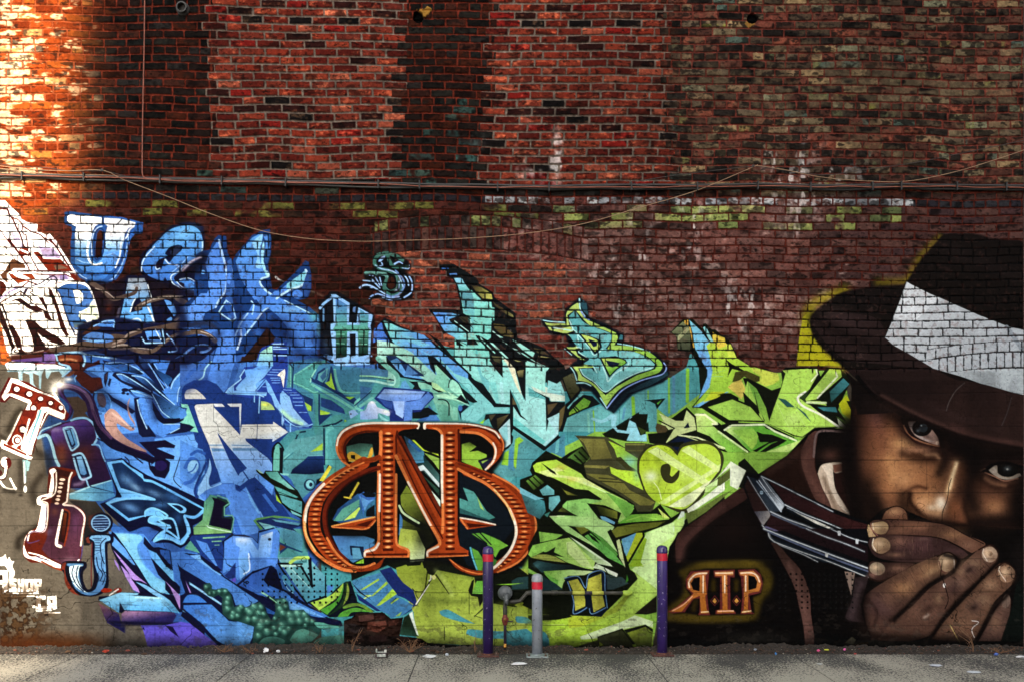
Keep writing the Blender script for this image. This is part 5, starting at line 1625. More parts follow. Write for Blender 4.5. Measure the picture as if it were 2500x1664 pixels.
PAINT.append("""
t 840 1290 4.708
p painted_background
f 94a838>a4b84c@800,400@1300,1300 560,360 1000,330 1600,400 2354,500 2354,1390 900,1310 830,1240 800,950
f 14180f 0,480 200,470 600,320 1000,300 1300,330 1600,540 1620,800 1560,900 1500,560 1000,460 700,440 600,470 500,420 90,600 80,480
f 8a9c34>a4b448@700,450@700,900 600,450 760,400 900,380 940,520 960,640 900,720 860,860 800,960 620,560
d 2c3818 .7 1500,500 120,80
f 1a1c10 930,330 1200,330 1100,440 1030,540 970,520 930,430
d 14180f .7 1350,460 250,60
f d8e0c8>c0d0a0@850,300@850,380 770,250 930,240 920,370 760,385
f 14180f 700,390 900,370 880,420 730,430
f 4a88b4>3f78a8@200,600@600,900 90,600 440,500 560,640 640,790 800,880 720,980 540,1030 520,990 430,950 250,820 140,720
f 1c2c6c 410,480 540,440 680,620 800,710 840,840 830,880 660,1010 780,940 800,870 700,800 620,770 560,690
f 9cc43c 180,710 400,570 410,590 230,700
f 9cc43c 320,770 490,605 510,630 330,780
f 9cc43c 370,890 560,690 610,750 420,880
f 9cc43c 540,850 620,795 640,800 540,870
f 9cc43c 590,1010 670,950 640,1000
l b8dc60 14 190,740 240,770 310,770
l b8dc60 12 200,820 300,770
f 14203c 90,620 200,730 330,830 180,740
f 1c2c6c 140,740 430,950 380,950 170,820
f 14203c 520,870 600,790 610,800
lc 20200c 10 790,690 820,720 910,720 940,660
lc 20200c 8 830,720 830,760 860,800 900,740
l 20200c 14 960,500 940,660
l 20200c 18-8 1060,530 1210,750
l 20200c 16-22 1010,570 880,800 830,880
l f0f0e0 16-8 830,870 980,640
e e8e890 1035,560 22,26
lc f0f0e0 14 1000,540 1000,580 980,600
f 1c2c1c>2c5040@740,1100@700,1230 690,1020 750,980 860,1240 720,1230 640,1220
f d8e4d8 750,980 790,950 800,1020 860,1230 840,1220 780,1060
c 4a98a4 1095,950! 1160,930 1220,940 1400,1040 1510,1095! 1300,1060 1130,1000
c 4a98a4 1405,1210! 1430,1160 1600,1170 1850,1180 2100,1150! 2160,1200 2300,1180 2200,1390! 1900,1360 1840,1270 1560,1260
c 4a98a4 1980,1010 2100,1020 2160,1060 2300,1090 2000,1080
l e0e8b0 12^ 1880,1095 2340,1100
f 14180f 1470,600 1500,580 1480,720 1600,750 1600,800 1460,770 1430,710
f 6ab03c>7cc04c@1550,620@1550,750 1530,600 1600,600 1600,750 1475,745 1510,640
l 14180f 12^ 1400,795 1600,800
l 14180f 16-8 1600,920 1500,1010
l 14180f 6 1500,1000 1590,1030
f 14180f 1700,500 2000,440 2160,560 2160,860 1960,900 1720,860
f 2c4c4c 1930,600 2000,560 2160,545 2160,690 1930,700
lc 8cc83c 14^ 1740,640 1900,640 2060,625
d 7a8c2c .8 1880,860 120,30
c a4b43c 1960,880! 2040,840 2160,920 2080,920!
lc 14180f 6 1440,720 1440,980
l 14180f 8 1740,1150 1735,1350
l 14180f 8 1155,1130 1155,1280
b 4c5a24 40 .35 960,820 1200,840 1400,830
b c8dc80 30 .4 1060,480 1180,640 1240,760
p painted_pit
f 2a1a14 0,1060 90,1030 150,970 440,960 520,1020 540,1040 680,1020 640,1230 900,1270 960,1320 900,1380 0,1400
f 5a3a34 170,1000 340,980 350,1040 180,1070
f 3a201c 360,980 470,970 470,1040 360,1050
f 6a3c30 280,1070 480,1060 500,1120 400,1200 260,1180 270,1110
f 2c2424 0,1090 120,1090 240,1130 180,1210 60,1180 0,1200
f 4a2a22 500,1070 640,1040 600,1110 510,1120
f 1a120f 0,1190 300,1230 640,1240 640,1380 0,1400
f 3a2a26 100,1240 200,1230 240,1290 140,1330 90,1310
f 2c1c1a 280,1240 480,1220 500,1290 300,1300
f 14120f 880,1290 960,1310 1300,1340 1600,1330 1900,1370 2354,1390 2354,1440 880,1440
""")
PAINT.append("""
t 720 1010 3.797
p painted_background
f 0c0d0c s=16 400,200 520,100 1150,70 1600,80 1840,130 1960,260 1930,420 1840,540 2080,720 2260,960 2260,1180 2120,1420 1840,1500 1600,1480 1450,1400 1260,1360 900,1380 700,1470 500,1480 260,1400 100,1240 50,1000 100,820 260,640 480,500
f 1a2420>5a9a84@600,200@600,400 480,300 600,270 720,280 740,400 690,430 560,470 490,420
c d4a434 490,440! 490,370 540,350 660,410 700,330 720,310 725,370 690,420 640,440!
f 0c0d0c 520,380 560,380 560,420 520,410
f 0c0d0c 600,430 630,420 620,450 590,460
f 24487c>3a7898@400,900@700,1000 350,980 400,880 580,740 750,730 750,960 420,1010
f 5aa08c 360,990 440,880 600,790 600,850 440,990
f b4d45c 450,990 600,860 605,880 560,960
f 3a68b4 590,750 640,720 750,780 680,840 640,900 640,960 620,860
f 5a94cc 600,760 680,800 740,790 680,830 650,900
c 0e1418 620,740! 680,720 750,740! 740,770 660,770!
c 0e1418 660,950! 670,890 740,840! 745,950!
f 4a7cb8>4a84b4@400,1150@500,1300 350,1130 640,1130 740,1160 740,1220 640,1270 640,1330 540,1380 420,1280
d 0c0d0c .9 560,1100 180,50
f 14203c 510,1220 640,1230 640,1330 520,1310
f 5a98b8 530,1240 600,1240 630,1340 540,1350
f 8cc838 560,1385 640,1340 640,1385
l c8b43c 20 590,640 510,780
l c8b43c 14 460,770 520,780
f 1c3040>4a88a8@1000,200@1150,420 1010,200 1080,240 1200,350 1200,450 1100,460
f b4cc34 1085,240 1110,240 1200,330 1340,390 1330,370 1230,350 1190,340
f 2c5c98 1060,230 1090,260 1180,350 1150,350 1050,260
f 94b850 1200,360 1340,410 1340,520 1290,450
f 0c0d0c 1100,160 1340,160 1340,360 1200,320 1120,240
f 183430>4a7470@1200,400@1340,600 1190,380 1340,560 1340,680 1220,560 1130,470 1200,450
f c8d8d8 1140,490 1190,470 1340,640 1340,680 1200,520 1160,530
f 2a4a3c 1180,560 1340,760 1340,700
f d0e0d0 1240,680 1350,800 1350,860 1260,740
f 8cb048 1280,780 1340,840 1340,930
f 8a9c34>1a1c10@1000,800@1240,1000 980,760 1040,660 1120,780 1200,960 1300,1180 1200,1260 1220,1330 1060,1340 1060,1260 970,1220 980,1050 1000,980
c 14180f 980,830! 1050,930 1180,1000! 1240,1060 1200,1080! 1060,1010 980,960!
lc c0d8a8 20 970,850 1010,920 1150,1010
c 4a80b4 975,920! 1000,980 990,1080 965,1130!
f a4b44c>c0d0a0@1050,1150@1150,1340 980,1060 1130,1080 1210,1250 1200,1340 1070,1350 1060,1260 960,1210
d 0c0d0c .6 1180,1160 60,80
f 94bc40>8ab83c@1600,300@1700,500 1550,280 1620,260 1780,360 1780,400 1700,430 1750,530 1550,440
d 0c0d0c .9 1680,230 160,70
f 0c0d0c 1620,350 1700,290 1820,340 1790,380 1700,340
f 20203c 1700,440 1830,400 1840,440 1770,520
f 94b850 1730,440 1800,420 1740,460
f 101820 1530,540 1700,600 1860,740 1980,920 2030,1060 1900,1240 1850,1400 1740,1450 1600,1400 1530,1280
f 5aa49c>4a9088@1600,700@1700,900 1530,780 1610,810 1560,680 1660,720 1780,900 1860,960 1800,980 1700,950 1530,880
f 9cc860 1690,760 1760,900 1790,920 1720,870
f 2c5c5c 1530,870 1700,940 1860,1000 1700,960 1530,920
f 64a83c>7cc040@1700,1100@1900,1240 1640,1110 1740,1100 1900,1170 1980,1220 1900,1260 1860,1330 1780,1200
l 101418 12 1700,1080 1820,1210
l 101418 10 1660,1100 1780,1200
lc 5aacbc 16 1630,1240 1650,1330 1690,1440
f 64a83c 1640,1240 1700,1270 1750,1350 1740,1450 1700,1450 1660,1320
f 3c7c30 1840,1330 1900,1380 1840,1440
p painted_monogram
c 8a3212 1150,80! 900,75 700,75 560,90 440,150 385,240 385,330 430,420 510,485! 460,390 470,300 540,210 640,175 780,165! 790,200 790,380! 740,430 600,480 480,530 330,640 200,760 120,880 100,1000 120,1130 200,1270 320,1380 460,1440 560,1455 680,1430 780,1380 830,1335! 780,1430 640,1460 540,1455 400,1420 240,1330 130,1200 80,1060 75,940 110,820 200,690 330,570 480,490 640,420! 780,380! 800,1180 740,1250! 645,1270! 645,1325! 1060,1325! 1055,1255! 960,1220 930,1150! 930,360! 1340,1130 1330,1230 1225,1270! 1225,1330! 1610,1310! 1610,1265! 1520,1220 1500,1100! 1505,500! 1640,580 1800,660 1940,800 2020,930 2060,1060 2050,1180 1980,1320 1860,1420 1740,1490 1560,1430 1425,1340! 1500,1430 1640,1490 1760,1490 1900,1460 2060,1380 2180,1250 2235,1080 2220,930 2150,790 2020,660 1840,560 1600,470 1510,440! 1520,160! 1680,180 1800,240 1860,330 1850,420 1760,520! 1860,450 1930,350 1940,270 1900,180 1800,120 1640,90 1200,80! 1200,130! 1330,150 1370,200! 1370,960! 960,190 990,150 1140,130!
f a84018 800,150 930,150 930,1260 800,1260
f a84018 1385,140 1510,140 1510,1260 1385,1260
f a84018 1150,80 1150,130 1010,145 950,170 950,210 780,210 780,165 800,140
f a84018 1200,80 1200,130 1330,150 1380,190 1530,180 1540,140 1500,90
f a84018 800,1180 930,1160 960,1220 1060,1260 1060,1320 645,1325 645,1280 740,1250
f a84018 1385,1100 1505,1100 1530,1220 1610,1270 1605,1310 1225,1325 1225,1280 1320,1240
f 8a3212 930,200 960,190 1370,960 1370,1170 1340,1130 930,380
f a84018 940,240 960,210 1370,980 1370,1080
f 6a2410 935,200 985,200 1370,900 1370,960 1180,640
f a84018 930,330 980,380 1370,1160 1340,1230 1310,1130
lc 3c1008 14 950,190 1100,480 1280,820 1360,960
lc d8783c 30 940,390 1060,640 1200,920 1330,1150 1340,1210 1240,1270
lc e8dcc8 18 1050,630 1180,880 1260,1030
lc 4a1408 14 1000,420 1180,800 1370,1150
lc d8783c 30 800,165 790,390 730,430
lc d8783c 28 780,470 775,900 780,1170 740,1240 660,1270
lc e8dcc8 20 790,560 785,900
lc e8dcc8 20 650,1320 655,1280 740,1255 780,1200
lc d8783c 22 940,560 940,1160 960,1220 1050,1260 1055,1320
lc d8783c 26 1240,100 1340,150 1370,210 1370,500 1375,980 1370,1100
lc e8dcc8 26 1205,130 1205,95 1240,100
lc e8dcc8 22 1365,200 1365,640
lc e8dcc8 20 1365,640 1370,820
lc e8dcc8 18 1230,1320 1235,1275 1330,1230
lc 4a1408 16 950,160 940,220 945,360
l 4a1408 14 520,0 521,0
lc 4a1408 24 1520,150 1530,440
lc 4a1408 16 670,1305 1040,1300
lc 4a1408 16 1260,1300 1590,1295
lc d8783c 10 650,1325 1060,1325
lc d8783c 10 1225,1328 1608,1312
lc e8dcc8 20 1140,130 1145,90 900,85 700,85 560,105 450,160 400,230
lc e8dcc8 16 1205,88 1500,90 1700,110 1850,160 1900,220
lc 8a3212 30 1130,112 900,115 700,115
lc a84018 30 1230,110 1600,115 1760,150
f 4a1408 815,191 915,189 912,215 818,217
e e08a4c 866,179 28,11
e f0b070 866,178 16,6
f 4a1408 1398,185 1485,183 1483,207 1400,209
e e08a4c 1440,173 26,10
e f0b070 1440,172 14,5
f 4a1408 815,246.5 915,244.5 912,270.5 818,272.5
e e08a4c 866,234.5 28,11
e f0b070 866,233.5 16,6
f 4a1408 1398,240.5 1485,238.5 1483,262.5 1400,264.5
e e08a4c 1440,228.5 26,10
e f0b070 1440,227.5 14,5
f 4a1408 815,302.0 915,300.0 912,326.0 818,328.0
e e08a4c 866,290.0 28,11
e f0b070 866,289.0 16,6
f 4a1408 1398,296.0 1485,294.0 1483,318.0 1400,320.0
e e08a4c 1440,284.0 26,10
e f0b070 1440,283.0 14,5
f 4a1408 815,357.5 915,355.5 912,381.5 818,383.5
e e08a4c 866,345.5 28,11
e f0b070 866,344.5 16,6
f 4a1408 1398,351.5 1485,349.5 1483,373.5 1400,375.5
e e08a4c 1440,339.5 26,10
e f0b070 1440,338.5 14,5
f 4a1408 815,413.0 915,411.0 912,437.0 818,439.0
e e08a4c 866,401.0 28,11
e f0b070 866,400.0 16,6
f 4a1408 1398,407.0 1485,405.0 1483,429.0 1400,431.0
e e08a4c 1440,395.0 26,10
e f0b070 1440,394.0 14,5
f 4a1408 815,468.5 915,466.5 912,492.5 818,494.5
e e08a4c 866,456.5 28,11
e f0b070 866,455.5 16,6
f 4a1408 1398,462.5 1485,460.5 1483,484.5 1400,486.5
e e08a4c 1440,450.5 26,10
e f0b070 1440,449.5 14,5
f 4a1408 815,524.0 915,522.0 912,548.0 818,550.0
e e08a4c 866,512.0 28,11
e f0b070 866,511.0 16,6
f 4a1408 1398,518.0 1485,516.0 1483,540.0 1400,542.0
e e08a4c 1440,506.0 26,10
e f0b070 1440,505.0 14,5
f 4a1408 815,579.5 915,577.5 912,603.5 818,605.5
e e08a4c 866,567.5 28,11
e f0b070 866,566.5 16,6
f 4a1408 1398,573.5 1485,571.5 1483,595.5 1400,597.5
e e08a4c 1440,561.5 26,10
e f0b070 1440,560.5 14,5
f 4a1408 815,635.0 915,633.0 912,659.0 818,661.0
e e08a4c 866,623.0 28,11
e f0b070 866,622.0 16,6
f 4a1408 1398,629.0 1485,627.0 1483,651.0 1400,653.0
e e08a4c 1440,617.0 26,10
e f0b070 1440,616.0 14,5
f 4a1408 815,690.5 915,688.5 912,714.5 818,716.5
e e08a4c 866,678.5 28,11
e f0b070 866,677.5 16,6
f 4a1408 1398,684.5 1485,682.5 1483,706.5 1400,708.5
e e08a4c 1440,672.5 26,10
e f0b070 1440,671.5 14,5
f 4a1408 815,746.0 915,744.0 912,770.0 818,772.0
e e08a4c 866,734.0 28,11
e f0b070 866,733.0 16,6
f 4a1408 1398,740.0 1485,738.0 1483,762.0 1400,764.0
e e08a4c 1440,728.0 26,10
e f0b070 1440,727.0 14,5
f 4a1408 815,801.5 915,799.5 912,825.5 818,827.5
e e08a4c 866,789.5 28,11
e f0b070 866,788.5 16,6
f 4a1408 1398,795.5 1485,793.5 1483,817.5 1400,819.5
e e08a4c 1440,783.5 26,10
e f0b070 1440,782.5 14,5
f 4a1408 815,857.0 915,855.0 912,881.0 818,883.0
e e08a4c 866,845.0 28,11
e f0b070 866,844.0 16,6
f 4a1408 1398,851.0 1485,849.0 1483,873.0 1400,875.0
e e08a4c 1440,839.0 26,10
e f0b070 1440,838.0 14,5
f 4a1408 815,912.5 915,910.5 912,936.5 818,938.5
e e08a4c 866,900.5 28,11
e f0b070 866,899.5 16,6
f 4a1408 1398,906.5 1485,904.5 1483,928.5 1400,930.5
e e08a4c 1440,894.5 26,10
e f0b070 1440,893.5 14,5
f 4a1408 815,968.0 915,966.0 912,992.0 818,994.0
e e08a4c 866,956.0 28,11
e f0b070 866,955.0 16,6
f 4a1408 1398,962.0 1485,960.0 1483,984.0 1400,986.0
e e08a4c 1440,950.0 26,10
e f0b070 1440,949.0 14,5
f 4a1408 815,1023.5 915,1021.5 912,1047.5 818,1049.5
e e08a4c 866,1011.5 28,11
e f0b070 866,1010.5 16,6
f 4a1408 1398,1017.5 1485,1015.5 1483,1039.5 1400,1041.5
e e08a4c 1440,1005.5 26,10
e f0b070 1440,1004.5 14,5
f 4a1408 815,1079.0 915,1077.0 912,1103.0 818,1105.0
e e08a4c 866,1067.0 28,11
e f0b070 866,1066.0 16,6
f 4a1408 1398,1073.0 1485,1071.0 1483,1095.0 1400,1097.0
e e08a4c 1440,1061.0 26,10
e f0b070 1440,1060.0 14,5
f 4a1408 815,1134.5 915,1132.5 912,1158.5 818,1160.5
e e08a4c 866,1122.5 28,11
e f0b070 866,1121.5 16,6
f 4a1408 1398,1128.5 1485,1126.5 1483,1150.5 1400,1152.5
e e08a4c 1440,1116.5 26,10
e f0b070 1440,1115.5 14,5
f 4a1408 815,1190.0 915,1188.0 912,1214.0 818,1216.0
e e08a4c 866,1178.0 28,11
e f0b070 866,1177.0 16,6
f 4a1408 1398,1184.0 1485,1182.0 1483,1206.0 1400,1208.0
e e08a4c 1440,1172.0 26,10
e f0b070 1440,1171.0 14,5
f 4a1408 815,1245.5 915,1243.5 912,1269.5 818,1271.5
e e08a4c 866,1233.5 28,11
e f0b070 866,1232.5 16,6
f 4a1408 1398,1239.5 1485,1237.5 1483,1261.5 1400,1263.5
e e08a4c 1440,1227.5 26,10
e f0b070 1440,1226.5 14,5
lc a84018 110 640,450 520,520 400,590 300,680 220,790 190,900 180,1010 200,1120 260,1220 340,1310 430,1380
lc 8a3212 60-10 430,1380 520,1430 640,1440 760,1400 830,1335
lc 8a3212 44 780,400 700,430 620,450
e 4a1408 560,495 30,9
e e08a4c 539,506 14,8
e 4a1408 518,518 34,9
e e08a4c 497,529 15,8
e 4a1408 476,540 37,9
e e08a4c 455,552 17,8
e 4a1408 435,564 40,9
e e08a4c 416,579 18,8
e 4a1408 398,594 43,9
e e08a4c 379,609 20,8
e 4a1408 360,624 46,9
e e08a4c 343,640 21,8
e 4a1408 326,656 49,9
e e08a4c 310,674 22,8
e 4a1408 294,692 52,9
e e08a4c 278,710 23,8
e 4a1408 262,728 54,9
e e08a4c 251,749 24,8
e 4a1408 240,770 55,9
e e08a4c 229,791 25,8
e 4a1408 219,812 57,9
e e08a4c 211,835 25,8
e 4a1408 204,857 58,9
e e08a4c 199,881 26,8
e 4a1408 194,904 58,9
e e08a4c 191,928 26,8
e 4a1408 187,951 58,9
e e08a4c 187,975 26,8
e 4a1408 186,999 58,9
e e08a4c 187,1023 26,8
e 4a1408 188,1046 57,9
e e08a4c 193,1070 25,8
e 4a1408 198,1093 55,9
e e08a4c 204,1116 25,8
e 4a1408 210,1139 54,9
e e08a4c 221,1160 24,8
e 4a1408 233,1180 52,9
e e08a4c 245,1201 23,8
e 4a1408 257,1222 49,9
e e08a4c 272,1240 22,8
e 4a1408 288,1258 46,9
e e08a4c 304,1276 21,8
e 4a1408 319,1294 43,9
e e08a4c 337,1310 20,8
e 4a1408 355,1326 40,9
e e08a4c 373,1341 18,8
e 4a1408 391,1357 37,9
e e08a4c 410,1371 17,8
e 4a1408 430,1384 34,9
e e08a4c 450,1397 15,8
e 4a1408 470,1410 30,9
e e08a4c 470,1410 14,8
lc 6a2010 44 780,500 640,540 480,630 360,740 290,870 280,1000 310,1130 390,1270 480,1360
lc 3c1008 14 760,510 640,560 500,640 390,750 310,870 300,1000 330,1130 400,1250
lc d8783c 22 300,1150 370,1270 460,1360 540,1410 640,1420 740,1385
lc d8783c 14 640,450 500,510 380,580 280,660
lc d8783c 30 270,650 160,770 100,900 90,1030 110,1140 180,1270 300,1370 440,1440 560,1455
lc e8dcc8 26 270,650 170,760 110,880 95,1000
lc e8b46c 18 90,1000 110,1130 190,1270
lc d8783c 20 400,240 390,330 430,420 505,480
lc e8dcc8 14 405,220 390,290
lc 4a1408 22 780,150 640,160 530,200 470,270 460,350 490,430
lc a84018 30 780,140 640,140 500,190 430,260 420,340 460,430
lc a84018 26 1540,140 1700,150 1830,210 1900,290 1880,400 1810,480
lc 4a1408 14 1560,130 1720,130 1850,190 1910,260
lc d8783c 26 1540,165 1700,180 1800,240 1860,320 1850,420 1790,500
lc e8dcc8 16 1840,270 1865,340 1840,440 1770,515
lc d8783c 10 1900,190 1935,270 1930,340
lc a84018 110 1600,520 1760,590 1900,690 2020,800 2100,920 2140,1040 2130,1140 2090,1240 2010,1330 1920,1400
lc 8a3212 60-8 1920,1400 1800,1460 1680,1470 1560,1430 1430,1345
lc 8a3212 60-110 1510,470 1600,510 1700,560
e 4a1408 1640,545 22,9
e e08a4c 1663,556 10,8
e 4a1408 1686,566 27,9
e e08a4c 1708,577 12,8
e 4a1408 1731,587 32,9
e e08a4c 1754,598 14,8
e 4a1408 1777,609 37,9
e e08a4c 1798,622 16,8
e 4a1408 1819,636 41,9
e e08a4c 1840,650 18,8
e 4a1408 1861,664 45,9
e e08a4c 1882,678 20,8
e 4a1408 1902,692 49,9
e e08a4c 1921,709 22,8
e 4a1408 1940,726 52,9
e e08a4c 1958,743 23,8
e 4a1408 1977,759 55,9
e e08a4c 1995,777 25,8
e 4a1408 2012,795 57,9
e e08a4c 2027,815 26,8
e 4a1408 2043,835 59,9
e e08a4c 2058,855 26,8
e 4a1408 2073,875 60,9
e e08a4c 2084,898 27,8
e 4a1408 2095,920 60,9
e e08a4c 2106,943 27,8
e 4a1408 2118,965 60,9
e e08a4c 2122,990 27,8
e 4a1408 2126,1015 59,9
e e08a4c 2129,1040 26,8
e 4a1408 2133,1064 57,9
e e08a4c 2130,1089 26,8
e 4a1408 2127,1114 55,9
e e08a4c 2122,1138 25,8
e 4a1408 2116,1163 52,9
e e08a4c 2107,1186 23,8
e 4a1408 2098,1209 49,9
e e08a4c 2086,1231 22,8
e 4a1408 2073,1252 45,9
e e08a4c 2059,1273 20,8
e 4a1408 2046,1294 41,9
e e08a4c 2028,1312 18,8
e 4a1408 2010,1330 37,9
e e08a4c 1992,1348 16,8
e 4a1408 1974,1366 32,9
e e08a4c 1954,1379 14,8
e 4a1408 1933,1393 27,9
e e08a4c 1911,1407 12,8
e 4a1408 1890,1420 22,9
e e08a4c 1890,1420 10,8
lc d8783c 26 1515,510 1640,580 1780,650 1900,760 2000,890 2050,1020 2055,1120
lc e8dcc8 24 1990,880 2045,1020 2050,1130 2000,1260 1900,1380 1840,1430
lc e8c480 16 1850,700 1960,830 2030,980
lc d8783c 18 1840,560 2020,660 2150,790 2220,930 2235,1080 2180,1250 2060,1380 1880,1465
lc 6a2010 20 1520,460 1640,500 1820,580
lc d8783c 12 1440,1350 1560,1440 1700,1480 1800,1475
f a84018 340,1045 750,950 755,985 680,1065
f 4a1408 560,1030 740,975 670,1045
lc e8a050 14 345,1040 480,1010 740,955
lc d8783c 12 350,1048 520,1060 670,1062 750,985
f a84018 1530,960 1880,1030 1600,1070 1535,995
f 4a1408 1590,1010 1820,1030 1620,1055
lc e8dcc8 14 1535,962 1700,990 1860,1025
lc d8783c 16 1540,975 1600,1060
""")
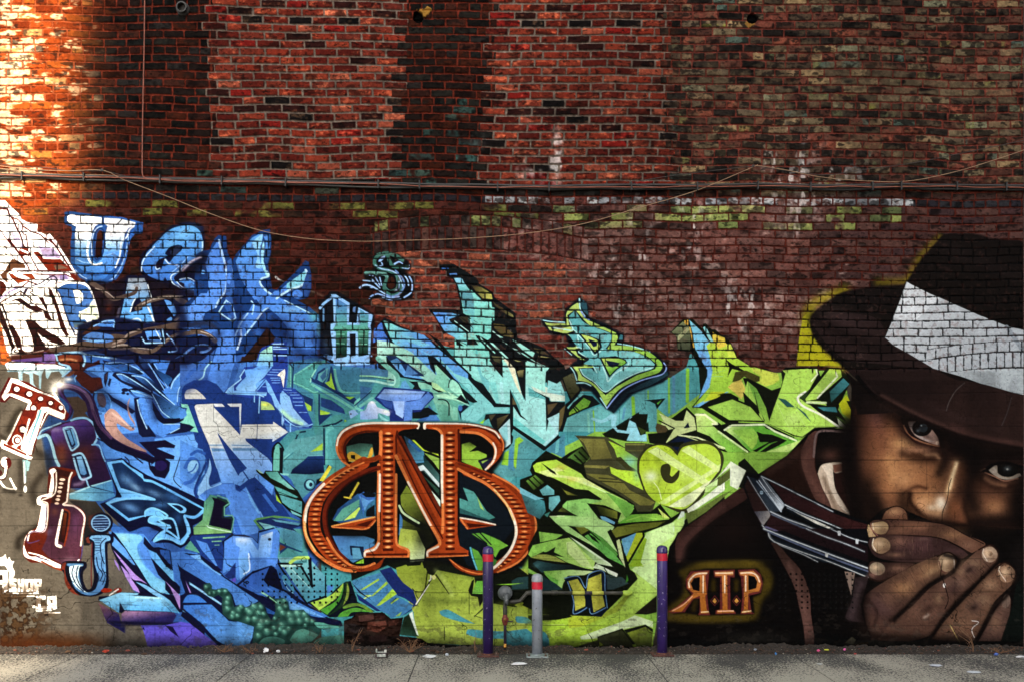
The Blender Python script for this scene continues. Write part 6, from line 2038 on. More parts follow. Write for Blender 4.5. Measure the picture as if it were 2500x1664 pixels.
PAINT.append("""
t 1290 720 4.708
p painted_background
f 68b0b0>4f9ca0@900,1300@1900,900 400,1568 440,1400 900,1250 1000,1380 1200,1150 1620,960 1820,830 1860,680 1900,680 1960,830 1980,1130 1700,1350 1600,1400 1480,1300 1480,1568
f 14181a 400,860 440,850 520,800 560,980 620,1080 530,1230 620,1140 740,1160 830,1250 640,1320 450,1410 400,1568 350,1568 430,1250 480,1210 390,970 340,1010 300,970 210,980
f 6a6a48>34341e@480,900@480,1180 400,950 520,890 560,980 590,1090 500,1190 460,1120
f 6a5c38 360,1330 430,1260 390,1480 350,1568
f 78c0c0 450,1290 630,1100 640,1140 520,1230 460,1310
f 6aa83c>8cc03c@700,1180@480,1360 470,1350 640,1180 720,1220 690,1280 580,1330 470,1380
l 14181a 14 540,1280 590,1330
l 14181a 14 520,1290 560,1345
l 84c43c 22 1620,960 1620,1350
l 84c43c 40 1835,860 1830,1220
l 84c43c 40 1205,1180 1215,1380
l 5a94b4 34 1675,940 1675,1340
l 5a94b4 26 1110,1300 1090,1420
l 84c43c 16 750,1330 765,1568
l 7cc4b4 26 690,1360 700,1568
l 84c43c 16 1380,1100 1380,1190
p painted_smoke
lc 8cc8d4 30-60 740,1420 830,1450 900,1430 960,1390 990,1420 980,1480 1010,1560 1080,1568
d 9cd0dc .8 1000,1400 30,60
p painted_background
f 14181a 1330,1210 1580,1185 1480,1310 1460,1250 1400,1220
f 5aa83c 1480,1240 1540,1200 1490,1260
f 14201a 1000,1510 1180,1400 1240,1360 1280,1340 1260,1490 1380,1440 1390,1568 900,1568
f 6ab8b8 1280,1340 1350,1380 1390,1440 1360,1480 1260,1480
c 8cc4d4 1100,1568! 1180,1400 1230,1460 1240,1568!
p painted_letter_b_teal
f 0f1620 s=5 140,290 170,270 400,310 430,170 520,90 590,35 680,90 700,260 880,330 1020,420 1100,460 1100,540 1380,630 1500,700 1600,800 1630,900 1560,1000 1380,1070 1200,1140 1060,1280 990,1360 900,1310 840,1250 720,1100 560,1040 550,950 500,860 490,800 560,740 410,620 470,580 430,480 260,460 200,380
f 3f7c88 1060,460 1100,470 1090,520 1040,520
f 2c5460 620,60 670,90 690,240 640,200 600,120
f 244450>142028@1500,1000@1100,1200 1600,880 1610,920 1400,1040 1150,1130 1010,1300 980,1360 950,1320 1100,1130 1300,1020
c b4cc6c>8cc048@500,600@1400,800 190,320! 240,330 440,335! 440,220 500,140 580,90! 600,190 680,290! 860,370 1010,440! 1030,500 990,580! 1180,590 1380,650 1520,760 1550,820! 1500,890 1300,960 1050,1080 890,1280! 800,1100 700,1010 570,980! 570,900 510,820! 690,790 660,750 600,740! 440,600! 550,590 490,490 420,450 250,410!
lc a8e0e8 14 150,290 260,310 420,320
lc a8e0e8 16 590,50 600,170 650,250
lc 6c88e0 12 600,180 650,260 700,290
lc a8e0e8 12 1030,560 1200,590 1400,650
lc 8ca8e8 14 1560,780 1590,840 1540,910 1300,980 1100,1080 990,1190 905,1300
lc a8e0e8 14 560,1010 650,1010 720,1040
lc a8e0e8 12 830,1180 900,1290
lc a8e0e8 10 420,620 500,690
lc a8e0e8 12 490,830 530,890 560,980
f 0f1620 450,240 540,175 640,290 700,350 880,410 970,450 960,540 900,640 1180,640 1380,710 1480,800 1460,850 1250,920 1020,1050 890,1150 760,1020 620,930 575,840 760,830 790,890 760,820 680,800 690,770 570,690 540,620 600,610 560,560 460,440 520,420 490,370 270,400 260,370 480,370
c 5aa4a8>7cc0c0@600,600@1200,700 470,250! 540,180! 620,300 700,350 860,410 960,450! 950,530 890,620! 1000,635 1200,650 1370,720 1460,800! 1420,850 1200,920 1000,1040 890,1120! 770,1000 640,920 590,850! 720,840 760,880 740,810 640,790 700,740 640,690 560,660! 640,650 560,590 460,450! 540,440 500,370
lc b0e0dc 14 280,380 420,400 510,410 490,340
lc b0e0dc 12 470,290 520,400 560,440 580,560
lc b0e0dc 12 600,850 640,920 760,1000 890,1110 1040,1000 1260,890 1440,830
lc b0e0dc 12 560,600 640,620 580,650 680,720
lc b0e0dc 10 740,800 790,890
f 0f1620 580,450 700,470 830,520 850,600 770,690 700,600
c b8d068 610,460! 700,480 800,530 820,600 770,650! 710,590 660,520
c 10183c 690,510! 780,540 790,580 750,600!
lc b0e0dc 12 560,450 700,600 760,690 860,620
f 0f1620 820,720 1000,700 1120,740 1140,780 1020,860 930,950
c b8d068>6cb03c@880,740@960,880 840,720! 960,720 1080,740 1120,780 1020,840 940,920!
c 141c38 890,750! 1000,770 1050,790 980,830 930,820!
lc b0e0dc 16 850,800 900,920 920,990 1000,900 1140,820 1160,770
p painted_letter_yellow
f 14180f 1640,430 1780,280 1890,280 2000,390 2010,340 2040,330 2110,400 2150,400 2330,550 2420,740 2420,1568 2000,1300 1880,1290 1960,1190 1980,1120 1960,830 1880,660 1720,640 1700,480
f 78805c>4a503c@1750,350@1750,600 1650,430 1780,310 1830,340 1870,400 1860,640 1720,620 1710,490
f a0a478 1720,480 1830,380 1860,400 1800,460 1720,540
f e0b040 1795,300 1840,290 1840,350 1800,340
l e0b040 14 1860,380 1880,480 1905,600
f 7cc4dc>6aacd8@1900,300@2000,900 1850,290 1990,420 2060,520 2160,610 2080,640 2120,850 2140,960 2100,1050 1960,1190 2080,880 1980,720 1920,620 1890,440
f 68a0d8 1960,600 2060,700 2120,880 2060,1060 1960,1190 2060,980 2060,860 1960,700
c 8cccd0 2010,380! 2040,370 2100,480 2140,560 2080,520!
f e4b840 2120,430 2240,520 2354,640 2354,640 2180,620
t 1610 770 2.69
f b0cc40>98c440@350,200@450,450 330,180 440,190 510,280 590,330 700,360 790,390 790,440 700,460 560,400 510,480 570,500 560,560 470,510 360,510 250,600 230,590 330,470 350,360 330,260 310,200
f d8c048 350,120 430,150 440,200 390,220 350,160
f c8d850 440,190 470,190 510,280 450,270
l 6ab4d8 10^ 330,210 400,250
l 6ab4d8 12^ 350,380 430,360
l 6ab4d8 12^ 340,400 420,400
f 14180f 440,290 480,320 540,350 600,390 630,400 560,370 480,350 450,400 460,340
f c0cc50 600,340 780,380 790,420 750,450 700,465 650,440 670,400 620,370
f 4a4820 500,370 570,360 660,400 660,430 620,440 590,420 560,400 520,430 480,435
f d0bc58 480,440 540,420 570,490 540,550 500,510 450,470
f 6aa8d8 220,600 310,550 400,500 460,500 360,540 260,600
f b8c830 340,500 440,500 380,540 290,570
c 14180f 380,520! 430,510 470,520 440,530!
p painted_letter_wing
f 14180f 310,600 360,570 480,540 560,570 550,500 570,520 600,560 550,410 580,410 740,490 800,470 810,430 800,370 830,340 1040,340 1060,400 1100,340 1190,345 1260,420 1200,560 1170,610 1250,720 1150,740 1030,740 940,800 880,790 700,700 460,690
f a0cc54>b0d85c@500,600@1100,500 320,600 480,550 600,600 650,650 560,500 580,430 620,500 700,720 720,700 800,480 830,380 810,360 1040,345 1040,390 1000,460 950,560 1120,350 1190,350 1200,400 1030,550 960,560 1100,560 1100,590 970,570 1170,730 1020,735 940,795 890,785 740,720 700,690 460,685
f 7cb848>a0d050@650,500@700,700 580,430 640,480 700,600 730,720 700,700 640,580
f 14180f 620,480 660,640 650,640
f 14180f 550,500 640,590 660,660 690,700 600,600
f a0cc54 550,610 590,615 620,650 620,690 590,680
l f0f4d8 8 1030,350 1040,385 1000,430
l f0f4d8 10 1160,370 1170,400 1040,540
lc f0f4d8 14 960,500 910,540 940,590 1060,650 1180,730
l f0f4d8 10^ 770,570 870,770
l f0f4d8 8^ 900,620 960,730
f 2c5c58 780,540 830,550 890,600 840,600
f 2c5c58 890,590 960,640 1000,700 940,640
f 2c4020 920,540 990,480 960,550 990,590
f 14180f 1040,550 1200,420 1250,450 1190,570 1170,630 1010,595 1110,590
f 4a98a0>244c48@1220,430@1060,550 1120,500 1210,410 1250,450 1130,570
f 3f8890 1040,600 1160,600 1170,635 1080,625
l d8ecb0 14 970,570 1095,572
d c4e480 .7 880,680 60,50
f c8d020 1180,580 1230,520 1280,610 1280,700 1200,640
f 14180f 1230,560 1280,560 1280,660 1250,600
f e0ecc8 1170,670 1240,740 1220,740 1180,720
f 5a8c30 1160,660 1240,700 1230,720
f a0c818 1170,300 1200,330 1150,330
p painted_letter_r
f 14180f 60,690 180,600 230,650 290,640 390,700 560,860 600,895 430,895 260,830 80,870 0,830 0,720
f d0e098 0,640 110,690 160,690 180,620 230,670 245,750 140,780 420,870 430,880 330,850 130,780 40,840 100,740 60,750
f 14203c 160,740 190,700 200,735
f 14203c 60,840 130,790 240,820 160,890 90,895
f d0e098 20,690 80,710 60,740 10,720
l 14180f 8 0,690 100,740
f c8e084>84c048@260,650@450,800 240,650 300,645 390,700 350,720 440,800 570,895 450,895 330,790 250,760
l e4f0b8 14 240,650 300,650 380,710 350,710
l d8eca8 12 390,760 580,895
l e0ecb0 10 130,785 250,800 430,870
f 14180f 400,720 460,700 700,710 890,800 850,820 800,850 640,895 590,880
f c8e488>6cb83c@450,740@600,800 430,750 460,720 680,710 700,740 920,815 940,830 860,895 640,895 720,840 790,820 640,760 660,830 720,830 600,895 500,800
l e8f4c8 12 430,750 480,720 690,715 760,760 900,820
f 14180f 670,775 740,780 840,820 790,850 700,895 660,895 740,840 780,825 700,810
f 94cc50>a8d454@560,740@560,860 480,750 620,740 650,790 640,840 610,880
f c0e07c 700,895 860,840 930,815 940,830 850,895
t 1270 1010 2.69
p painted_background
f 14180f 540,130 690,60 760,0 840,0 820,180 700,180 560,150
f 8cc8d4 620,100 700,110 720,40 760,60 790,140 830,130 835,180 700,175 720,130 640,120
c 8cc8d4 590,10 620,10 620,60 640,100 610,90 600,40
f 3a4a20 770,80 830,110 800,140
f 5a4c30 900,60 960,80 970,110 910,150 890,90
f 14180f 840,130 960,120 960,190 1080,180 1060,220 900,200 850,190
p painted_letter_olive
f 46462c 360,140 570,150 690,220 690,190 800,190 880,200 1030,240 1060,300 890,580 870,640 770,640 420,430 400,340 440,310 460,290 390,170
f 848040>6c6834@450,170@550,290 385,160 555,165 605,290 470,300 420,190
f 848040 410,350 430,335 590,340 560,358
f 7a7838 430,390 580,400 680,450 720,500 890,580 860,600 790,600 640,500
l 3a3820 8 520,420 640,430
l 3a3820 8 520,440 680,450
l 7c7c40 10 700,200 820,200
l 5c5c30 8 700,240 820,240
p painted_letter_heart
f a4cc38>84b84c@600,200@700,330 580,175 690,225 690,240 780,295 770,370 640,290 620,230
d 7cb8a4 .9 720,310 50,40
f 3c3c20 620,290 660,280 750,370 700,365
f b0d43c 590,345 640,365 780,380 810,500 690,440 600,390
d 88bc80 .8 770,390 30,60
c 3a3a20 770,380! 775,290 830,220 900,195 990,210 1035,250! 1060,200 1150,175 1250,180 1320,240 1340,300 1320,380! 1200,540 1110,640 1060,650 960,610 870,560 810,490
c b0cc30>b8d84c@850,250@1200,500 785,380! 790,300 840,230 910,205 980,220 1035,275! 1070,220 1150,200 1240,200 1300,240 1320,310 1310,370! 1100,615 970,605 900,580 830,510
K
f d4e890 840,245 900,215 1330,500 1330,540
f d4e890 1060,240 1110,210 1330,360 1330,400
f d4e890 900,590 1330,320 1330,350 960,590
f e4f0b8 970,610 1310,400 1310,480 1080,610
d e8f4d0 .9 860,410 50,40
d d0e880 .6 1090,400 60,40
d 90b428 .6 900,560 60,50
U
lc e8f4c0 5 880,450 910,490 930,560
c 38381c 1050,370! 1040,420 1000,455 950,440 925,390 930,340 970,325 990,350 985,400! 1000,410 1040,370!
f 38381c 1210,480 1310,420 1345,350 1345,380 1230,480
f e8f0d8 1100,635 1345,440 1345,500 1110,655
f b8d880 1220,480 1310,430 1290,470 1210,530
f 6a7c38 1180,620 1345,520 1345,570 1090,690 1090,650
f 14180f 1090,690 1345,530 1345,570 1030,790 1000,895 980,895 1010,770
""")
PAINT.append("""
t 1270 1010 2.69
p painted_letter_green
f 12160c 80,320 170,240 270,290 330,250 410,210 460,280 420,330 440,420 620,510 750,590 770,640 880,640 920,590 1000,690 920,720 740,790 640,840 600,895 100,895 120,730 60,560 0,480 0,430 80,400 65,370
f 4a9ca4>3c6468@150,580@60,640 0,500 60,540 160,570 170,640 130,690 50,650
f 74b8c8 0,480 120,545 160,555 100,565 0,520
f 6cb4b8 130,500 180,465 225,500 225,530 150,535
f 6cb4b8 190,545 260,535 265,570 210,640 190,620
f 4a9488 160,660 200,640 180,680
f 6c9c3c>34481c@60,430@110,500 40,440 100,400 160,450 90,500
l 12160c 10 60,430 120,490
l 12160c 8 90,415 140,465
f 5c8c3c>2c3c18@330,280@420,250 310,290 400,220 460,290 400,330 330,290
l 12160c 12 360,270 410,320
l 12160c 12 390,250 440,300
f b0d444>a4d06c@150,350@700,600 85,340 110,320 160,310 240,300 290,330 400,390 440,440 600,520 700,570 750,620 700,690 660,720 620,690 640,650 560,620 450,590 540,560 450,500 360,490 300,460 220,420 160,400 100,380
f d8e890 120,380 250,350 290,370 240,380 260,400 420,420 560,500 470,480 300,420 180,410
f 12160c 140,320 230,380 240,400 200,380
d c8a848 .5 270,350 40,20
d c8b048 .5 340,430 40,20
l d4eca8 8 420,450 600,530 690,600
f 78bc4c 560,510 750,600 740,640 700,690 640,600
f 12160c 220,470 290,460 300,500 450,550 330,560 260,540
f 8a8c34>20240f@310,510@380,540 270,480 290,500 390,540 310,530
f 8cc868>b8e090@400,600@500,800 280,600 310,570 430,555 560,570 450,590 540,690 620,740 610,760 570,770 600,800 620,895 560,895 500,840 420,740 330,730 420,820 520,895 430,895 330,790 240,720 190,690 250,665 380,670 280,620
f 5a9c40 210,690 330,690 460,760 580,880 480,810 360,710 270,710
f e8f0c0 190,670 300,668 240,690 280,720 330,790 260,730
f 12160c 440,585 560,600 665,650 640,720 520,690
f 7c8430>2c3414@600,620@540,660 500,600 640,640 640,690 530,660
f 74b4d4 525,670 560,675 625,710 620,725 540,695
f 12160c 320,730 420,730 560,850 600,895 430,895
f 6c7428>1a1e0e@370,740@440,800 350,740 410,740 430,780 400,820
f 6cbc54>4a9438@450,780@560,880 425,770 450,780 530,840 580,895 500,895 430,800
f 7c8430>1c200e@180,720@260,760 140,740 190,700 300,780 180,760
f 6c7430>20240f@250,620@320,650 250,640 280,610 340,650
f 6cb83c>9cc84c@680,680@980,690 640,720 730,660 900,655 990,690 900,700 740,710
f 12160c 860,640 910,600 960,670
f d0e070 905,615 985,685 940,680
l 9cd054 6 700,700 800,670 900,690
f 7c8430>50581c@640,760@980,700 570,790 640,740 760,720 960,705 900,740 720,790 600,820
f 12160c 600,820 900,740 1060,640 1060,660 990,720 820,780 700,810 640,850 590,830
f c8e89c>b4dc7c@900,750@800,895 830,780 1060,690 1080,640 1080,720 1010,790 960,895 800,895
f d8e8d4 1060,640 1080,640 1080,700 1020,760 960,860 1000,760
f 64a8cc>8cc4d8@700,800@720,895 670,820 770,785 760,830 720,895 680,895
f b0c83c 770,780 800,780 800,820 760,895 720,895
f a8cc34 810,810 830,810 800,895 770,895
f c8e098 625,860 650,820 660,850 640,895
t 1290 1260 2.69
p painted_background
f b8dc78>a4c83c@800,200@500,800 0,600 400,640 700,350 840,150 960,120 960,30 1025,0 1020,60 940,190 910,330 850,510 700,640 820,690 820,860 0,895
f c8e89c 760,130 950,40 960,130 840,200 850,480 720,380 680,350 740,300 770,150
f 98c02c 660,330 770,140 780,150 740,300 760,330
f 64a8cc>78b8d4@650,130@640,250 615,150 710,108 720,140 660,230 640,270 625,240
f b8cc30 710,108 755,108 755,140 650,310 645,270
l 12160c 14 755,100 760,130 650,320
l d0e890 4 680,350 840,290
p painted_letter_green
f 12160c 70,60 110,0 540,80 640,250 670,350 700,370 720,410 620,520 500,640 480,660 270,650 0,640 0,200
f b0d86c>8cc454@300,200@150,250 30,190 150,160 270,140 440,290 430,350 370,340 250,300 180,260 100,230 20,270 0,250
f d8ecc4 270,130 350,180 540,310 590,380 580,400 480,350 350,320 420,340 460,300 340,190
f c8e490 250,170 300,160 420,330 360,330 260,240
f 8cc454 70,100 230,120 180,150 80,170
f 9ca84c 20,270 90,240 180,265 250,305 60,280
f 14180f 60,250 130,230 180,200 170,235 240,270 140,250
f 78a84c>e0ecd0@350,200@560,360 270,140 460,270 560,330 530,330 440,300
f 5a9c40 300,0 420,0 590,250 560,290 470,180 380,130 480,160
f a8d880>b8e090@300,50@560,200 140,0 430,0 560,70 520,100 590,240 490,140 390,80 260,60 400,160 530,260 400,180 250,100 180,40
f 6cbc54 370,130 410,110 560,240 640,330 520,270
f 12160c 380,100 440,140 470,180 420,150
f 6c7428 310,70 370,70 400,90 350,120
f d0e0a0 580,160 600,150 640,300 640,340 600,270
f 12160c 600,140 625,200 650,330 640,340
f 28484a>101816@100,300@300,340 30,310 60,290 160,310 290,320 430,355 250,350 90,370
d 5a9498 .6 60,320 30,20
f 8cc454 0,340 90,390 40,385 0,370
f 8cc454>c8e49c@150,370@350,400 100,360 280,350 430,360 370,385 260,390 230,440 220,480 190,470
f 70b848 100,370 200,420 190,470
f 20383c 90,390 180,440 230,480 90,490
f 34484a 500,380 620,400 660,440 560,480 510,480
f 7c8430 670,440 690,430
f e8f0dc 500,340 560,330 590,380 580,400 540,370
f 14180f 450,310 560,330 600,380 530,350
l 20301c 6 500,340 540,400 590,400
f b4c838>94a838@300,650@600,560 260,650 420,660 560,600 640,520 680,500 600,620 460,680 270,760
f 3c8428 650,380 660,420 640,440
p painted_letter_m_yellow
f 0f1828 235,410 330,400 380,470 400,390 500,358 520,420 515,560 525,610 480,660 420,655 400,610 310,650 285,590 290,500
lc 6a94c0 6 240,405 330,395 378,470 400,380 495,362 505,480 520,600
lc 6a94c0 6 260,430 300,560 300,640 385,600 400,560 415,640 510,600
f b4b444 265,425 325,410 375,490 295,490
f b4b444 395,410 480,375 485,490 385,490
f c8c848 295,490 490,490 490,515 375,515 300,515
f b4b444 300,520 375,520 375,590 310,620
f b4b444 415,520 490,520 505,590 430,630
f 0f1828 365,495 375,485 395,500 412,490 410,600 390,610 378,560
p painted_background
f 12160c 0,650 260,640 290,660 190,680 0,690
l e8f0c8 6^ 90,710 240,710
f a8c848 90,760 380,720 480,690 240,780 120,810
f d0e4b0 340,790 620,690 700,650 820,690 820,730 760,710 630,740 460,800 350,810
l c8dca0 20^ 250,800 500,690
f 12160c 455,790 620,735 700,840 460,850
f 3c4028>34381c@500,790@650,830 460,795 615,745 680,830 690,860 470,860
f 14180f 630,745 770,710 820,740 820,760 700,840 640,760
f 8c9c34>5a6828@680,780@780,820 650,765 770,725 820,760 810,860 720,860
f 34381c 330,850 460,810 460,855 340,860
f 9cac34 465,820 495,845 470,855
f 1c1a10 700,640 845,520 845,630 780,645
p painted_pit
f 1a1614 0,865 200,860 500,852 820,862 845,870 845,895 0,895
""")
PAINT.append("""
t 840 1290 4.708
p painted_background
c 4a98a4 1405,1210! 1430,1160 1600,1170 1850,1180 2100,1150! 2180,1200 2290,1180 2354,1260 2360,1380! 2200,1395 1900,1360 1840,1270 1560,1260
c 4a98a4 1980,1010 2100,1020 2160,1060 2300,1090 2000,1080
d 94a838 .8 2160,950 140,60
d a4b84c .7 2200,1080 120,50
f 14180f 2100,800 2354,790 2354,900 2160,930 2050,880
""")
PAINT.append("""
t 1620 1290 2.69
p painted_coat
f 0c0908 40,120 100,30 140,0 660,0 1345,0 2367,0 2367,880 1345,790 900,800 0,800 20,230
t 1640 1040 2.69
f 0c0908 20,895 0,780 40,700 470,400 490,300 560,320 760,190 900,40 960,8 1160,18 1345,0 1345,895
c 3a231f 30,895! 40,720 200,590 430,420! 480,400 500,470 300,600 150,720 80,800 60,895!
b 5a3a34 30 .8 60,860 90,760 200,640 330,540
d 180f0d .9 400,680 180,140
f 24140f 560,330 740,210 860,110 930,40 960,40 940,160 950,280 1060,540 800,420 600,325
c 50332c 900,60! 960,35 940,200 950,300 1060,540! 960,500 880,330 850,180
b 6a463c 24 .6 880,170 880,280 960,420 1010,500
lc 6e5a58 14 1160,40 1040,30 970,35 945,80 935,200
f 0e0a09 960,60 1160,50 1120,200 990,240 955,290 945,200
d 54352c .8 1050,190 80,50
b 3c2620 26 .7 860,160 780,210 640,300
p painted_shirt
f 2a1512 1060,240 1120,260 1250,600 1200,600 1080,420
c c0ad98>b49a86@1000,260@1160,600 960,310! 985,255 1050,238 1120,235! 1120,300! 1070,305 1060,250 1075,400 1130,500 1200,605! 1060,560! 1030,480 990,400
c d8c8b4 985,262! 1050,245 1060,300 1080,420 1180,590! 1100,520 1040,400 1020,320
f 8a5a48 1060,255 1118,245 1125,290 1070,305
b 7a6654 16 .7 1000,340 1040,440 1080,550
p painted_background
f 14180f 440,240 480,210 580,320 480,410 440,400
f e0e8cc 390,230 490,290 435,415 385,390 385,340 110,570 100,545 385,345 385,270 220,400 300,340
f 5a6430 300,350 385,280 385,340 320,390 220,400
f c8e49c 220,400 305,345 300,390
f 6a7c38 100,590 410,410 230,560 110,640
t 1980 930 2.4885
p painted_face
f 120c0a 250,0 330,0 1294,330 1294,900 0,900 240,830 190,560 200,400 240,280
c 2c1a16 210,380! 260,200 330,30! 700,300 1294,420! 1294,900! 260,820! 190,560
d 4a2a1e 1 420,240 130,150
d 5a3626 .9 330,520 120,240
d 7a4c32 .9 440,420 110,180
d 946040 .9 470,320 70,110
d 9a6642 1 560,520 160,160
d ac7850 .9 520,470 110,110
d a06c46 .9 620,640 170,130
d ac7850 .8 640,560 120,80
d 86563a .9 520,690 120,110
d 8c5c3c .8 740,580 110,120
d b88a5c .8 560,380 80,40
d a87048 .7 470,600 60,120
b 7c4c36 50 .6 400,160 420,300 440,420
d 6a4440 .6 400,220 60,80
b 140d0b 50 .9 220,300 250,500 290,700 280,830
b 1a100d 40 .8 380,720 420,830
b 2a1814 40 .8 560,230 600,320 700,390 820,410
c 1a100e 550,240! 620,230 720,260 790,320 820,400! 740,395 640,355 580,300
c a08074 590,245! 640,245 720,280 770,340 785,395! 700,365 640,335 605,290
c a49690 600,250! 640,250 640,300 690,345 755,368! 700,360 640,330 610,290
d 4a3c38 .7 700,330 50,16 r=30
e 100d0c 676,284 60,50
e 262c30 684,284 26,26
d 6a7880 .7 652,300 14,12
e a8b4bc 672,270 5,5
lc 0a0706 22 560,225 640,230 720,260 790,330 800,400
lc 8a5c44 10 565,270 600,330 680,370 780,395
lc 2c1814 12 570,310 640,370 740,400 800,410
e d8b8a0 768,375 9,12
d b88464 .7 640,420 100,26
b c89870 14 .7 700,450 760,450 780,475
b 50301f 12 .6 620,440 700,470 790,485
d 3a2018 .9 900,450 80,120
b 1e120e 50 .7 840,330 960,420 1150,440
b b8845c 34 .9 880,500 860,600 830,700
b e0c090 14 .8 890,490 860,580 830,680
d 7a4a30 .8 940,560 60,120
d b07a50 1 700,720 90,80
d c89468 .8 690,730 60,40
d c8986c .9 780,780 60,60
d f0dcc0 .95 790,740 36,46
d e8d0b0 .8 740,770 40,24
d 8a5436 1 880,780 70,80
d 7a4a32 1 930,830 60,50
b 24130d 14 1 600,680 605,740 650,790 720,850
b 1c100c 16 .9 720,850 800,860 960,880
b 1e110d 18 .9 960,700 940,760 970,860
b 4a2a1c 12 .8 560,680 640,640 700,650
d 5a3826 .8 590,800 60,60
d 6a4028 .8 640,850 90,40
b 3a2216 20 .6 600,690 590,760 620,820
d 20140f 1 1150,400 190,70
d 1a110d .9 1020,480 80,60
d 4a2c1e .9 1010,600 80,80
d 6a4430 1 1120,740 160,120
d 80543a .9 1090,760 110,70
d 8c6044 .6 1130,790 70,40
d 6a4430 .6 1230,640 70,60
d 20140f .8 1270,760 70,120
c 120c0a 1040,540! 1100,500 1190,495 1280,520 1294,560! 1250,600 1180,605 1110,590
c 948678 1080,540! 1130,510 1140,560 1190,580 1270,560 1280,575! 1230,595 1170,595 1120,575
c a89a8c 1085,540! 1115,522 1130,555 1100,555!
e 0e0c0b 1198,538 62,44
d 5a6468 .8 1195,530 24,18
e 9a9a96 1195,534 7,6
lc 8a604c 9 1060,555 1120,580 1180,605 1260,590
lc 0a0706 18 1050,545 1110,505 1190,495 1290,525
b 2a1812 24 .8 1040,590 1130,640 1240,640
b 94684c 14 .6 1060,590 1110,620 1180,635
lc 8a6450 6 1030,545 1060,530
b 0d0807 60 .85 240,250 225,420 235,600 270,760 300,860
b 120b09 70 .8 380,120 520,200 620,230
b 1a100c 60 .7 330,640 350,760 420,850
b 0e0908 70 .85 830,330 950,430 1000,520
b 0e0908 60 .8 900,400 1100,450 1294,440
b 100a09 50 .7 980,560 960,660 990,760
b 0e0908 60 .8 1294,620 1260,740 1294,860
b 0e0908 50 .7 1000,860 1150,850 1294,840
b 160d0a 36 .6 560,700 560,780 600,840
b 1a100d 26 .7 800,400 820,470 780,560
b 2a1710 30 .6 560,440 650,470 740,470
d c08a5c .8 500,560 40,90
d c89264 .7 560,600 60,60
d bc8658 .6 470,470 34,50
b e8cca0 10 .8 885,500 865,570 845,650
b c8946a 20 .6 660,740 700,790 760,800
d f4e4cc .9 795,745 24,30
d b07c54 .7 1120,760 50,40
lc 100a08 4 855,590 840,640 830,720 800,800 800,890
lc 181010 2 a=.6 865,300 865,480
l 281812 2 a=.6 553,280 553,480
l 281812 2 a=.6 705,480 705,660
l 2a1a16 2 a=.6 400,270 1294,285
l 2a1a16 2 a=.6 240,476 1294,484
l 2a1a16 2 a=.6 250,675 1294,680
""")
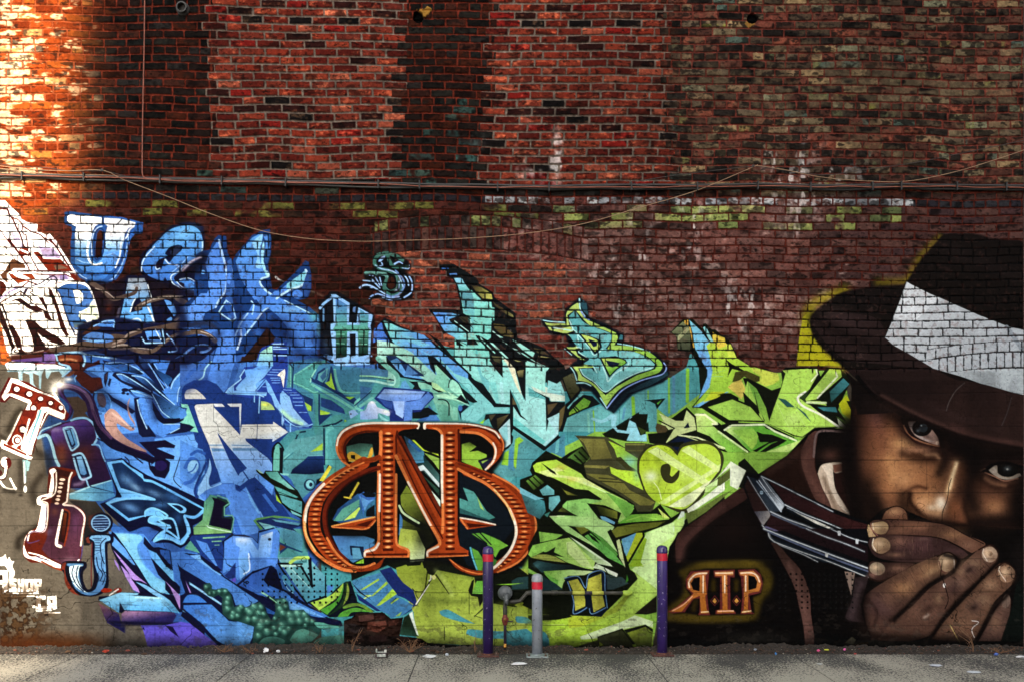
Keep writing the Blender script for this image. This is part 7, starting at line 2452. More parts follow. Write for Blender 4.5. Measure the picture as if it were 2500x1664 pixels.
PAINT.append("""
t 1940 550 1.948
p painted_hat
b a09818 36 .8 80,430 100,540 180,640 230,660
b a89c1c 26 .7 60,480 90,380 240,310
b 8a7a18 22 .6 400,275 520,270
b 8a7a18 18 .6 540,260 600,150 690,60
c a8a41c 40,440! 75,420 80,500 130,590 190,650 200,668! 10,668! 20,560
c 16110f s=2 70,460! 90,420 150,370 230,320 380,295 520,285! 540,260 600,170 660,100 720,45 850,42 950,65 1091,75! 1091,900! 500,900! 380,810 260,700 150,600 90,530
c 2c201f 85,470! 120,440 220,420 380,440 440,520! 520,590 700,690 600,680 420,660 250,640 150,560
d 382c2a .7 180,420 80,40
d 3a2a2a .8 240,470 110,50
b 181110 30 .7 90,440 180,490 320,560 460,590
d 1a1414 .8 380,350 120,60
b 241c1b 40 .5 720,110 900,180 1080,250
c 241918>2e1f1c@400,700@900,880 250,680! 640,680 760,730 940,780 1091,810! 1091,1020! 900,960 700,880 560,900! 430,830 330,760
f 140e0d 240,690 330,770 480,890 300,900 270,760
lc 0c0807 20 300,720 380,810 520,900
d 38241f .7 560,860 180,40
p painted_hat_band
f b8bcc0>a4aab0@500,300@900,700 535,270 600,310 700,350 880,430 1010,480 1091,500 1091,805 950,775 800,720 660,680 560,620 470,570 432,535 480,420
f d0d4d8 540,275 690,350 560,470 470,440
l 8a929a 10^ 640,480 1080,520
l 8a929a 16^ 600,640 1000,560
l c8ccd0 18^ 520,560 760,640
l 8a9098 12^ 700,420 560,580
l 7c858e 14^ 830,420 700,530
l dcdfe2 16^ 560,330 500,520
l 8a929a 20 1010,485 1091,600
l 9aa0a8 14^ 900,450 800,600
l 7c848c 30^ 960,640 1090,560
f a8b0b4 700,685 1091,680 1091,805 950,775 800,720
t 1980 930 2.4885
p painted_hat
c 1c1312>30201d@500,0@900,330 330,-10! 560,0 950,0 1294,90! 1294,405! 1150,385 960,330 760,260 560,170 420,90
b 503630 16 .8 430,90 620,190 800,270 1000,340 1290,390
b 4a302b 20 .6 860,270 1050,340 1290,385
b 150d0c 12 .9 400,90 600,200 800,290 1000,355 1290,410
b 3a2826 24 .4 700,130 900,220 1150,300
lc 5a504e 4 935,10 880,60 840,130 825,180
lc 484040 4 1220,100 1190,200 1160,270
t 1640 1040 2.69
p painted_harmonica
f 0a0a0c 490,300 600,320 1060,540 1345,650 1345,895 960,895 640,710 580,640 520,520 470,400
f 241614>301c1c@520,380@620,600 480,390 510,330 640,560 610,650 585,640 530,530
f 4a4a54>9a9490@560,560@640,590 545,560 645,555 650,590 600,655
f 18202a>303a46@560,360@640,480 505,330 570,350 730,560 650,560
lc 5c646e 7 s=5 500,330 560,430 645,560
lc b8c0c8 2.5 s=2 500,330 560,430 645,560
lc 8a96a4 8 560,360 640,460 720,560
e 8aa0b0 592,435 12,12
f 2c3440>b4bcc4@600,330@740,520 570,345 600,325 745,515 720,560
lc 5c646e 7 s=5 590,330 660,430 740,520
lc e4e8ec 2.5 s=2 590,330 660,430 740,520
lc c8d0d8 6 575,355 720,560
lc 5c646e 11 s=5 590,328 700,380 860,460 1060,560
lc c8ccd0 3.8 s=2 590,328 700,380 860,460 1060,560
c 0a0c10 620,350! 800,440 960,510 870,480!
f 2a1517>3a1c1c@760,420@1200,640 640,360 860,470 1060,570 1200,620 1345,660 1345,780 1280,740 1060,640 750,510
l 50343a 8^ 760,460 980,560
l 50343a 8^ 960,530 1150,640
lc 5c646e 12 s=5 745,515 870,575 1060,650 1280,750
lc e8ecf0 4.2 s=2 745,515 870,575 1060,650 1280,750
lc 7a8490 8 760,535 900,600 1120,700 1290,765
f 10161c 730,540 800,560 1280,770 1290,820 1250,810
f d8d4c8 800,558 960,625 1100,690 1090,695 950,640
lc 5c646e 17 s=5 650,560 760,610 900,660 1060,730 1270,815
lc c8ccd0 5.9 s=2 650,560 760,610 900,660 1060,730 1270,815
lc 5a6478 14 660,580 800,640 1000,720 1200,810
f 2c181a>201216@700,640@1100,820 650,580 860,670 1280,830 1345,860 1345,895 1240,895 1000,800 620,655
lc 5c646e 14 s=5 595,650 640,690 760,730 900,790 1060,850 1160,890
lc e8e8e4 5.0 s=2 595,650 640,690 760,730 900,790 1060,850 1160,890
lc 6a6488 12 620,660 760,715 940,790 1120,860
f 182028 640,705 780,760 960,830 1060,880 1100,895 1000,895 660,750
lc 5c646e 10 s=5 645,700 650,730 690,770 860,840 960,890
lc d8d8d4 3.4 s=2 645,700 650,730 690,770 860,840 960,890
f e0e4e8 1090,690 1112,690 1110,715 1095,715
f e0e4e8 1210,740 1230,740 1225,770 1210,770
f e0e4e8 1010,830 1030,830 1025,865 1010,860
f c8d4dc 0,0 0,0 0,1
t 1620 1290 2.69
f 0c0c10 690,20 720,60 1000,180 1345,320 1345,0 960,0
f 241416>1c1014@700,0@1300,250 760,0 1000,100 1345,220 1345,120 1100,0
lc 5c646e 17 s=5 660,0 760,40 900,95 1100,170 1345,260
lc d8dce0 5.9 s=2 660,0 760,40 900,95 1100,170 1345,260
lc 5a6480 12 690,20 900,110 1100,190 1345,280
f 141c26 720,55 900,125 1100,205 1345,290 1345,310 1000,180
lc 5c646e 12 s=5 690,30 700,60 740,90 900,150 1100,220 1345,320
lc d8d8d4 4.2 s=2 690,30 700,60 740,90 900,150 1100,220 1345,320
lc 5c646e 14 s=5 940,0 1060,50 1200,100 1320,150
lc c8ccd0 5.0 s=2 940,0 1060,50 1200,100 1320,150
lc 5c646e 10 s=5 1100,0 1230,60 1345,90
lc e8ecf0 3.4 s=2 1100,0 1230,60 1345,90
f e0e4e8 1145,15 1165,15 1165,45 1148,45
f e0e4e8 1262,65 1285,70 1280,100 1265,100
f dcdcd8 1062,160 1085,160 1080,188 1065,185
p painted_coat
c 3a2620>6a4840@760,100@940,560 705,90! 750,100 820,180 900,270 960,420 970,560 990,700 985,790! 935,790! 920,640 890,500 860,380 780,220
b 7a564c 18 .6 820,230 880,350 920,500 950,640
f 8a7468 1190,280 1260,290 1235,440
c 2c2122 1260,320! 1345,310! 1345,620! 1200,590 1240,470
b 4a3a3c 26 .7 1300,360 1260,480 1230,580
e 2c2a2a 763,298 7,7
e 060505 762,297 5,5
e 2c2a2a 800,298 7,7
e 060505 799,297 5,5
e 0a0606 837,298 7,7
e 0a0606 874,298 7,7
e 0a0606 911,298 7,7
e 0a0606 948,298 7,7
e 2c2a2a 985,298 7,7
e 060505 984,297 5,5
e 2c2a2a 1022,298 7,7
e 060505 1021,297 5,5
e 2c2a2a 1059,298 7,7
e 060505 1058,297 5,5
e 2c2a2a 1096,298 7,7
e 060505 1095,297 5,5
e 2c2a2a 1133,298 7,7
e 060505 1132,297 5,5
e 2c2a2a 1170,298 7,7
e 060505 1169,297 5,5
e 2c2a2a 1207,298 7,7
e 060505 1206,297 5,5
e 2c2a2a 1244,298 7,7
e 060505 1243,297 5,5
e 2c2a2a 763,335 7,7
e 060505 762,334 5,5
e 2c2a2a 800,335 7,7
e 060505 799,334 5,5
e 0a0606 837,335 7,7
e 0a0606 874,335 7,7
e 0a0606 911,335 7,7
e 0a0606 948,335 7,7
e 2c2a2a 985,335 7,7
e 060505 984,334 5,5
e 2c2a2a 1022,335 7,7
e 060505 1021,334 5,5
e 2c2a2a 1059,335 7,7
e 060505 1058,334 5,5
e 2c2a2a 1096,335 7,7
e 060505 1095,334 5,5
e 2c2a2a 1133,335 7,7
e 060505 1132,334 5,5
e 2c2a2a 1170,335 7,7
e 060505 1169,334 5,5
e 2c2a2a 1207,335 7,7
e 060505 1206,334 5,5
e 2c2a2a 1244,335 7,7
e 060505 1243,334 5,5
e 2c2a2a 763,372 7,7
e 060505 762,371 5,5
e 2c2a2a 800,372 7,7
e 060505 799,371 5,5
e 0a0606 837,372 7,7
e 0a0606 874,372 7,7
e 0a0606 911,372 7,7
e 0a0606 948,372 7,7
e 2c2a2a 985,372 7,7
e 060505 984,371 5,5
e 2c2a2a 1022,372 7,7
e 060505 1021,371 5,5
e 2c2a2a 1059,372 7,7
e 060505 1058,371 5,5
e 2c2a2a 1096,372 7,7
e 060505 1095,371 5,5
e 2c2a2a 1133,372 7,7
e 060505 1132,371 5,5
e 2c2a2a 1170,372 7,7
e 060505 1169,371 5,5
e 2c2a2a 1207,372 7,7
e 060505 1206,371 5,5
e 2c2a2a 1244,372 7,7
e 060505 1243,371 5,5
e 2c2a2a 763,409 7,7
e 060505 762,408 5,5
e 2c2a2a 800,409 7,7
e 060505 799,408 5,5
e 0a0606 837,409 7,7
e 0a0606 874,409 7,7
e 0a0606 911,409 7,7
e 0a0606 948,409 7,7
e 2c2a2a 985,409 7,7
e 060505 984,408 5,5
e 2c2a2a 1022,409 7,7
e 060505 1021,408 5,5
e 2c2a2a 1059,409 7,7
e 060505 1058,408 5,5
e 2c2a2a 1096,409 7,7
e 060505 1095,408 5,5
e 2c2a2a 1133,409 7,7
e 060505 1132,408 5,5
e 2c2a2a 1170,409 7,7
e 060505 1169,408 5,5
e 2c2a2a 1207,409 7,7
e 060505 1206,408 5,5
e 2c2a2a 1244,409 7,7
e 060505 1243,408 5,5
e 2c2a2a 763,446 7,7
e 060505 762,445 5,5
e 2c2a2a 800,446 7,7
e 060505 799,445 5,5
e 0a0606 837,446 7,7
e 0a0606 874,446 7,7
e 0a0606 911,446 7,7
e 0a0606 948,446 7,7
e 2c2a2a 985,446 7,7
e 060505 984,445 5,5
e 2c2a2a 1022,446 7,7
e 060505 1021,445 5,5
e 2c2a2a 1059,446 7,7
e 060505 1058,445 5,5
e 2c2a2a 1096,446 7,7
e 060505 1095,445 5,5
e 2c2a2a 1133,446 7,7
e 060505 1132,445 5,5
e 2c2a2a 1170,446 7,7
e 060505 1169,445 5,5
e 2c2a2a 1207,446 7,7
e 060505 1206,445 5,5
e 2c2a2a 1244,446 7,7
e 060505 1243,445 5,5
e 2c2a2a 763,483 7,7
e 060505 762,482 5,5
e 2c2a2a 800,483 7,7
e 060505 799,482 5,5
e 0a0606 837,483 7,7
e 0a0606 874,483 7,7
e 0a0606 911,483 7,7
e 0a0606 948,483 7,7
e 2c2a2a 985,483 7,7
e 060505 984,482 5,5
e 2c2a2a 1022,483 7,7
e 060505 1021,482 5,5
e 2c2a2a 1059,483 7,7
e 060505 1058,482 5,5
e 2c2a2a 1096,483 7,7
e 060505 1095,482 5,5
e 2c2a2a 1133,483 7,7
e 060505 1132,482 5,5
e 2c2a2a 1170,483 7,7
e 060505 1169,482 5,5
e 2c2a2a 1207,483 7,7
e 060505 1206,482 5,5
e 2c2a2a 1244,483 7,7
e 060505 1243,482 5,5
e 2c2a2a 763,520 7,7
e 060505 762,519 5,5
e 2c2a2a 800,520 7,7
e 060505 799,519 5,5
e 0a0606 837,520 7,7
e 0a0606 874,520 7,7
e 0a0606 911,520 7,7
e 0a0606 948,520 7,7
e 2c2a2a 985,520 7,7
e 060505 984,519 5,5
e 2c2a2a 1022,520 7,7
e 060505 1021,519 5,5
e 2c2a2a 1059,520 7,7
e 060505 1058,519 5,5
e 2c2a2a 1096,520 7,7
e 060505 1095,519 5,5
e 2c2a2a 1133,520 7,7
e 060505 1132,519 5,5
e 2c2a2a 1170,520 7,7
e 060505 1169,519 5,5
e 2c2a2a 1207,520 7,7
e 060505 1206,519 5,5
e 2c2a2a 1244,520 7,7
e 060505 1243,519 5,5
p painted_rip
c 4a3c12 s=14 100,280 260,220 560,210 690,260 720,360 650,480 600,590 300,620 0,600 0,540 120,440 130,330
d 6a5818 .6 320,235 130,24
d 6a5818 .6 560,225 110,26
d 6a5818 .5 690,370 26,70
d 5a4a14 .6 240,590 160,24
d 5a4a14 .6 520,590 100,24
f 0c0706 s=6 60,560 180,440 140,380 170,280 280,262 480,262 620,262 660,330 640,430 590,450 600,560 470,565 240,570 150,555
b 4a3a10 20 .7 330,350 330,400
b 4a3a10 20 .7 480,350 480,400
b 4a3a10 20 .6 210,480 200,530
f 6a2a28 305,272 180,280 148,330 150,390 190,430 90,510 25,545 60,556 140,548 200,460 240,458 238,545 228,568 310,568 300,540 288,440 300,300
f 6a2a28 330,275 470,268 468,320 440,318 442,540 475,545 475,560 342,562 345,535 372,530 374,320 335,318
f 6a2a28 490,270 600,265 640,300 655,360 640,420 565,440 580,545 600,560 505,562 512,540 520,430 510,320 495,300
f c07038>a86420@200,290@200,550 298,282 200,288 160,330 160,390 200,425 150,480 40,545 120,545 190,462 240,440 248,550 240,558 300,555 285,530 275,440 285,430 275,310
f 0c0706 240,318 200,325 182,360 195,400 238,412
f c87c40>a86420@400,290@400,550 340,285 460,278 460,305 420,305 422,530 465,538 465,552 352,555 352,538 390,530 385,310 342,310
f c87c40>a86420@540,290@540,550 500,285 590,275 630,310 645,360 630,410 560,425 555,530 580,550 510,555 530,530 530,310 505,305
f 0c0706 558,305 600,315 618,350 610,390 560,405
lc f0dcc0 9 285,292 215,300 170,345 172,385
lc f0dcc0 8 262,310 262,420
lc f0d8b8 8 345,292 400,292 455,290
lc f0dcc0 8 404,310 404,420
lc f0dcc0 8 510,292 580,290 615,310 632,350
lc f0dcc0 8 542,310 542,410
lc f0d0a0 7 250,548 295,545
lc f0b8a0 7 360,542 460,540
lc f0d0a0 7 520,548 575,540
lc d8a080 7 60,540 130,500 190,445
l 6a2a28 5 338,440 365,475 338,505 310,475 338,440
l 6a2a28 5 482,440 508,475 482,505 455,475 482,440
f c88c40 338,455 352,475 338,492 322,475
f c88c40 482,455 496,475 482,492 466,475
t 2060 1230 2.4227
p painted_hand
f 0c0908 230,30 300,10 520,100 880,220 1066,140 1066,830 180,820 100,600 150,440 140,110
c 6a4634 225,90! 250,40 310,12 370,40 385,92!
d b08460 .9 300,45 50,26
lc 1a0f0c 6 225,90 250,40 310,12 365,35 383,90
c 4a3028>6a4838@250,100@700,220 160,150 170,100 250,92! 400,95 600,120 720,180 840,235 760,290! 600,215 420,190 280,180 180,190
d 8a6048 .8 420,130 120,30
d 9a7050 .8 640,180 80,34
d 8a6450 .7 740,240 60,28
d 7a5440 .8 330,160 80,22
lc 1a100e 6 250,90 420,97 600,120 720,180 830,235
lc 140c0b 8 200,190 360,185 560,200 680,250 760,300
c 3c2826 145,240! 165,195 250,182 400,190 560,205 680,255 740,300! 680,330 560,300 480,340 320,340 190,310
d 8a6250 .8 330,220 90,34
d 5a3c3c .7 460,250 120,50
d a0765c .6 300,300 60,16
d 7a5854 .6 480,205 50,12
d 6a4a48 .6 650,280 70,24
c 3a2622 145,380! 165,340 240,345 420,352 350,400 220,450 160,430
d 8a6450 .8 320,380 70,26
e a88a64 215,138 54,40 r=8
c b89870 140,150! 150,120 175,170 190,190 150,195!
lc 8a5a50 7 163,110 165,145 200,185
lc e0d0b8 5 172,108 178,150
e a48464 222,245 56,48 r=8
lc e8dcc8 6 178,205 172,240 190,275
lc 3a2420 7 165,110 250,98 270,140 250,180
lc 3a2420 7 170,270 220,300 280,270
e 94826c 200,382 46,38 r=10
d 9a7060 .7 170,420 30,20
lc 24140f 8 150,440 220,455 330,410 420,360
c 5a4032>442e28@400,300@200,700 115,600! 130,540 240,460 420,360 580,295 630,285 670,320 660,370 600,420 470,500 360,650 280,700! 400,620 200,800! 160,800
d 9a7252 .9 520,380 90,40
d 946a4a 1 350,500 90,50
d 8a6248 .7 440,430 80,40
d 5a4040 .8 230,600 80,80
d 6a4a3c .7 180,720 70,80
d 70503e .7 270,560 60,60
b 2a1a18 14 .5 140,560 200,640 180,720
b 1c110f 14 1 590,430 500,490 400,590 280,690
c 5c4034 280,705! 400,610 520,490 640,420 740,320 820,255 870,245 915,290 900,350 800,450 700,540 600,660 520,770 360,815 200,805!
d 84604a .9 700,380 70,50
d 7a5a4c .8 640,470 80,50
d 8a6a5a .6 690,460 40,30
d 6a4a3e .9 500,620 100,80
d 7c5a48 .6 450,640 70,50
d 5a4034 .8 340,740 120,60
d 96785f .6 770,350 60,40
d 4a3434 .7 740,390 46,34
d 3a2828 .6 650,500 40,40
b 1a100e 16 1 900,360 800,460 690,560 600,670 530,770
c 644636 520,800! 600,690 720,560 820,450 910,360 960,350 1020,400 1000,470 900,570 850,660 800,760 760,810
d 8a6850 .9 870,470 60,50
d 94765e .7 820,570 60,50
d 7a5a48 .8 760,620 80,80
d 4a3430 .7 780,610 40,36
d 86644e .7 690,710 90,60
d 6a4c3e .8 640,780 100,40
b 1a100e 16 1 980,520 900,600 850,690 790,800
c 5a4038 800,810! 870,680 940,560 970,530 990,570 980,660 930,810!
d 80604c .8 900,700 50,70
d 8a6a58 .6 950,600 30,40
e a08468 610,345 50,56 r=20
lc d8ccc0 5 600,300 650,320 655,380
lc 6a4036 7 565,340 580,390 600,405
lc 24140f 8 555,310 620,285 670,320 665,370
e a48a74 865,298 46,46 r=20
lc d8c8b8 5 830,265 825,290 850,335
e 5a3a2c 868,293 14,14
e 1a0f0c 868,293 7,7
lc 24140f 8 800,270 870,240 918,290 895,360
e 9a765c 965,412 50,52 r=20
lc d8c8b8 5 925,370 920,395 960,455
lc 24140f 8 900,380 960,345 1020,400 1000,470
e 7a6458 962,575 24,42 r=10
e e8e4e0 597,480 8,14
b c8b8a8 10 .6 480,670 500,655
lc d8d4d0 4 760,690 800,700 760,740 775,790
lc 0c0706 5 585,330 575,420 590,450 620,560 600,620
lc c0a868 5 630,715 660,770 700,830 760,860
lc 100a08 6 150,440 120,560 115,650 160,790
f 1c1a16 0,815 160,805 500,815 780,820 960,830 1066,820 1066,896 0,896
f 101512 930,810 1000,600 1020,480 1066,420 1066,820
p painted_hand
d d8b894 .8 204,130 32,20
d 7a5a46 .6 242,158 27,20
d d8b894 .8 211,235 34,24
d 7a5a46 .6 250,269 28,24
d d8b894 .8 191,374 28,19
d 7a5a46 .6 223,401 23,19
d d8b894 .8 600,334 30,28
d 7a5a46 .6 635,373 25,28
d d8b894 .8 856,289 28,23
d 7a5a46 .6 888,321 23,23
d d8b894 .8 955,402 30,26
d 7a5a46 .6 990,438 25,26
lc 24140f 3^ a=0.35 507,136 502,155 499,174
lc 1c100d 3^ a=0.35 374,125 378,141 374,157
lc 1c100d 3^ a=0.35 509,112 510,127 503,141
lc 24140f 3^ a=0.35 572,143 572,157 567,170
lc 24140f 3^ a=0.35 578,179 571,187 574,197
lc 24140f 3^ a=0.35 569,170 567,183 564,195
lc 8a6850 3^ a=0.3 535,152 534,166 529,180
lc 1c100d 3^ a=0.35 599,148 601,164 593,177
lc 1c100d 3^ a=0.35 628,155 622,165 620,176
lc 1c100d 3^ a=0.35 561,125 556,134 557,144
lc 1c100d 3^ a=0.35 735,237 728,243 729,253
lc 24140f 3^ a=0.35 508,171 500,183 502,197
lc 8a6850 3^ a=0.3 663,167 657,175 656,184
lc 1c100d 3^ a=0.35 657,151 648,160 649,173
lc 24140f 3^ a=0.35 513,135 506,150 506,167
lc 8a6850 3^ a=0.3 751,232 745,244 742,257
lc a88468 3^ a=0.3 495,117 499,130 491,140
lc 1c100d 3^ a=0.35 774,189 776,201 767,209
lc a88468 3^ a=0.3 301,102 296,116 301,130
lc 24140f 3^ a=0.35 685,183 678,191 678,201
lc 8a6850 3^ a=0.3 288,115 283,131 288,147
lc a88468 3^ a=0.3 693,164 690,177 684,189
lc 24140f 3^ a=0.35 712,223 705,232 704,244
lc 1c100d 3^ a=0.35 617,153 608,165 607,180
lc 8a6850 3^ a=0.3 333,89 330,109 333,129
lc 24140f 3^ a=0.35 411,146 409,162 411,178
lc 1c100d 3^ a=0.35 718,238 714,248 711,257
lc a88468 3^ a=0.3 423,157 417,168 423,179
lc 24140f 3^ a=0.35 490,121 486,130 487,139
lc 24140f 3^ a=0.35 327,102 325,115 327,129
lc a88468 3^ a=0.3 563,177 558,191 557,205
lc a88468 3^ a=0.3 759,178 753,193 748,208
lc 1c100d 3^ a=0.35 443,165 443,174 443,183
lc a88468 3^ a=0.3 712,211 710,228 701,243
lc 8a6850 3^ a=0.3 403,240 407,269 403,297
lc 8a6850 3^ a=0.3 588,191 581,212 585,233
lc 1c100d 3^ a=0.35 411,187 406,201 411,215
lc 8a6850 3^ a=0.3 597,273 594,298 594,323
lc 1c100d 3^ a=0.35 431,270 434,284 431,298
lc 1c100d 3^ a=0.35 389,196 395,209 389,222
lc 1c100d 3^ a=0.35 449,233 446,261 449,290
lc a88468 3^ a=0.3 408,191 408,214 408,238
lc a88468 3^ a=0.3 500,219 496,247 497,275
lc 24140f 3^ a=0.35 354,216 358,243 354,270
lc 8a6850 3^ a=0.3 413,240 409,258 413,276
lc a88468 3^ a=0.3 402,276 397,290 402,303
lc 8a6850 3^ a=0.3 551,197 554,218 548,239
lc 8a6850 3^ a=0.3 412,228 415,252 412,276
lc a88468 3^ a=0.3 393,266 394,283 393,300
lc 24140f 3^ a=0.35 474,206 467,232 471,259
lc 24140f 3^ a=0.35 420,193 417,219 420,245
lc a88468 3^ a=0.3 537,290 531,304 535,319
lc 24140f 3^ a=0.35 587,262 586,278 585,294
lc 24140f 3^ a=0.35 514,258 507,279 511,302
lc 24140f 3^ a=0.35 377,210 377,235 377,259
lc 8a6850 3^ a=0.3 416,251 411,279 416,308
lc 8a6850 3^ a=0.3 332,222 336,245 332,269
lc a88468 3^ a=0.3 465,245 468,266 463,287
lc 1c100d 3^ a=0.35 438,249 441,265 438,281
lc a88468 3^ a=0.3 358,260 364,290 358,320
lc 1c100d 3^ a=0.35 374,259 374,272 374,285
lc 1c100d 3^ a=0.35 431,229 431,255 431,281
lc a88468 3^ a=0.3 360,267 354,287 360,307
lc 8a6850 3^ a=0.3 505,275 509,296 502,316
lc 24140f 3^ a=0.35 586,229 579,258 582,287
lc 24140f 3^ a=0.35 431,229 431,256 431,283
lc 8a6850 3^ a=0.3 456,262 452,285 453,307
lc 24140f 3^ a=0.35 586,273 582,296 582,319
lc 1c100d 3^ a=0.35 592,239 587,262 589,284
lc 8a6850 3^ a=0.3 451,248 456,261 449,274
lc 24140f 3^ a=0.35 461,285 455,299 459,314
lc 8a6850 3^ a=0.3 311,234 317,254 311,274
lc 8a6850 3^ a=0.3 376,233 375,247 376,262
lc a88468 3^ a=0.3 461,192 454,211 459,231
lc 24140f 3^ a=0.35 256,399 253,408 258,416
lc 8a6850 3^ a=0.3 239,358 237,376 242,392
lc a88468 3^ a=0.3 253,395 254,405 255,415
lc 8a6850 3^ a=0.3 326,378 322,397 329,415
lc 24140f 3^ a=0.35 338,375 344,389 341,404
lc 24140f 3^ a=0.35 304,393 310,408 307,424
lc a88468 3^ a=0.3 349,377 347,390 352,402
lc 1c100d 3^ a=0.35 344,343 342,361 347,378
lc 1c100d 3^ a=0.35 253,354 252,371 256,388
lc 24140f 3^ a=0.35 293,401 297,415 296,430
lc a88468 3^ a=0.3 289,390 286,399 290,407
lc a88468 3^ a=0.3 351,403 352,413 353,422
lc 1c100d 3^ a=0.35 403,463 409,485 423,502
lc 8a6850 3^ a=0.3 251,596 276,618 293,645
lc a88468 3^ a=0.3 243,509 261,523 273,543
lc 8a6850 3^ a=0.3 510,316 523,331 528,350
lc a88468 3^ a=0.3 210,515 227,536 245,556
lc 24140f 3^ a=0.35 375,477 389,489 399,504
lc 24140f 3^ a=0.35 270,518 293,545 317,571
lc 1c100d 3^ a=0.35 392,358 407,392 426,424
lc 8a6850 3^ a=0.3 498,397 517,430 534,465
lc a88468 3^ a=0.3 389,381 402,410 418,437
lc 8a6850 3^ a=0.3 271,454 291,484 318,508
lc 8a6850 3^ a=0.3 247,522 266,546 287,568
lc a88468 3^ a=0.3 468,369 479,403 500,432
lc 1c100d 3^ a=0.35 274,444 304,470 326,503
lc 8a6850 3^ a=0.3 333,556 354,583 378,607
lc 24140f 3^ a=0.35 413,428 431,449 438,475
lc 1c100d 3^ a=0.35 466,419 481,459 505,493
lc 24140f 3^ a=0.35 452,363 460,389 478,411
lc a88468 3^ a=0.3 407,352 416,374 429,394
lc 1c100d 3^ a=0.35 398,416 418,452 437,488
lc 1c100d 3^ a=0.35 458,456 468,473 476,491
lc 8a6850 3^ a=0.3 386,518 408,534 422,558
lc a88468 3^ a=0.3 407,440 421,464 434,489
lc a88468 3^ a=0.3 403,444 413,468 428,491
lc 1c100d 3^ a=0.35 390,391 404,423 423,453
lc 8a6850 3^ a=0.3 483,392 497,422 514,451
lc a88468 3^ a=0.3 222,545 241,565 258,586
lc 24140f 3^ a=0.35 282,601 301,622 319,643
lc 24140f 3^ a=0.35 193,517 221,542 242,573
lc 8a6850 3^ a=0.3 568,384 579,415 599,442
lc 1c100d 3^ a=0.35 346,427 359,441 371,455
lc 8a6850 3^ a=0.3 305,439 324,460 341,481
lc a88468 3^ a=0.3 354,496 376,527 404,552
lc a88468 3^ a=0.3 453,368 467,383 472,403
lc 24140f 3^ a=0.35 315,508 340,533 361,561
lc 24140f 3^ a=0.35 451,448 459,469 472,487
lc 8a6850 3^ a=0.3 490,318 496,336 508,352
lc 1c100d 3^ a=0.35 191,527 204,546 221,561
lc 8a6850 3^ a=0.3 507,323 523,341 529,364
lc 1c100d 3^ a=0.35 349,416 369,434 384,455
lc 24140f 3^ a=0.35 482,366 503,397 517,432
lc 24140f 3^ a=0.35 387,481 402,504 423,522
lc 24140f 3^ a=0.35 472,470 485,493 496,515
lc 1c100d 3^ a=0.35 352,452 368,464 378,481
lc 8a6850 3^ a=0.3 396,416 414,442 425,471
lc 1c100d 3^ a=0.35 348,531 358,548 374,560
lc 24140f 3^ a=0.35 707,408 727,432 751,452
lc a88468 3^ a=0.3 529,613 547,627 557,647
lc a88468 3^ a=0.3 716,408 744,428 764,456
lc 8a6850 3^ a=0.3 648,533 662,550 679,563
lc a88468 3^ a=0.3 821,342 835,364 857,378
lc a88468 3^ a=0.3 411,704 431,723 445,746
lc 24140f 3^ a=0.35 743,377 767,400 790,423
lc 24140f 3^ a=0.35 430,647 453,670 471,698
lc 8a6850 3^ a=0.3 650,479 673,494 688,517
lc 1c100d 3^ a=0.35 422,669 438,697 462,718
lc 24140f 3^ a=0.35 521,535 530,555 548,569
lc 8a6850 3^ a=0.3 467,684 484,701 497,721
lc a88468 3^ a=0.3 732,387 753,410 776,431
lc 1c100d 3^ a=0.35 740,367 752,380 765,392
lc a88468 3^ a=0.3 752,445 772,459 786,478
lc 1c100d 3^ a=0.35 785,381 811,401 831,427
lc 8a6850 3^ a=0.3 664,487 686,510 709,532
lc 24140f 3^ a=0.35 768,323 782,335 794,349
lc 1c100d 3^ a=0.35 568,535 582,557 601,576
lc 24140f 3^ a=0.35 654,515 666,533 684,545
lc 1c100d 3^ a=0.35 812,370 822,381 833,391
lc 8a6850 3^ a=0.3 551,524 566,541 579,559
lc 24140f 3^ a=0.35 657,429 669,444 684,456
lc 8a6850 3^ a=0.3 818,377 841,393 858,417
lc 1c100d 3^ a=0.35 764,361 784,373 797,394
lc 8a6850 3^ a=0.3 619,471 634,479 641,494
lc 1c100d 3^ a=0.35 825,341 850,360 869,385
lc a88468 3^ a=0.3 684,410 694,421 705,432
lc 8a6850 3^ a=0.3 604,480 624,493 637,513
lc 24140f 3^ a=0.35 468,612 484,625 494,644
lc 24140f 3^ a=0.35 737,478 751,492 766,507
lc 24140f 3^ a=0.35 645,433 662,443 672,460
lc 1c100d 3^ a=0.35 721,339 738,351 750,368
lc a88468 3^ a=0.3 798,371 812,381 822,395
lc 8a6850 3^ a=0.3 376,667 390,680 400,696
lc a88468 3^ a=0.3 512,604 525,627 545,644
lc 1c100d 3^ a=0.35 566,539 587,556 599,580
lc 8a6850 3^ a=0.3 613,554 624,567 638,579
lc 8a6850 3^ a=0.3 758,425 770,438 783,450
lc 1c100d 3^ a=0.35 718,408 729,426 748,438
lc 24140f 3^ a=0.35 790,385 815,403 833,428
lc a88468 3^ a=0.3 548,548 563,571 581,590
lc 8a6850 3^ a=0.3 742,404 751,418 766,427
lc a88468 3^ a=0.3 702,380 727,404 752,429
lc 24140f 3^ a=0.35 619,497 632,508 643,521
lc 8a6850 3^ a=0.3 728,441 740,455 755,467
lc 1c100d 3^ a=0.35 645,418 656,435 673,446
lc 24140f 3^ a=0.35 644,531 662,544 675,563
lc a88468 3^ a=0.3 713,447 735,471 758,492
lc a88468 3^ a=0.3 793,345 815,365 836,388
lc 1c100d 3^ a=0.35 828,340 850,360 869,381
lc 8a6850 3^ a=0.3 520,549 533,566 546,582
lc 24140f 3^ a=0.35 497,589 507,609 524,623
lc 24140f 3^ a=0.35 542,585 553,604 569,618
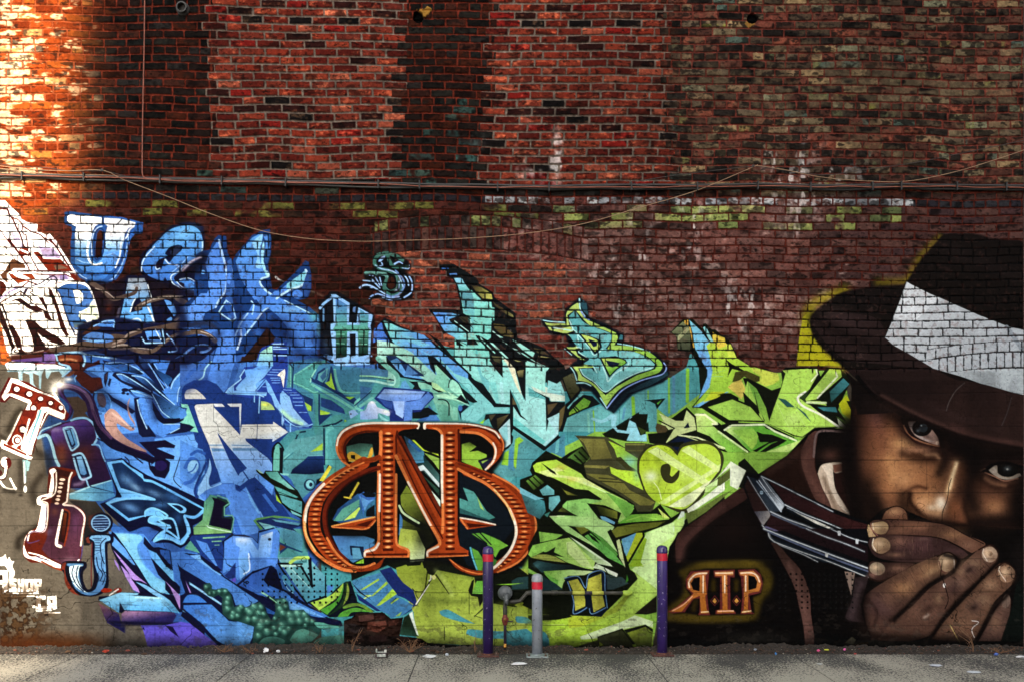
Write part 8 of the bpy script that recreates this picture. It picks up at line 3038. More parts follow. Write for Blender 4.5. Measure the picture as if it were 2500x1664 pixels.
lc 24140f 3^ a=0.35 637,423 665,443 686,472
lc 24140f 3^ a=0.35 624,415 646,433 664,456
lc a88468 3^ a=0.3 665,688 683,709 704,727
lc 24140f 3^ a=0.35 699,709 717,723 732,741
lc a88468 3^ a=0.3 858,470 877,485 896,502
lc 24140f 3^ a=0.35 651,723 672,747 696,768
lc 24140f 3^ a=0.35 651,753 668,763 679,780
lc 1c100d 3^ a=0.35 807,511 821,522 834,533
lc 24140f 3^ a=0.35 717,606 741,623 758,648
lc 1c100d 3^ a=0.35 692,675 711,696 732,715
lc 1c100d 3^ a=0.35 633,712 644,722 654,733
lc a88468 3^ a=0.3 733,558 749,575 770,589
lc 8a6850 3^ a=0.3 620,765 642,783 660,805
lc 8a6850 3^ a=0.3 879,456 897,472 915,486
lc 8a6850 3^ a=0.3 803,512 832,530 855,555
lc a88468 3^ a=0.3 805,472 821,478 830,493
lc 1c100d 3^ a=0.35 737,587 760,608 786,627
lc a88468 3^ a=0.3 688,679 703,696 720,710
lc 1c100d 3^ a=0.35 794,504 810,524 833,537
lc 8a6850 3^ a=0.3 810,465 838,480 858,504
lc 8a6850 3^ a=0.3 802,544 815,557 831,567
lc a88468 3^ a=0.3 890,476 918,495 942,519
lc 8a6850 3^ a=0.3 833,471 854,492 879,509
lc 1c100d 3^ a=0.35 801,616 816,623 826,636
lc a88468 3^ a=0.3 856,481 872,497 891,510
lc 8a6850 3^ a=0.3 566,730 581,747 598,762
lc 8a6850 3^ a=0.3 647,737 659,752 674,763
lc 8a6850 3^ a=0.3 837,456 858,467 873,486
lc 1c100d 3^ a=0.35 817,450 842,468 864,490
lc 24140f 3^ a=0.35 675,729 689,744 704,759
lc 24140f 3^ a=0.35 796,572 815,588 834,604
lc a88468 3^ a=0.3 681,738 688,752 702,759
lc a88468 3^ a=0.3 852,433 873,444 887,461
lc 24140f 3^ a=0.35 835,570 850,588 870,599
lc 24140f 3^ a=0.35 807,453 827,472 850,488
lc 1c100d 3^ a=0.35 728,593 745,602 758,617
lc 24140f 3^ a=0.35 746,557 765,566 777,583
lc 8a6850 3^ a=0.3 689,691 704,698 711,714
lc a88468 3^ a=0.3 815,428 836,452 864,468
lc 24140f 3^ a=0.35 744,586 761,605 783,618
lc 24140f 3^ a=0.35 644,666 659,686 679,701
lc 8a6850 3^ a=0.3 838,406 858,419 874,436
lc a88468 3^ a=0.3 621,799 628,814 643,821
lc 24140f 3^ a=0.35 691,666 700,678 712,686
lc 8a6850 3^ a=0.3 797,597 809,608 822,618
lc a88468 3^ a=0.3 731,569 754,584 774,604
lc 1c100d 3^ a=0.35 717,583 734,601 752,619
lc 24140f 3^ a=0.35 691,742 702,753 713,763
lc 8a6850 3^ a=0.3 901,692 917,697 930,708
lc 24140f 3^ a=0.35 969,610 976,618 986,617
lc 24140f 3^ a=0.35 929,623 946,633 965,637
lc a88468 3^ a=0.3 840,771 857,777 871,789
lc 8a6850 3^ a=0.3 940,591 956,597 972,604
lc 8a6850 3^ a=0.3 859,698 876,703 890,715
lc 1c100d 3^ a=0.35 844,771 854,780 867,784
lc 8a6850 3^ a=0.3 875,760 887,772 904,776
lc 24140f 3^ a=0.35 966,646 974,650 983,652
lc 1c100d 3^ a=0.35 857,765 873,768 883,780
lc a88468 3^ a=0.3 945,609 966,615 985,624
lc 24140f 3^ a=0.35 888,715 899,721 909,727
lc 1c100d 3^ a=0.35 887,667 906,677 924,688
lc 24140f 3^ a=0.35 865,741 886,749 903,762
lc 1c100d 3^ a=0.35 909,639 926,649 944,658
lc 24140f 3^ a=0.35 869,720 879,725 889,731
lc 8a6850 3^ a=0.3 916,635 932,640 945,651
lc 24140f 3^ a=0.35 946,666 964,671 977,683
b 0e0807 14 .8 600,300 680,330 650,400
b 0e0807 12 .8 590,430 480,500 300,690
b 0e0807 12 .8 905,360 780,480 600,670 530,780
b 0e0807 12 .8 985,520 880,640 800,790
b 0e0807 26 .7 130,520 115,650 150,780
b 0e0807 30 .6 180,780 400,800 700,810
d b08a66 .8 520,400 50,20 r=-30
d a47c5a .7 370,490 40,26 r=-30
d a88468 .6 700,400 36,24
d a88468 .6 860,480 36,24
d a08060 .5 560,560 30,40
d 1c1210 .6 740,392 26,14 r=-30
d 1c1210 .5 500,620 50,26 r=-30
d 1c1210 .5 770,612 24,14 r=-30
p painted_coat
d 1c1615 .8 1050,330 60,120
p painted_pit
t 1620 1290 2.69
f 1a1916 0,780 300,770 700,775 1000,780 1345,770 1345,830 0,835
d 24221f .8 600,720 260,40
f 4a4638 1190,750 1240,710 1265,730 1250,760
f 2c2216 1240,760 1345,740 1345,770 1250,775
""")
# ------------------------------------------------------------ the wall: one heightfield of bricks, plaster and paint
PT=Painter()
for _t in PAINT: PT.run(_t)
WT=-60                                                    # top row of the wall grid
NH=int(round((MY1-WT)*CS)); NW=CW
rng=np.random.RandomState(7)
def vnoise(sx,sy,seed,ox=0):
    r=np.random.RandomState(seed)
    gx=np.arange(NW)/CS/sx; gy=np.arange(NH)/CS/sy
    g=r.rand(int(gy[-1])+3,int(gx[-1])+3).astype(np.float32)
    ix=gx.astype(int); iy=gy.astype(int); fx=(gx-ix).astype(np.float32); fy=(gy-iy).astype(np.float32)
    fx=fx*fx*(3-2*fx); fy=fy*fy*(3-2*fy)
    a=g[iy][:,ix]; b=g[iy][:,ix+1]; c=g[iy+1][:,ix]; d=g[iy+1][:,ix+1]
    fx=fx[None]; fy=fy[:,None]
    return (a*(1-fx)+b*fx)*(1-fy)+(c*(1-fx)+d*fx)*fy
def fbm(sx,sy,seed,o=4):
    v=0; am=.5; tot=0
    for k in range(o):
        v=v+am*vnoise(sx/2**k,sy/2**k,seed+k*17); tot+=am; am*=.55
    return v/tot
def sst(a,b,x): 
    t=np.clip((x-a)/(b-a),0,1); return t*t*(3-2*t)
def hsh(a,b,s=0):
    v=np.sin(a*127.1+b*311.7+s*74.7)*43758.5453
    return (v-np.floor(v)).astype(np.float32)
def s2l(c): 
    c=np.asarray(c,np.float32); return np.where(c<=.04045,c/12.92,((c+.055)/1.055)**2.4)
X=np.repeat((np.arange(NW)/CS)[None],NH,0).astype(np.float32)
Y=np.repeat((WT+np.arange(NH)/CS)[:,None],NW,1).astype(np.float32)
wob=fbm(260,400,3,3)-.5; wob2=fbm(9,9,5,2)-.5; wob3=fbm(9,9,8,2)-.5
grain=fbm(7,7,21,3); blot=fbm(60,50,31,4); big=fbm(300,260,41,3); fine=fbm(3.2,3.2,51,2)
# courses
ch=19.85-.41*X/2500
v=(1597-Y)/ch+wob*.9+.02*np.sin(X/37)
row=np.floor(v); fv=v-row
head=(np.mod(row-74,6)==0)
# rebuilt red panels with toothed sides
def side(x0,x1,amp,s): return x0+(x1-x0)*np.clip(Y/450,0,1)+np.where(np.mod(row,2)==0,amp,-amp)+(hsh(row,row*0,s)-.5)*amp
panA=(X>side(508,528,13,1))&(X<side(985,962,14,2))&(Y<438)
panB=(X>side(1203,1180,12,3))&(X<side(1626,1640,13,4))&(Y<452)
arc_t=524+((X-1130)/300)**2*30
panC=(Y>arc_t+84)&(X>side(930,930,18,5))&(X<side(1440,1440,16,6))&(Y<905)
red=panA|panB|panC
head=head&~red
ln=np.where(head,28.7,np.where(red,58.5,57.5))
hr=hsh(row,row*0,9)*6.28
wav=.055*np.sin(X/43+hr)+.045*np.sin(X/19+hr*2.3)+.03*np.sin(X/97+hr*3.7)
u=X/ln+np.where(head,0,np.mod(row,2)*.5)+hsh(row,row*0,9)*.22+wav*np.where(head,.7,1.2)
xl=np.where(X>1100,side(1203,1180,12,3),side(508,528,13,1)); xl=np.where(Y>500,side(930,930,18,5),xl)
u=np.where(red,(X-xl)/ln+wav*.8,u)
cell=np.floor(u); fu=u-cell
mw=np.where(red,1.9,1.25)
du=np.minimum(fu,1-fu)*ln; dv=np.minimum(fv,1-fv)*ch
# relieving arches: rowlock ring over a soldier ring
def arch(mask,t,h,wd,seed):
    global row,cell,du,dv,head,red,mw,ln
    f=(Y-t)/h
    m=mask&(f>=0)&(f<1)
    uu=X/wd+hsh(np.floor(X*0+seed),X*0,1); cc=np.floor(uu); ff=uu-cc
    row=np.where(m,900+seed,row); cell=np.where(m,cc,cell)
    du=np.where(m,np.minimum(ff,1-ff)*wd,du); dv=np.where(m,np.minimum(f,1-f)*h,dv)
    red=red&~m; head=head&~m; mw=np.where(m,1.25,mw)
    return m
a1=arch((X>915)&(X<1428),arc_t,28,25,1)
a2=arch((X>905)&(X<1436),arc_t+28,56,19.5,2)
arc2=832+((2500-X)/235)**2*20
a3=arch(X>2262,arc2,26,30,3); a4=arch(X>2275,arc2+26,38,20,4)
d=np.minimum(du,dv)
rc=3.2; d=np.where((du<rc)&(dv<rc),rc-np.hypot(rc-du,rc-dv),d)+wob2*2.0+wob3*np.where(red,1.0,1.7)+(fine-.5)*np.where(red,.9,1.3)
brick=sst(mw*.55,mw+1.5,d)                                # 0 mortar, 1 brick face
h1=hsh(row,cell,1); h2=hsh(row,cell,2); h3=hsh(row,cell,3); h4=hsh(row,cell,4)
def hx(h): return np.array([int(h[i:i+2],16)/255 for i in (0,2,4)],np.float32)
def pick(hv,cols,ws):
    ws=np.cumsum(ws)/np.sum(ws); idx=np.searchsorted(ws,hv.ravel()).clip(0,len(cols)-1).reshape(hv.shape)
    return np.array([hx(c) for c in cols],np.float32)[idx]
def mixc(a,b,m): return a+(b-a)*m[...,None]
# zone colours (as the eye sees them in shade)
old=pick(h1,['2c1712','1e1512','22201c','1a1a18','38190f','12100e','3c1f17','262220'],[3,3,3,3,2,2,2,2])
brown=pick(h2,['482019','3c1a14','522720','30170f','5c2c22','352118'],[3,3,3,2,1,2])
redc=pick(h1,['66241a','74291c','581c15','7e3222','4a1712','741a16','8a4230','2a1210','141010','5a241c','6e2c20'],[4,4,4,3,3,1.6,1.6,1.4,1.2,3,3])
mauve=pick(h1,['5c3a34','664039','4e312c','70483f','44302c','785048','3a2826','5e403a'],[3,3,3,2,2,2,1,2])
grime=pick(h1,['5c4e3e','46392e','766048','2a2420','8a7252','4a2e26','5a362c','1e1a17','6a5c46','6c3c30','727058','4c5a50','7c4434'],[3,3,2.4,3,1.6,3,3,2.4,2,2.4,1,.8,.8])
olive=pick(h3,['5c6244','6c6c3c','7a7444','4c5a50','8a8a3c','566a60'],[3,2,2,2,1,1])
teal=pick(h4,['33504a','3f5e54','4a6a5c','2c4442','3c6660'],[2,2,2,2,1])
c=old.copy()
zright=sst(1600,1680,X)*(1-sst(455,490,Y))
c=mixc(c,grime,zright)
c=mixc(c,olive,((h2<.20*sst(40,160,Y)*(.3+big))&(X>1640)&(Y<470)).astype(np.float32)*sst(.42,.6,fbm(24,40,301,3))*.75)
c=mixc(c,teal,((h3<.42*sst(210,330,Y))&(X>960)&(X<1240)&(Y<460)&(h2>.35)).astype(np.float32)*sst(.38,.6,fbm(24,30,302,3))*.7)
c=mixc(c,teal,((h3<.45)&(X>480)&(X<980)&(Y>415)&(Y<475)).astype(np.float32)*.55)
low=sst(470,500,Y)
c=mixc(c,brown,low*(1-sst(1100,1300,X))*.85)
c=mixc(c,mauve,low*sst(1240,1420,X))
c=mixc(c,pick(h2,['3f2a28','46302c','38282a','523832'],[1,1,1,1]),low*sst(1950,2150,X)*(1-sst(620,760,Y))*.75)
# bands of old paint left under the cables
hb=(np.mod(row-74,6)==0)&(np.abs(row-56)<1)&(Y<540)&~a1
c=mixc(c,pick(h2,['24242a','2a2c30','1e1e22'],[1,1,1]),hb*((X<1190)|(X>2210))*.9)
c=mixc(c,pick(h2,['8a8c90','a8aaac','74767a','6a3a34','989a9c'],[3,2,2,2,2]),hb*((X>1185)&(X<2230))*sst(.3,.6,fbm(14,10,307,3)+h3*.25-.05))
lime=pick(h4,['7c8848','8a9650','6c7a44','949c5c','5c6840'],[1,1,1,1,1])
ob=(np.isin(row,[55,54,53])).astype(np.float32)*(Y<585)*(~(a1|a2))
c=mixc(c,lime,ob*((h2<.62)&(X>1340)&(X<2200))*sst(.3,.5,blot+.1)*.9)
c=mixc(c,hx('6c7434')*np.ones(3,np.float32),ob*(np.isin(row,[55,54]))*((h2<.5)&(X<1340)&(X>60))*sst(.4,.6,blot+.05)*.75)
# arch rings
c=np.where((a1|a2)[...,None],mixc(pick(h1,['4a3430','3c2c2a','5a3c34','463a34','54322c'],[1,1,1,1,1]),lime,((h2<.2)&a1).astype(np.float32)*.7),c)
c=np.where((a2&(X>1230))[...,None],pick(h1,['6a3c36','5a322e','7a4a42'],[1,1,1]),c)
c=np.where(red[...,None],redc,c)
c=np.where(panC[...,None]&red[...,None],pick(h1,['74342a','804030','682c25','8c4a36','5a2520','703026'],[3,3,3,2,2,3]),c)
# in-brick weathering
pale=sst(.56,.70,fbm(15,7,304,3)*.75+blot*.25+(h2-.5)*.22)*red*(.35+.65*sst(.4,.6,grain))
c=mixc(c,c*1.0+np.array([.24,.17,.11],np.float32),pale*.8)
dk=sst(.56,.74,fbm(26,16,61,3)+(h3-.5)*.2)
c=c*(1-.62*dk*np.where(red,.7,.85))[...,None]
c=c*(1-.5*sst(.60,.75,fbm(9,5,303,3)))[...,None]
eff=sst(.60,.8,fbm(40,60,71,4)+.05)*np.exp(-(((X-1330)/130)**2+((Y-385)/60)**2))*1.3
for (ex,ey,rx,ry) in ((1900,400,40,90),(1960,470,60,120),(1560,640,40,140),(1690,560,30,80),(1480,690,70,110),(1240,800,40,30),(2000,430,120,40),(1800,760,160,60)):
    eff=eff+sst(.52,.75,fbm(14,30,int(ex),3))*np.exp(-(((X-ex)/rx)**2+((Y-ey)/ry)**2))*.9
c=mixc(c,hx('c8c0bc')*np.ones(3,np.float32),np.clip(eff,0,.85))
# left-end bricks: orange sun glow and some glare painted in, plus lime stains
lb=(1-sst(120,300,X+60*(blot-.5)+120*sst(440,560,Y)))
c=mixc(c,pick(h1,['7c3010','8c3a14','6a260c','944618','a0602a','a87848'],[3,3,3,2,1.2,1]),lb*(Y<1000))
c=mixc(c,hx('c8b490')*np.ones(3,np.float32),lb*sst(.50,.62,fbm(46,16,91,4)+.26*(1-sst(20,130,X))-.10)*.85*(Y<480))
dkt=sst(0,-60,Y-30)
# mortar
mot=fbm(34,22,310,4); mot2=fbm(18,12,311,3)
c=mixc(c,np.ones_like(c)*hx('5a4a38'),zright*sst(.52,.66,mot)*.6*(Y<470)); c=mixc(c,np.ones_like(c)*hx('1c1714'),zright*sst(.54,.64,mot2)*.75*(Y<470))
c=mixc(c,np.ones_like(c)*hx('6a5a44'),zright*np.exp(-((Y-215)/60)**2)*sst(.45,.6,fbm(50,26,312,3))*.7)
c=mixc(c,np.ones_like(c)*hx('7c5a52'),low*sst(1200,1500,X)*(1-sst(1850,2050,X))*sst(.46,.66,fbm(130,80,313,4))*.5*(Y<905))
c=mixc(c,np.ones_like(c)*hx('a08880'),low*sst(1180,1300,X)*(1-sst(2050,2200,X))*sst(.56,.68,fbm(26,14,314,4)*.6+fbm(160,120,315,3)*.4)*.6*(Y<905))
c=mixc(c,np.ones_like(c)*hx('1c1512'),(1-red)*sst(.58,.68,fbm(20,9,316,3))*.6*(X<1700))
mort=np.where(red[...,None],hx('6e6258'),mixc(np.ones_like(c)*hx('66291d'),np.ones_like(c)*hx('6a332a'),zright))
mort=mixc(mort,np.ones_like(c)*hx('3c1c18'),low*(1-red)*.55)
mort=np.where((panC&red)[...,None],hx('6c5a52'),mort)
mort=mixc(mort,np.ones_like(c)*hx('8a4426'),lb)  # mortar tinted with the same painted sun glow
mort=mort*(.7+.6*grain)[...,None]
c=c*(.78+.44*grain)[...,None]*(.9+.2*fine)[...,None]
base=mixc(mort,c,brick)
base=base*(.90+.25*(1-sst(0,1,big)))[...,None]
# paint
prgb=np.zeros((NH,NW,3),np.float32); pal=np.zeros((NH,NW),np.float32); pid=np.zeros((NH,NW),np.int16)
r0=NH-CH; prgb[r0:]=PT.rgb; pal[r0:]=PT.al; pid[r0:]=PT.pid
plas=sst(-4,4,Y-(903+6*wob*4))                            # plaster below this line
pal=np.maximum(pal,sst(1480,1600,Y+10*blot)*0)
wear=sst(.72,.78,fbm(22,14,101,4)+.25*fine-.06)*(Y>903)*.0
mortar_dark=(1-brick)*(1-plas)
dripw=(fine-.5)*.10+(fbm(30,30,111,3)-.5)*.16
pc=prgb*(1+dripw)[...,None]
pc=pc*(1-.72*mortar_dark*sst(.3,.9,1-brick))[...,None]
pal=pal*(1-.25*sst(.62,.7,grain)*(1-plas)*(1-sst(.9,1,prgb.mean(2))))
# block joints and cracks in the plaster
by=np.abs(np.mod(Y-1040+1.2*np.sin(X/90)+40.5,81)-40.5); brw=np.floor((Y-1040+40.5)/81)
bx=np.abs(np.mod(X+np.mod(brw,2)*63+63,126)-63)
joint=np.maximum(sst(1.6,.3,by)*.8*sst(.25,.5,vnoise(200,40,121)+.15),sst(1.3,.2,bx)*.55*sst(.4,.6,vnoise(126,81,131)))*plas
rid=np.abs(fbm(170,150,141,5)-.5); rid2=np.abs(fbm(110,120,151,5)-.5)
crk=np.maximum(sst(.0042,.0012,rid)*sst(.5,.62,vnoise(260,200,161)),sst(.004,.001,rid2)*sst(.52,.66,vnoise(200,260,171)))*plas
crk=crk*(.4+.6*sst(1200,1500,Y))
pc=pc*(1-.34*joint-.75*crk)[...,None]
base=np.where(plas[...,None]>.5,hx('4a4238')*(.8+.4*grain)[...,None]*np.ones(3,np.float32),base)
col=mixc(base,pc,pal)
# flakes of lost paint near the foot, dirt specks, and darkening towards the bottom
fl=sst(.66,.70,fbm(20,12,181,4)+.10*sst(1480,1590,Y)-.02)*sst(1380,1520,Y)
col=mixc(col,hx('4c443c')*np.ones(3,np.float32),fl*.28)
spk=sst(.64,.72,fbm(6,6,305,3)+.08*sst(1300,1580,Y)-.04)*plas; col=col*(1-.12*spk)[...,None]
col=col*(1-.16*sst(.45,.7,fbm(70,200,306,4))*plas)[...,None]
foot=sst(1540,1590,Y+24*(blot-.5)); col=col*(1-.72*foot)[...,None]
pl_=(1-sst(60,150,X+40*(blot-.5)))*sst(1400,1470,Y+30*(blot-.5))
pn=fbm(12,12,320,4); col=mixc(col,np.ones(3,np.float32)*hx('3a2414'),pl_*sst(.42,.52,pn)*.9); col=mixc(col,np.ones(3,np.float32)*hx('8a6a48'),pl_*sst(.55,.62,pn)*.5)
col=mixc(col,np.ones(3,np.float32)*hx('7a3a14'),(1-sst(150,300,X))*sst(1530,1580,Y+16*(blot-.5))*.8)
# holes left by anchors
hole=np.zeros_like(X)
for (hx_,hy_,hr_) in ((1020,42,13),(1837,45,13)):
    hole=np.maximum(hole,sst(1.08,.9,np.hypot(X-hx_,Y-hy_)/(hr_*(1+.25*wob2))))
foam=sst(1.1,.9,np.hypot((X-1036)/18,(Y-32)/12)+wob2*1.4); foam2=sst(1.1,.9,np.hypot((X-1830)/10,(Y-60)/7)+wob2)
col=mixc(col,hx('a87c34')*np.ones(3,np.float32),np.maximum(foam*.9,foam2*.7))
col=mixc(col,np.ones(3,np.float32)*.03,hole)  # darkness inside the holes painted in, over the recess
# reflectance: the left strip stands in the sun, so its paint is darker than it looks there
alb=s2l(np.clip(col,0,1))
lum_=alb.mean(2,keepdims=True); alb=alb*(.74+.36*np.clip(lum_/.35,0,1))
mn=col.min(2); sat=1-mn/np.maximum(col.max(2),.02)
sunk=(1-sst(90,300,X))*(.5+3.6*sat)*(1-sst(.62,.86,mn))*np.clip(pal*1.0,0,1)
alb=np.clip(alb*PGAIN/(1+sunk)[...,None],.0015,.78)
# relief
hgt=(brick-1)*np.where(red,.013,.012)*(1-plas)*(1-.45*pal)+(h4-.5)*.004*brick*(1-plas)+(grain-.5)*.005*(1-plas)+(fine-.5)*.0016
hgt=hgt+plas*((fbm(16,14,191,4)-.5)*.007*(.5+sst(1350,1560,Y))+(blot-.5)*.010-.0025*joint-.004*crk+brick*.0012-.003)
hgt=hgt+foam*.012-hole*.05
rub=(pid==PT.names.index('painted_pit'))
hgt=hgt+rub*(Y<1590)*(X>840)*(X<1040)*(-.035+.05*sst(.3,.7,fbm(34,22,201,3))+.012*(fine-.5))-fl*.003
px=(np.arange(NW)/CS); VX=np.repeat(((px-1250)*K)[None],NH,0); VZ=(BASE-Y)*K
# ---- material shared by every painted or bare stretch of the wall
def wall_material():
    m=bpy.data.materials.new('painted_brick'); m.use_nodes=True; n=m.node_tree.nodes; l=m.node_tree.links
    b=n['Principled BSDF']; at=n.new('ShaderNodeAttribute'); at.attribute_name='paint'
    tc=n.new('ShaderNodeTexCoord')
    n1=n.new('ShaderNodeTexNoise'); n1.inputs['Scale'].default_value=230; n1.inputs['Detail'].default_value=4
    n2=n.new('ShaderNodeTexNoise'); n2.inputs['Scale'].default_value=34; n2.inputs['Detail'].default_value=7; n2.inputs['Roughness'].default_value=.7
    l.new(tc.outputs['Object'],n1.inputs['Vector']); l.new(tc.outputs['Object'],n2.inputs['Vector'])
    mr=n.new('ShaderNodeMapRange'); mr.inputs['From Min'].default_value=.3; mr.inputs['From Max'].default_value=.7
    mr.inputs['To Min'].default_value=.8; mr.inputs['To Max'].default_value=1.16
    l.new(n2.outputs['Fac'],mr.inputs['Value'])
    vm=n.new('ShaderNodeVectorMath'); vm.operation='SCALE'
    l.new(at.outputs['Color'],vm.inputs[0]); l.new(mr.outputs[0],vm.inputs['Scale'])
    l.new(vm.outputs[0],b.inputs['Base Color'])
    b.inputs['Roughness'].default_value=.78; b.inputs['Specular IOR Level'].default_value=.03
    bp=n.new('ShaderNodeBump'); bp.inputs['Strength'].default_value=.35; bp.inputs['Distance'].default_value=.003
    ad=n.new('ShaderNodeMath'); ad.operation='ADD'; l.new(n1.outputs['Fac'],ad.inputs[0]); l.new(n2.outputs['Fac'],ad.inputs[1])
    l.new(ad.outputs[0],bp.inputs['Height']); l.new(bp.outputs[0],b.inputs['Normal'])
    return m
WM=wall_material()
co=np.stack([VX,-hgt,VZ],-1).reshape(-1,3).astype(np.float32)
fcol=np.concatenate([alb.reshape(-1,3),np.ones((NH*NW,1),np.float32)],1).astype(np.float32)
idx=np.arange(NH*NW,dtype=np.int64).reshape(NH,NW)
quads=np.stack([idx[:-1,:-1],idx[1:,:-1],idx[1:,1:],idx[:-1,1:]],-1).reshape(-1,4)
fpid=pid[:-1,:-1].reshape(-1)
def grid_piece(name,q,parent=None):
    used=np.unique(q); mp=np.zeros(NH*NW,np.int32); mp[used]=np.arange(len(used))
    me=bpy.data.meshes.new(name); me.vertices.add(len(used)); me.vertices.foreach_set('co',co[used].ravel())
    lp=mp[q].ravel(); me.loops.add(len(lp)); me.loops.foreach_set('vertex_index',lp.astype(np.int32))
    me.polygons.add(len(q)); me.polygons.foreach_set('loop_start',np.arange(0,len(lp),4,dtype=np.int32))
    me.update(calc_edges=True)
    a=me.attributes.new('paint','FLOAT_COLOR','POINT'); a.data.foreach_set('color',fcol[used].ravel())
    me.materials.append(WM); return link(name,me,None,parent)
wall=grid_piece('brick_wall',quads[fpid==0])
tag(wall,'tall old brick wall covered with a graffiti mural of letters and a man','wall')
LAB=PART_LABELS
for i,nm in enumerate(PT.names):
    if i==0: continue
    q=quads[fpid==i]
    if len(q)<6: continue
    nm2,lb_=LAB.get(nm,(nm,None))
    o=grid_piece(nm2,q,wall)
    if lb_: o['label']=lb_

# ------------------------------------------------------------ rest of the building round the grid, same brick
def brick_nodes(name):
    m=bpy.data.materials.new(name); m.use_nodes=True; n=m.node_tree.nodes; l=m.node_tree.links; b=n['Principled BSDF']
    tc=n.new('ShaderNodeTexCoord'); sp=n.new('ShaderNodeSeparateXYZ'); cb=n.new('ShaderNodeCombineXYZ')
    l.new(tc.outputs['Object'],sp.inputs[0]); l.new(sp.outputs['X'],cb.inputs['X']); l.new(sp.outputs['Z'],cb.inputs['Y'])
    bt=n.new('ShaderNodeTexBrick'); bt.inputs['Scale'].default_value=1; bt.inputs['Brick Width'].default_value=.2; bt.inputs['Row Height'].default_value=.068
    bt.inputs['Mortar Size'].default_value=.006; bt.inputs['Color1'].default_value=(.05,.022,.016,1); bt.inputs['Color2'].default_value=(.03,.02,.016,1); bt.inputs['Mortar'].default_value=(.07,.03,.022,1)
    l.new(cb.outputs[0],bt.inputs['Vector']); l.new(bt.outputs['Color'],b.inputs['Base Color']); b.inputs['Roughness'].default_value=.85
    bp=n.new('ShaderNodeBump'); bp.invert=True; bp.inputs['Distance'].default_value=.008; l.new(bt.outputs['Fac'],bp.inputs['Height']); l.new(bp.outputs[0],b.inputs['Normal'])
    return m
BM_=brick_nodes('plain_brick')
x0,x1,zb,zt=WX(0),WX((NW-1)/CS),WZ(WT+(NH-1)/CS),WZ(WT)
bm=bmesh.new()
add_box(bm,(x0-3-.0005,.25,3.4),(6,.5,7.4)); add_box(bm,(x1+3+.0005,.25,3.4),(6,.5,7.4))
add_box(bm,((x0+x1)/2,.25,(zt+7.1)/2+.0005),(x1-x0,.5,7.1-zt)); add_box(bm,((x0+x1)/2,.33,(zb+zt)/2),(x1-x0-.001,.34,zt-zb-.001))
link('wall_body',mesh_from(bm,'wall_body'),BM_,wall)

# ------------------------------------------------------------ ground
def ground_mat(name,base,dark,sp1,fleck=None,contrast=.5):
    m=bpy.data.materials.new(name); m.use_nodes=True; n=m.node_tree.nodes; l=m.node_tree.links; b=n['Principled BSDF']
    tc=n.new('ShaderNodeTexCoord')
    def noise(s,d=6,r=.6,vec=None):
        q=n.new('ShaderNodeTexNoise'); q.inputs['Scale'].default_value=s; q.inputs['Detail'].default_value=d; q.inputs['Roughness'].default_value=r
        l.new(vec or tc.outputs['Object'],q.inputs['Vector']); return q.outputs['Fac']
    def rng_(x,a,c_,lo=0,hi=1):
        q=n.new('ShaderNodeMapRange'); q.inputs['From Min'].default_value=a; q.inputs['From Max'].default_value=c_; q.inputs['To Min'].default_value=lo; q.inputs['To Max'].default_value=hi
        l.new(x,q.inputs['Value']); return q.outputs[0]
    def math_(op,a,c_):
        q=n.new('ShaderNodeMath'); q.operation=op
        for i,v_ in enumerate((a,c_)):
            if isinstance(v_,(int,float)): q.inputs[i].default_value=v_
            else: l.new(v_,q.inputs[i])
        return q.outputs[0]
    mp=n.new('ShaderNodeMapping'); mp.inputs['Scale'].default_value=(1,.45,1); l.new(tc.outputs['Object'],mp.inputs['Vector'])
    big=noise(1.6,5,.6,mp.outputs[0]); speck=noise(sp1,4,.75,mp.outputs[0]); fine_=noise(sp1*3,2)
    sep=n.new('ShaderNodeSeparateXYZ'); l.new(tc.outputs['Object'],sep.inputs[0])
    near=rng_(sep.outputs['Y'],-1.5,-.35,-.03,.075)         # grimier towards the foot of the wall
    t=math_('ADD',speck,math_('MULTIPLY',math_('SUBTRACT',big,.5),.55)); t=math_('ADD',t,near)
    f=rng_(t,.50,.545)
    mx=n.new('ShaderNodeMix'); mx.data_type='RGBA'; mx.inputs['A'].default_value=(*lin(base),1); mx.inputs['B'].default_value=(*lin(dark),1)
    l.new(math_('MULTIPLY',f,contrast),mx.inputs['Factor'])
    vm=n.new('ShaderNodeVectorMath'); vm.operation='SCALE'; l.new(mx.outputs['Result'],vm.inputs[0]); l.new(rng_(fine_,.3,.7,.75,1.2),vm.inputs['Scale'])
    l.new(vm.outputs[0],b.inputs['Base Color']); b.inputs['Roughness'].default_value=.9
    bp=n.new('ShaderNodeBump'); bp.inputs['Distance'].default_value=.004; bp.inputs['Strength'].default_value=.6; l.new(math_('SUBTRACT',fine_,t),bp.inputs['Height']); l.new(bp.outputs[0],b.inputs['Normal'])
    return m
bm=bmesh.new(); bmesh.ops.create_grid(bm,x_segments=2,y_segments=2,size=90,matrix=Matrix.Translation((0,-85,-.06)))
tag(link('alley_ground',mesh_from(bm,'alley_ground'),ground_mat('asphalt','57534e','2a2826',30)),kind='structure')
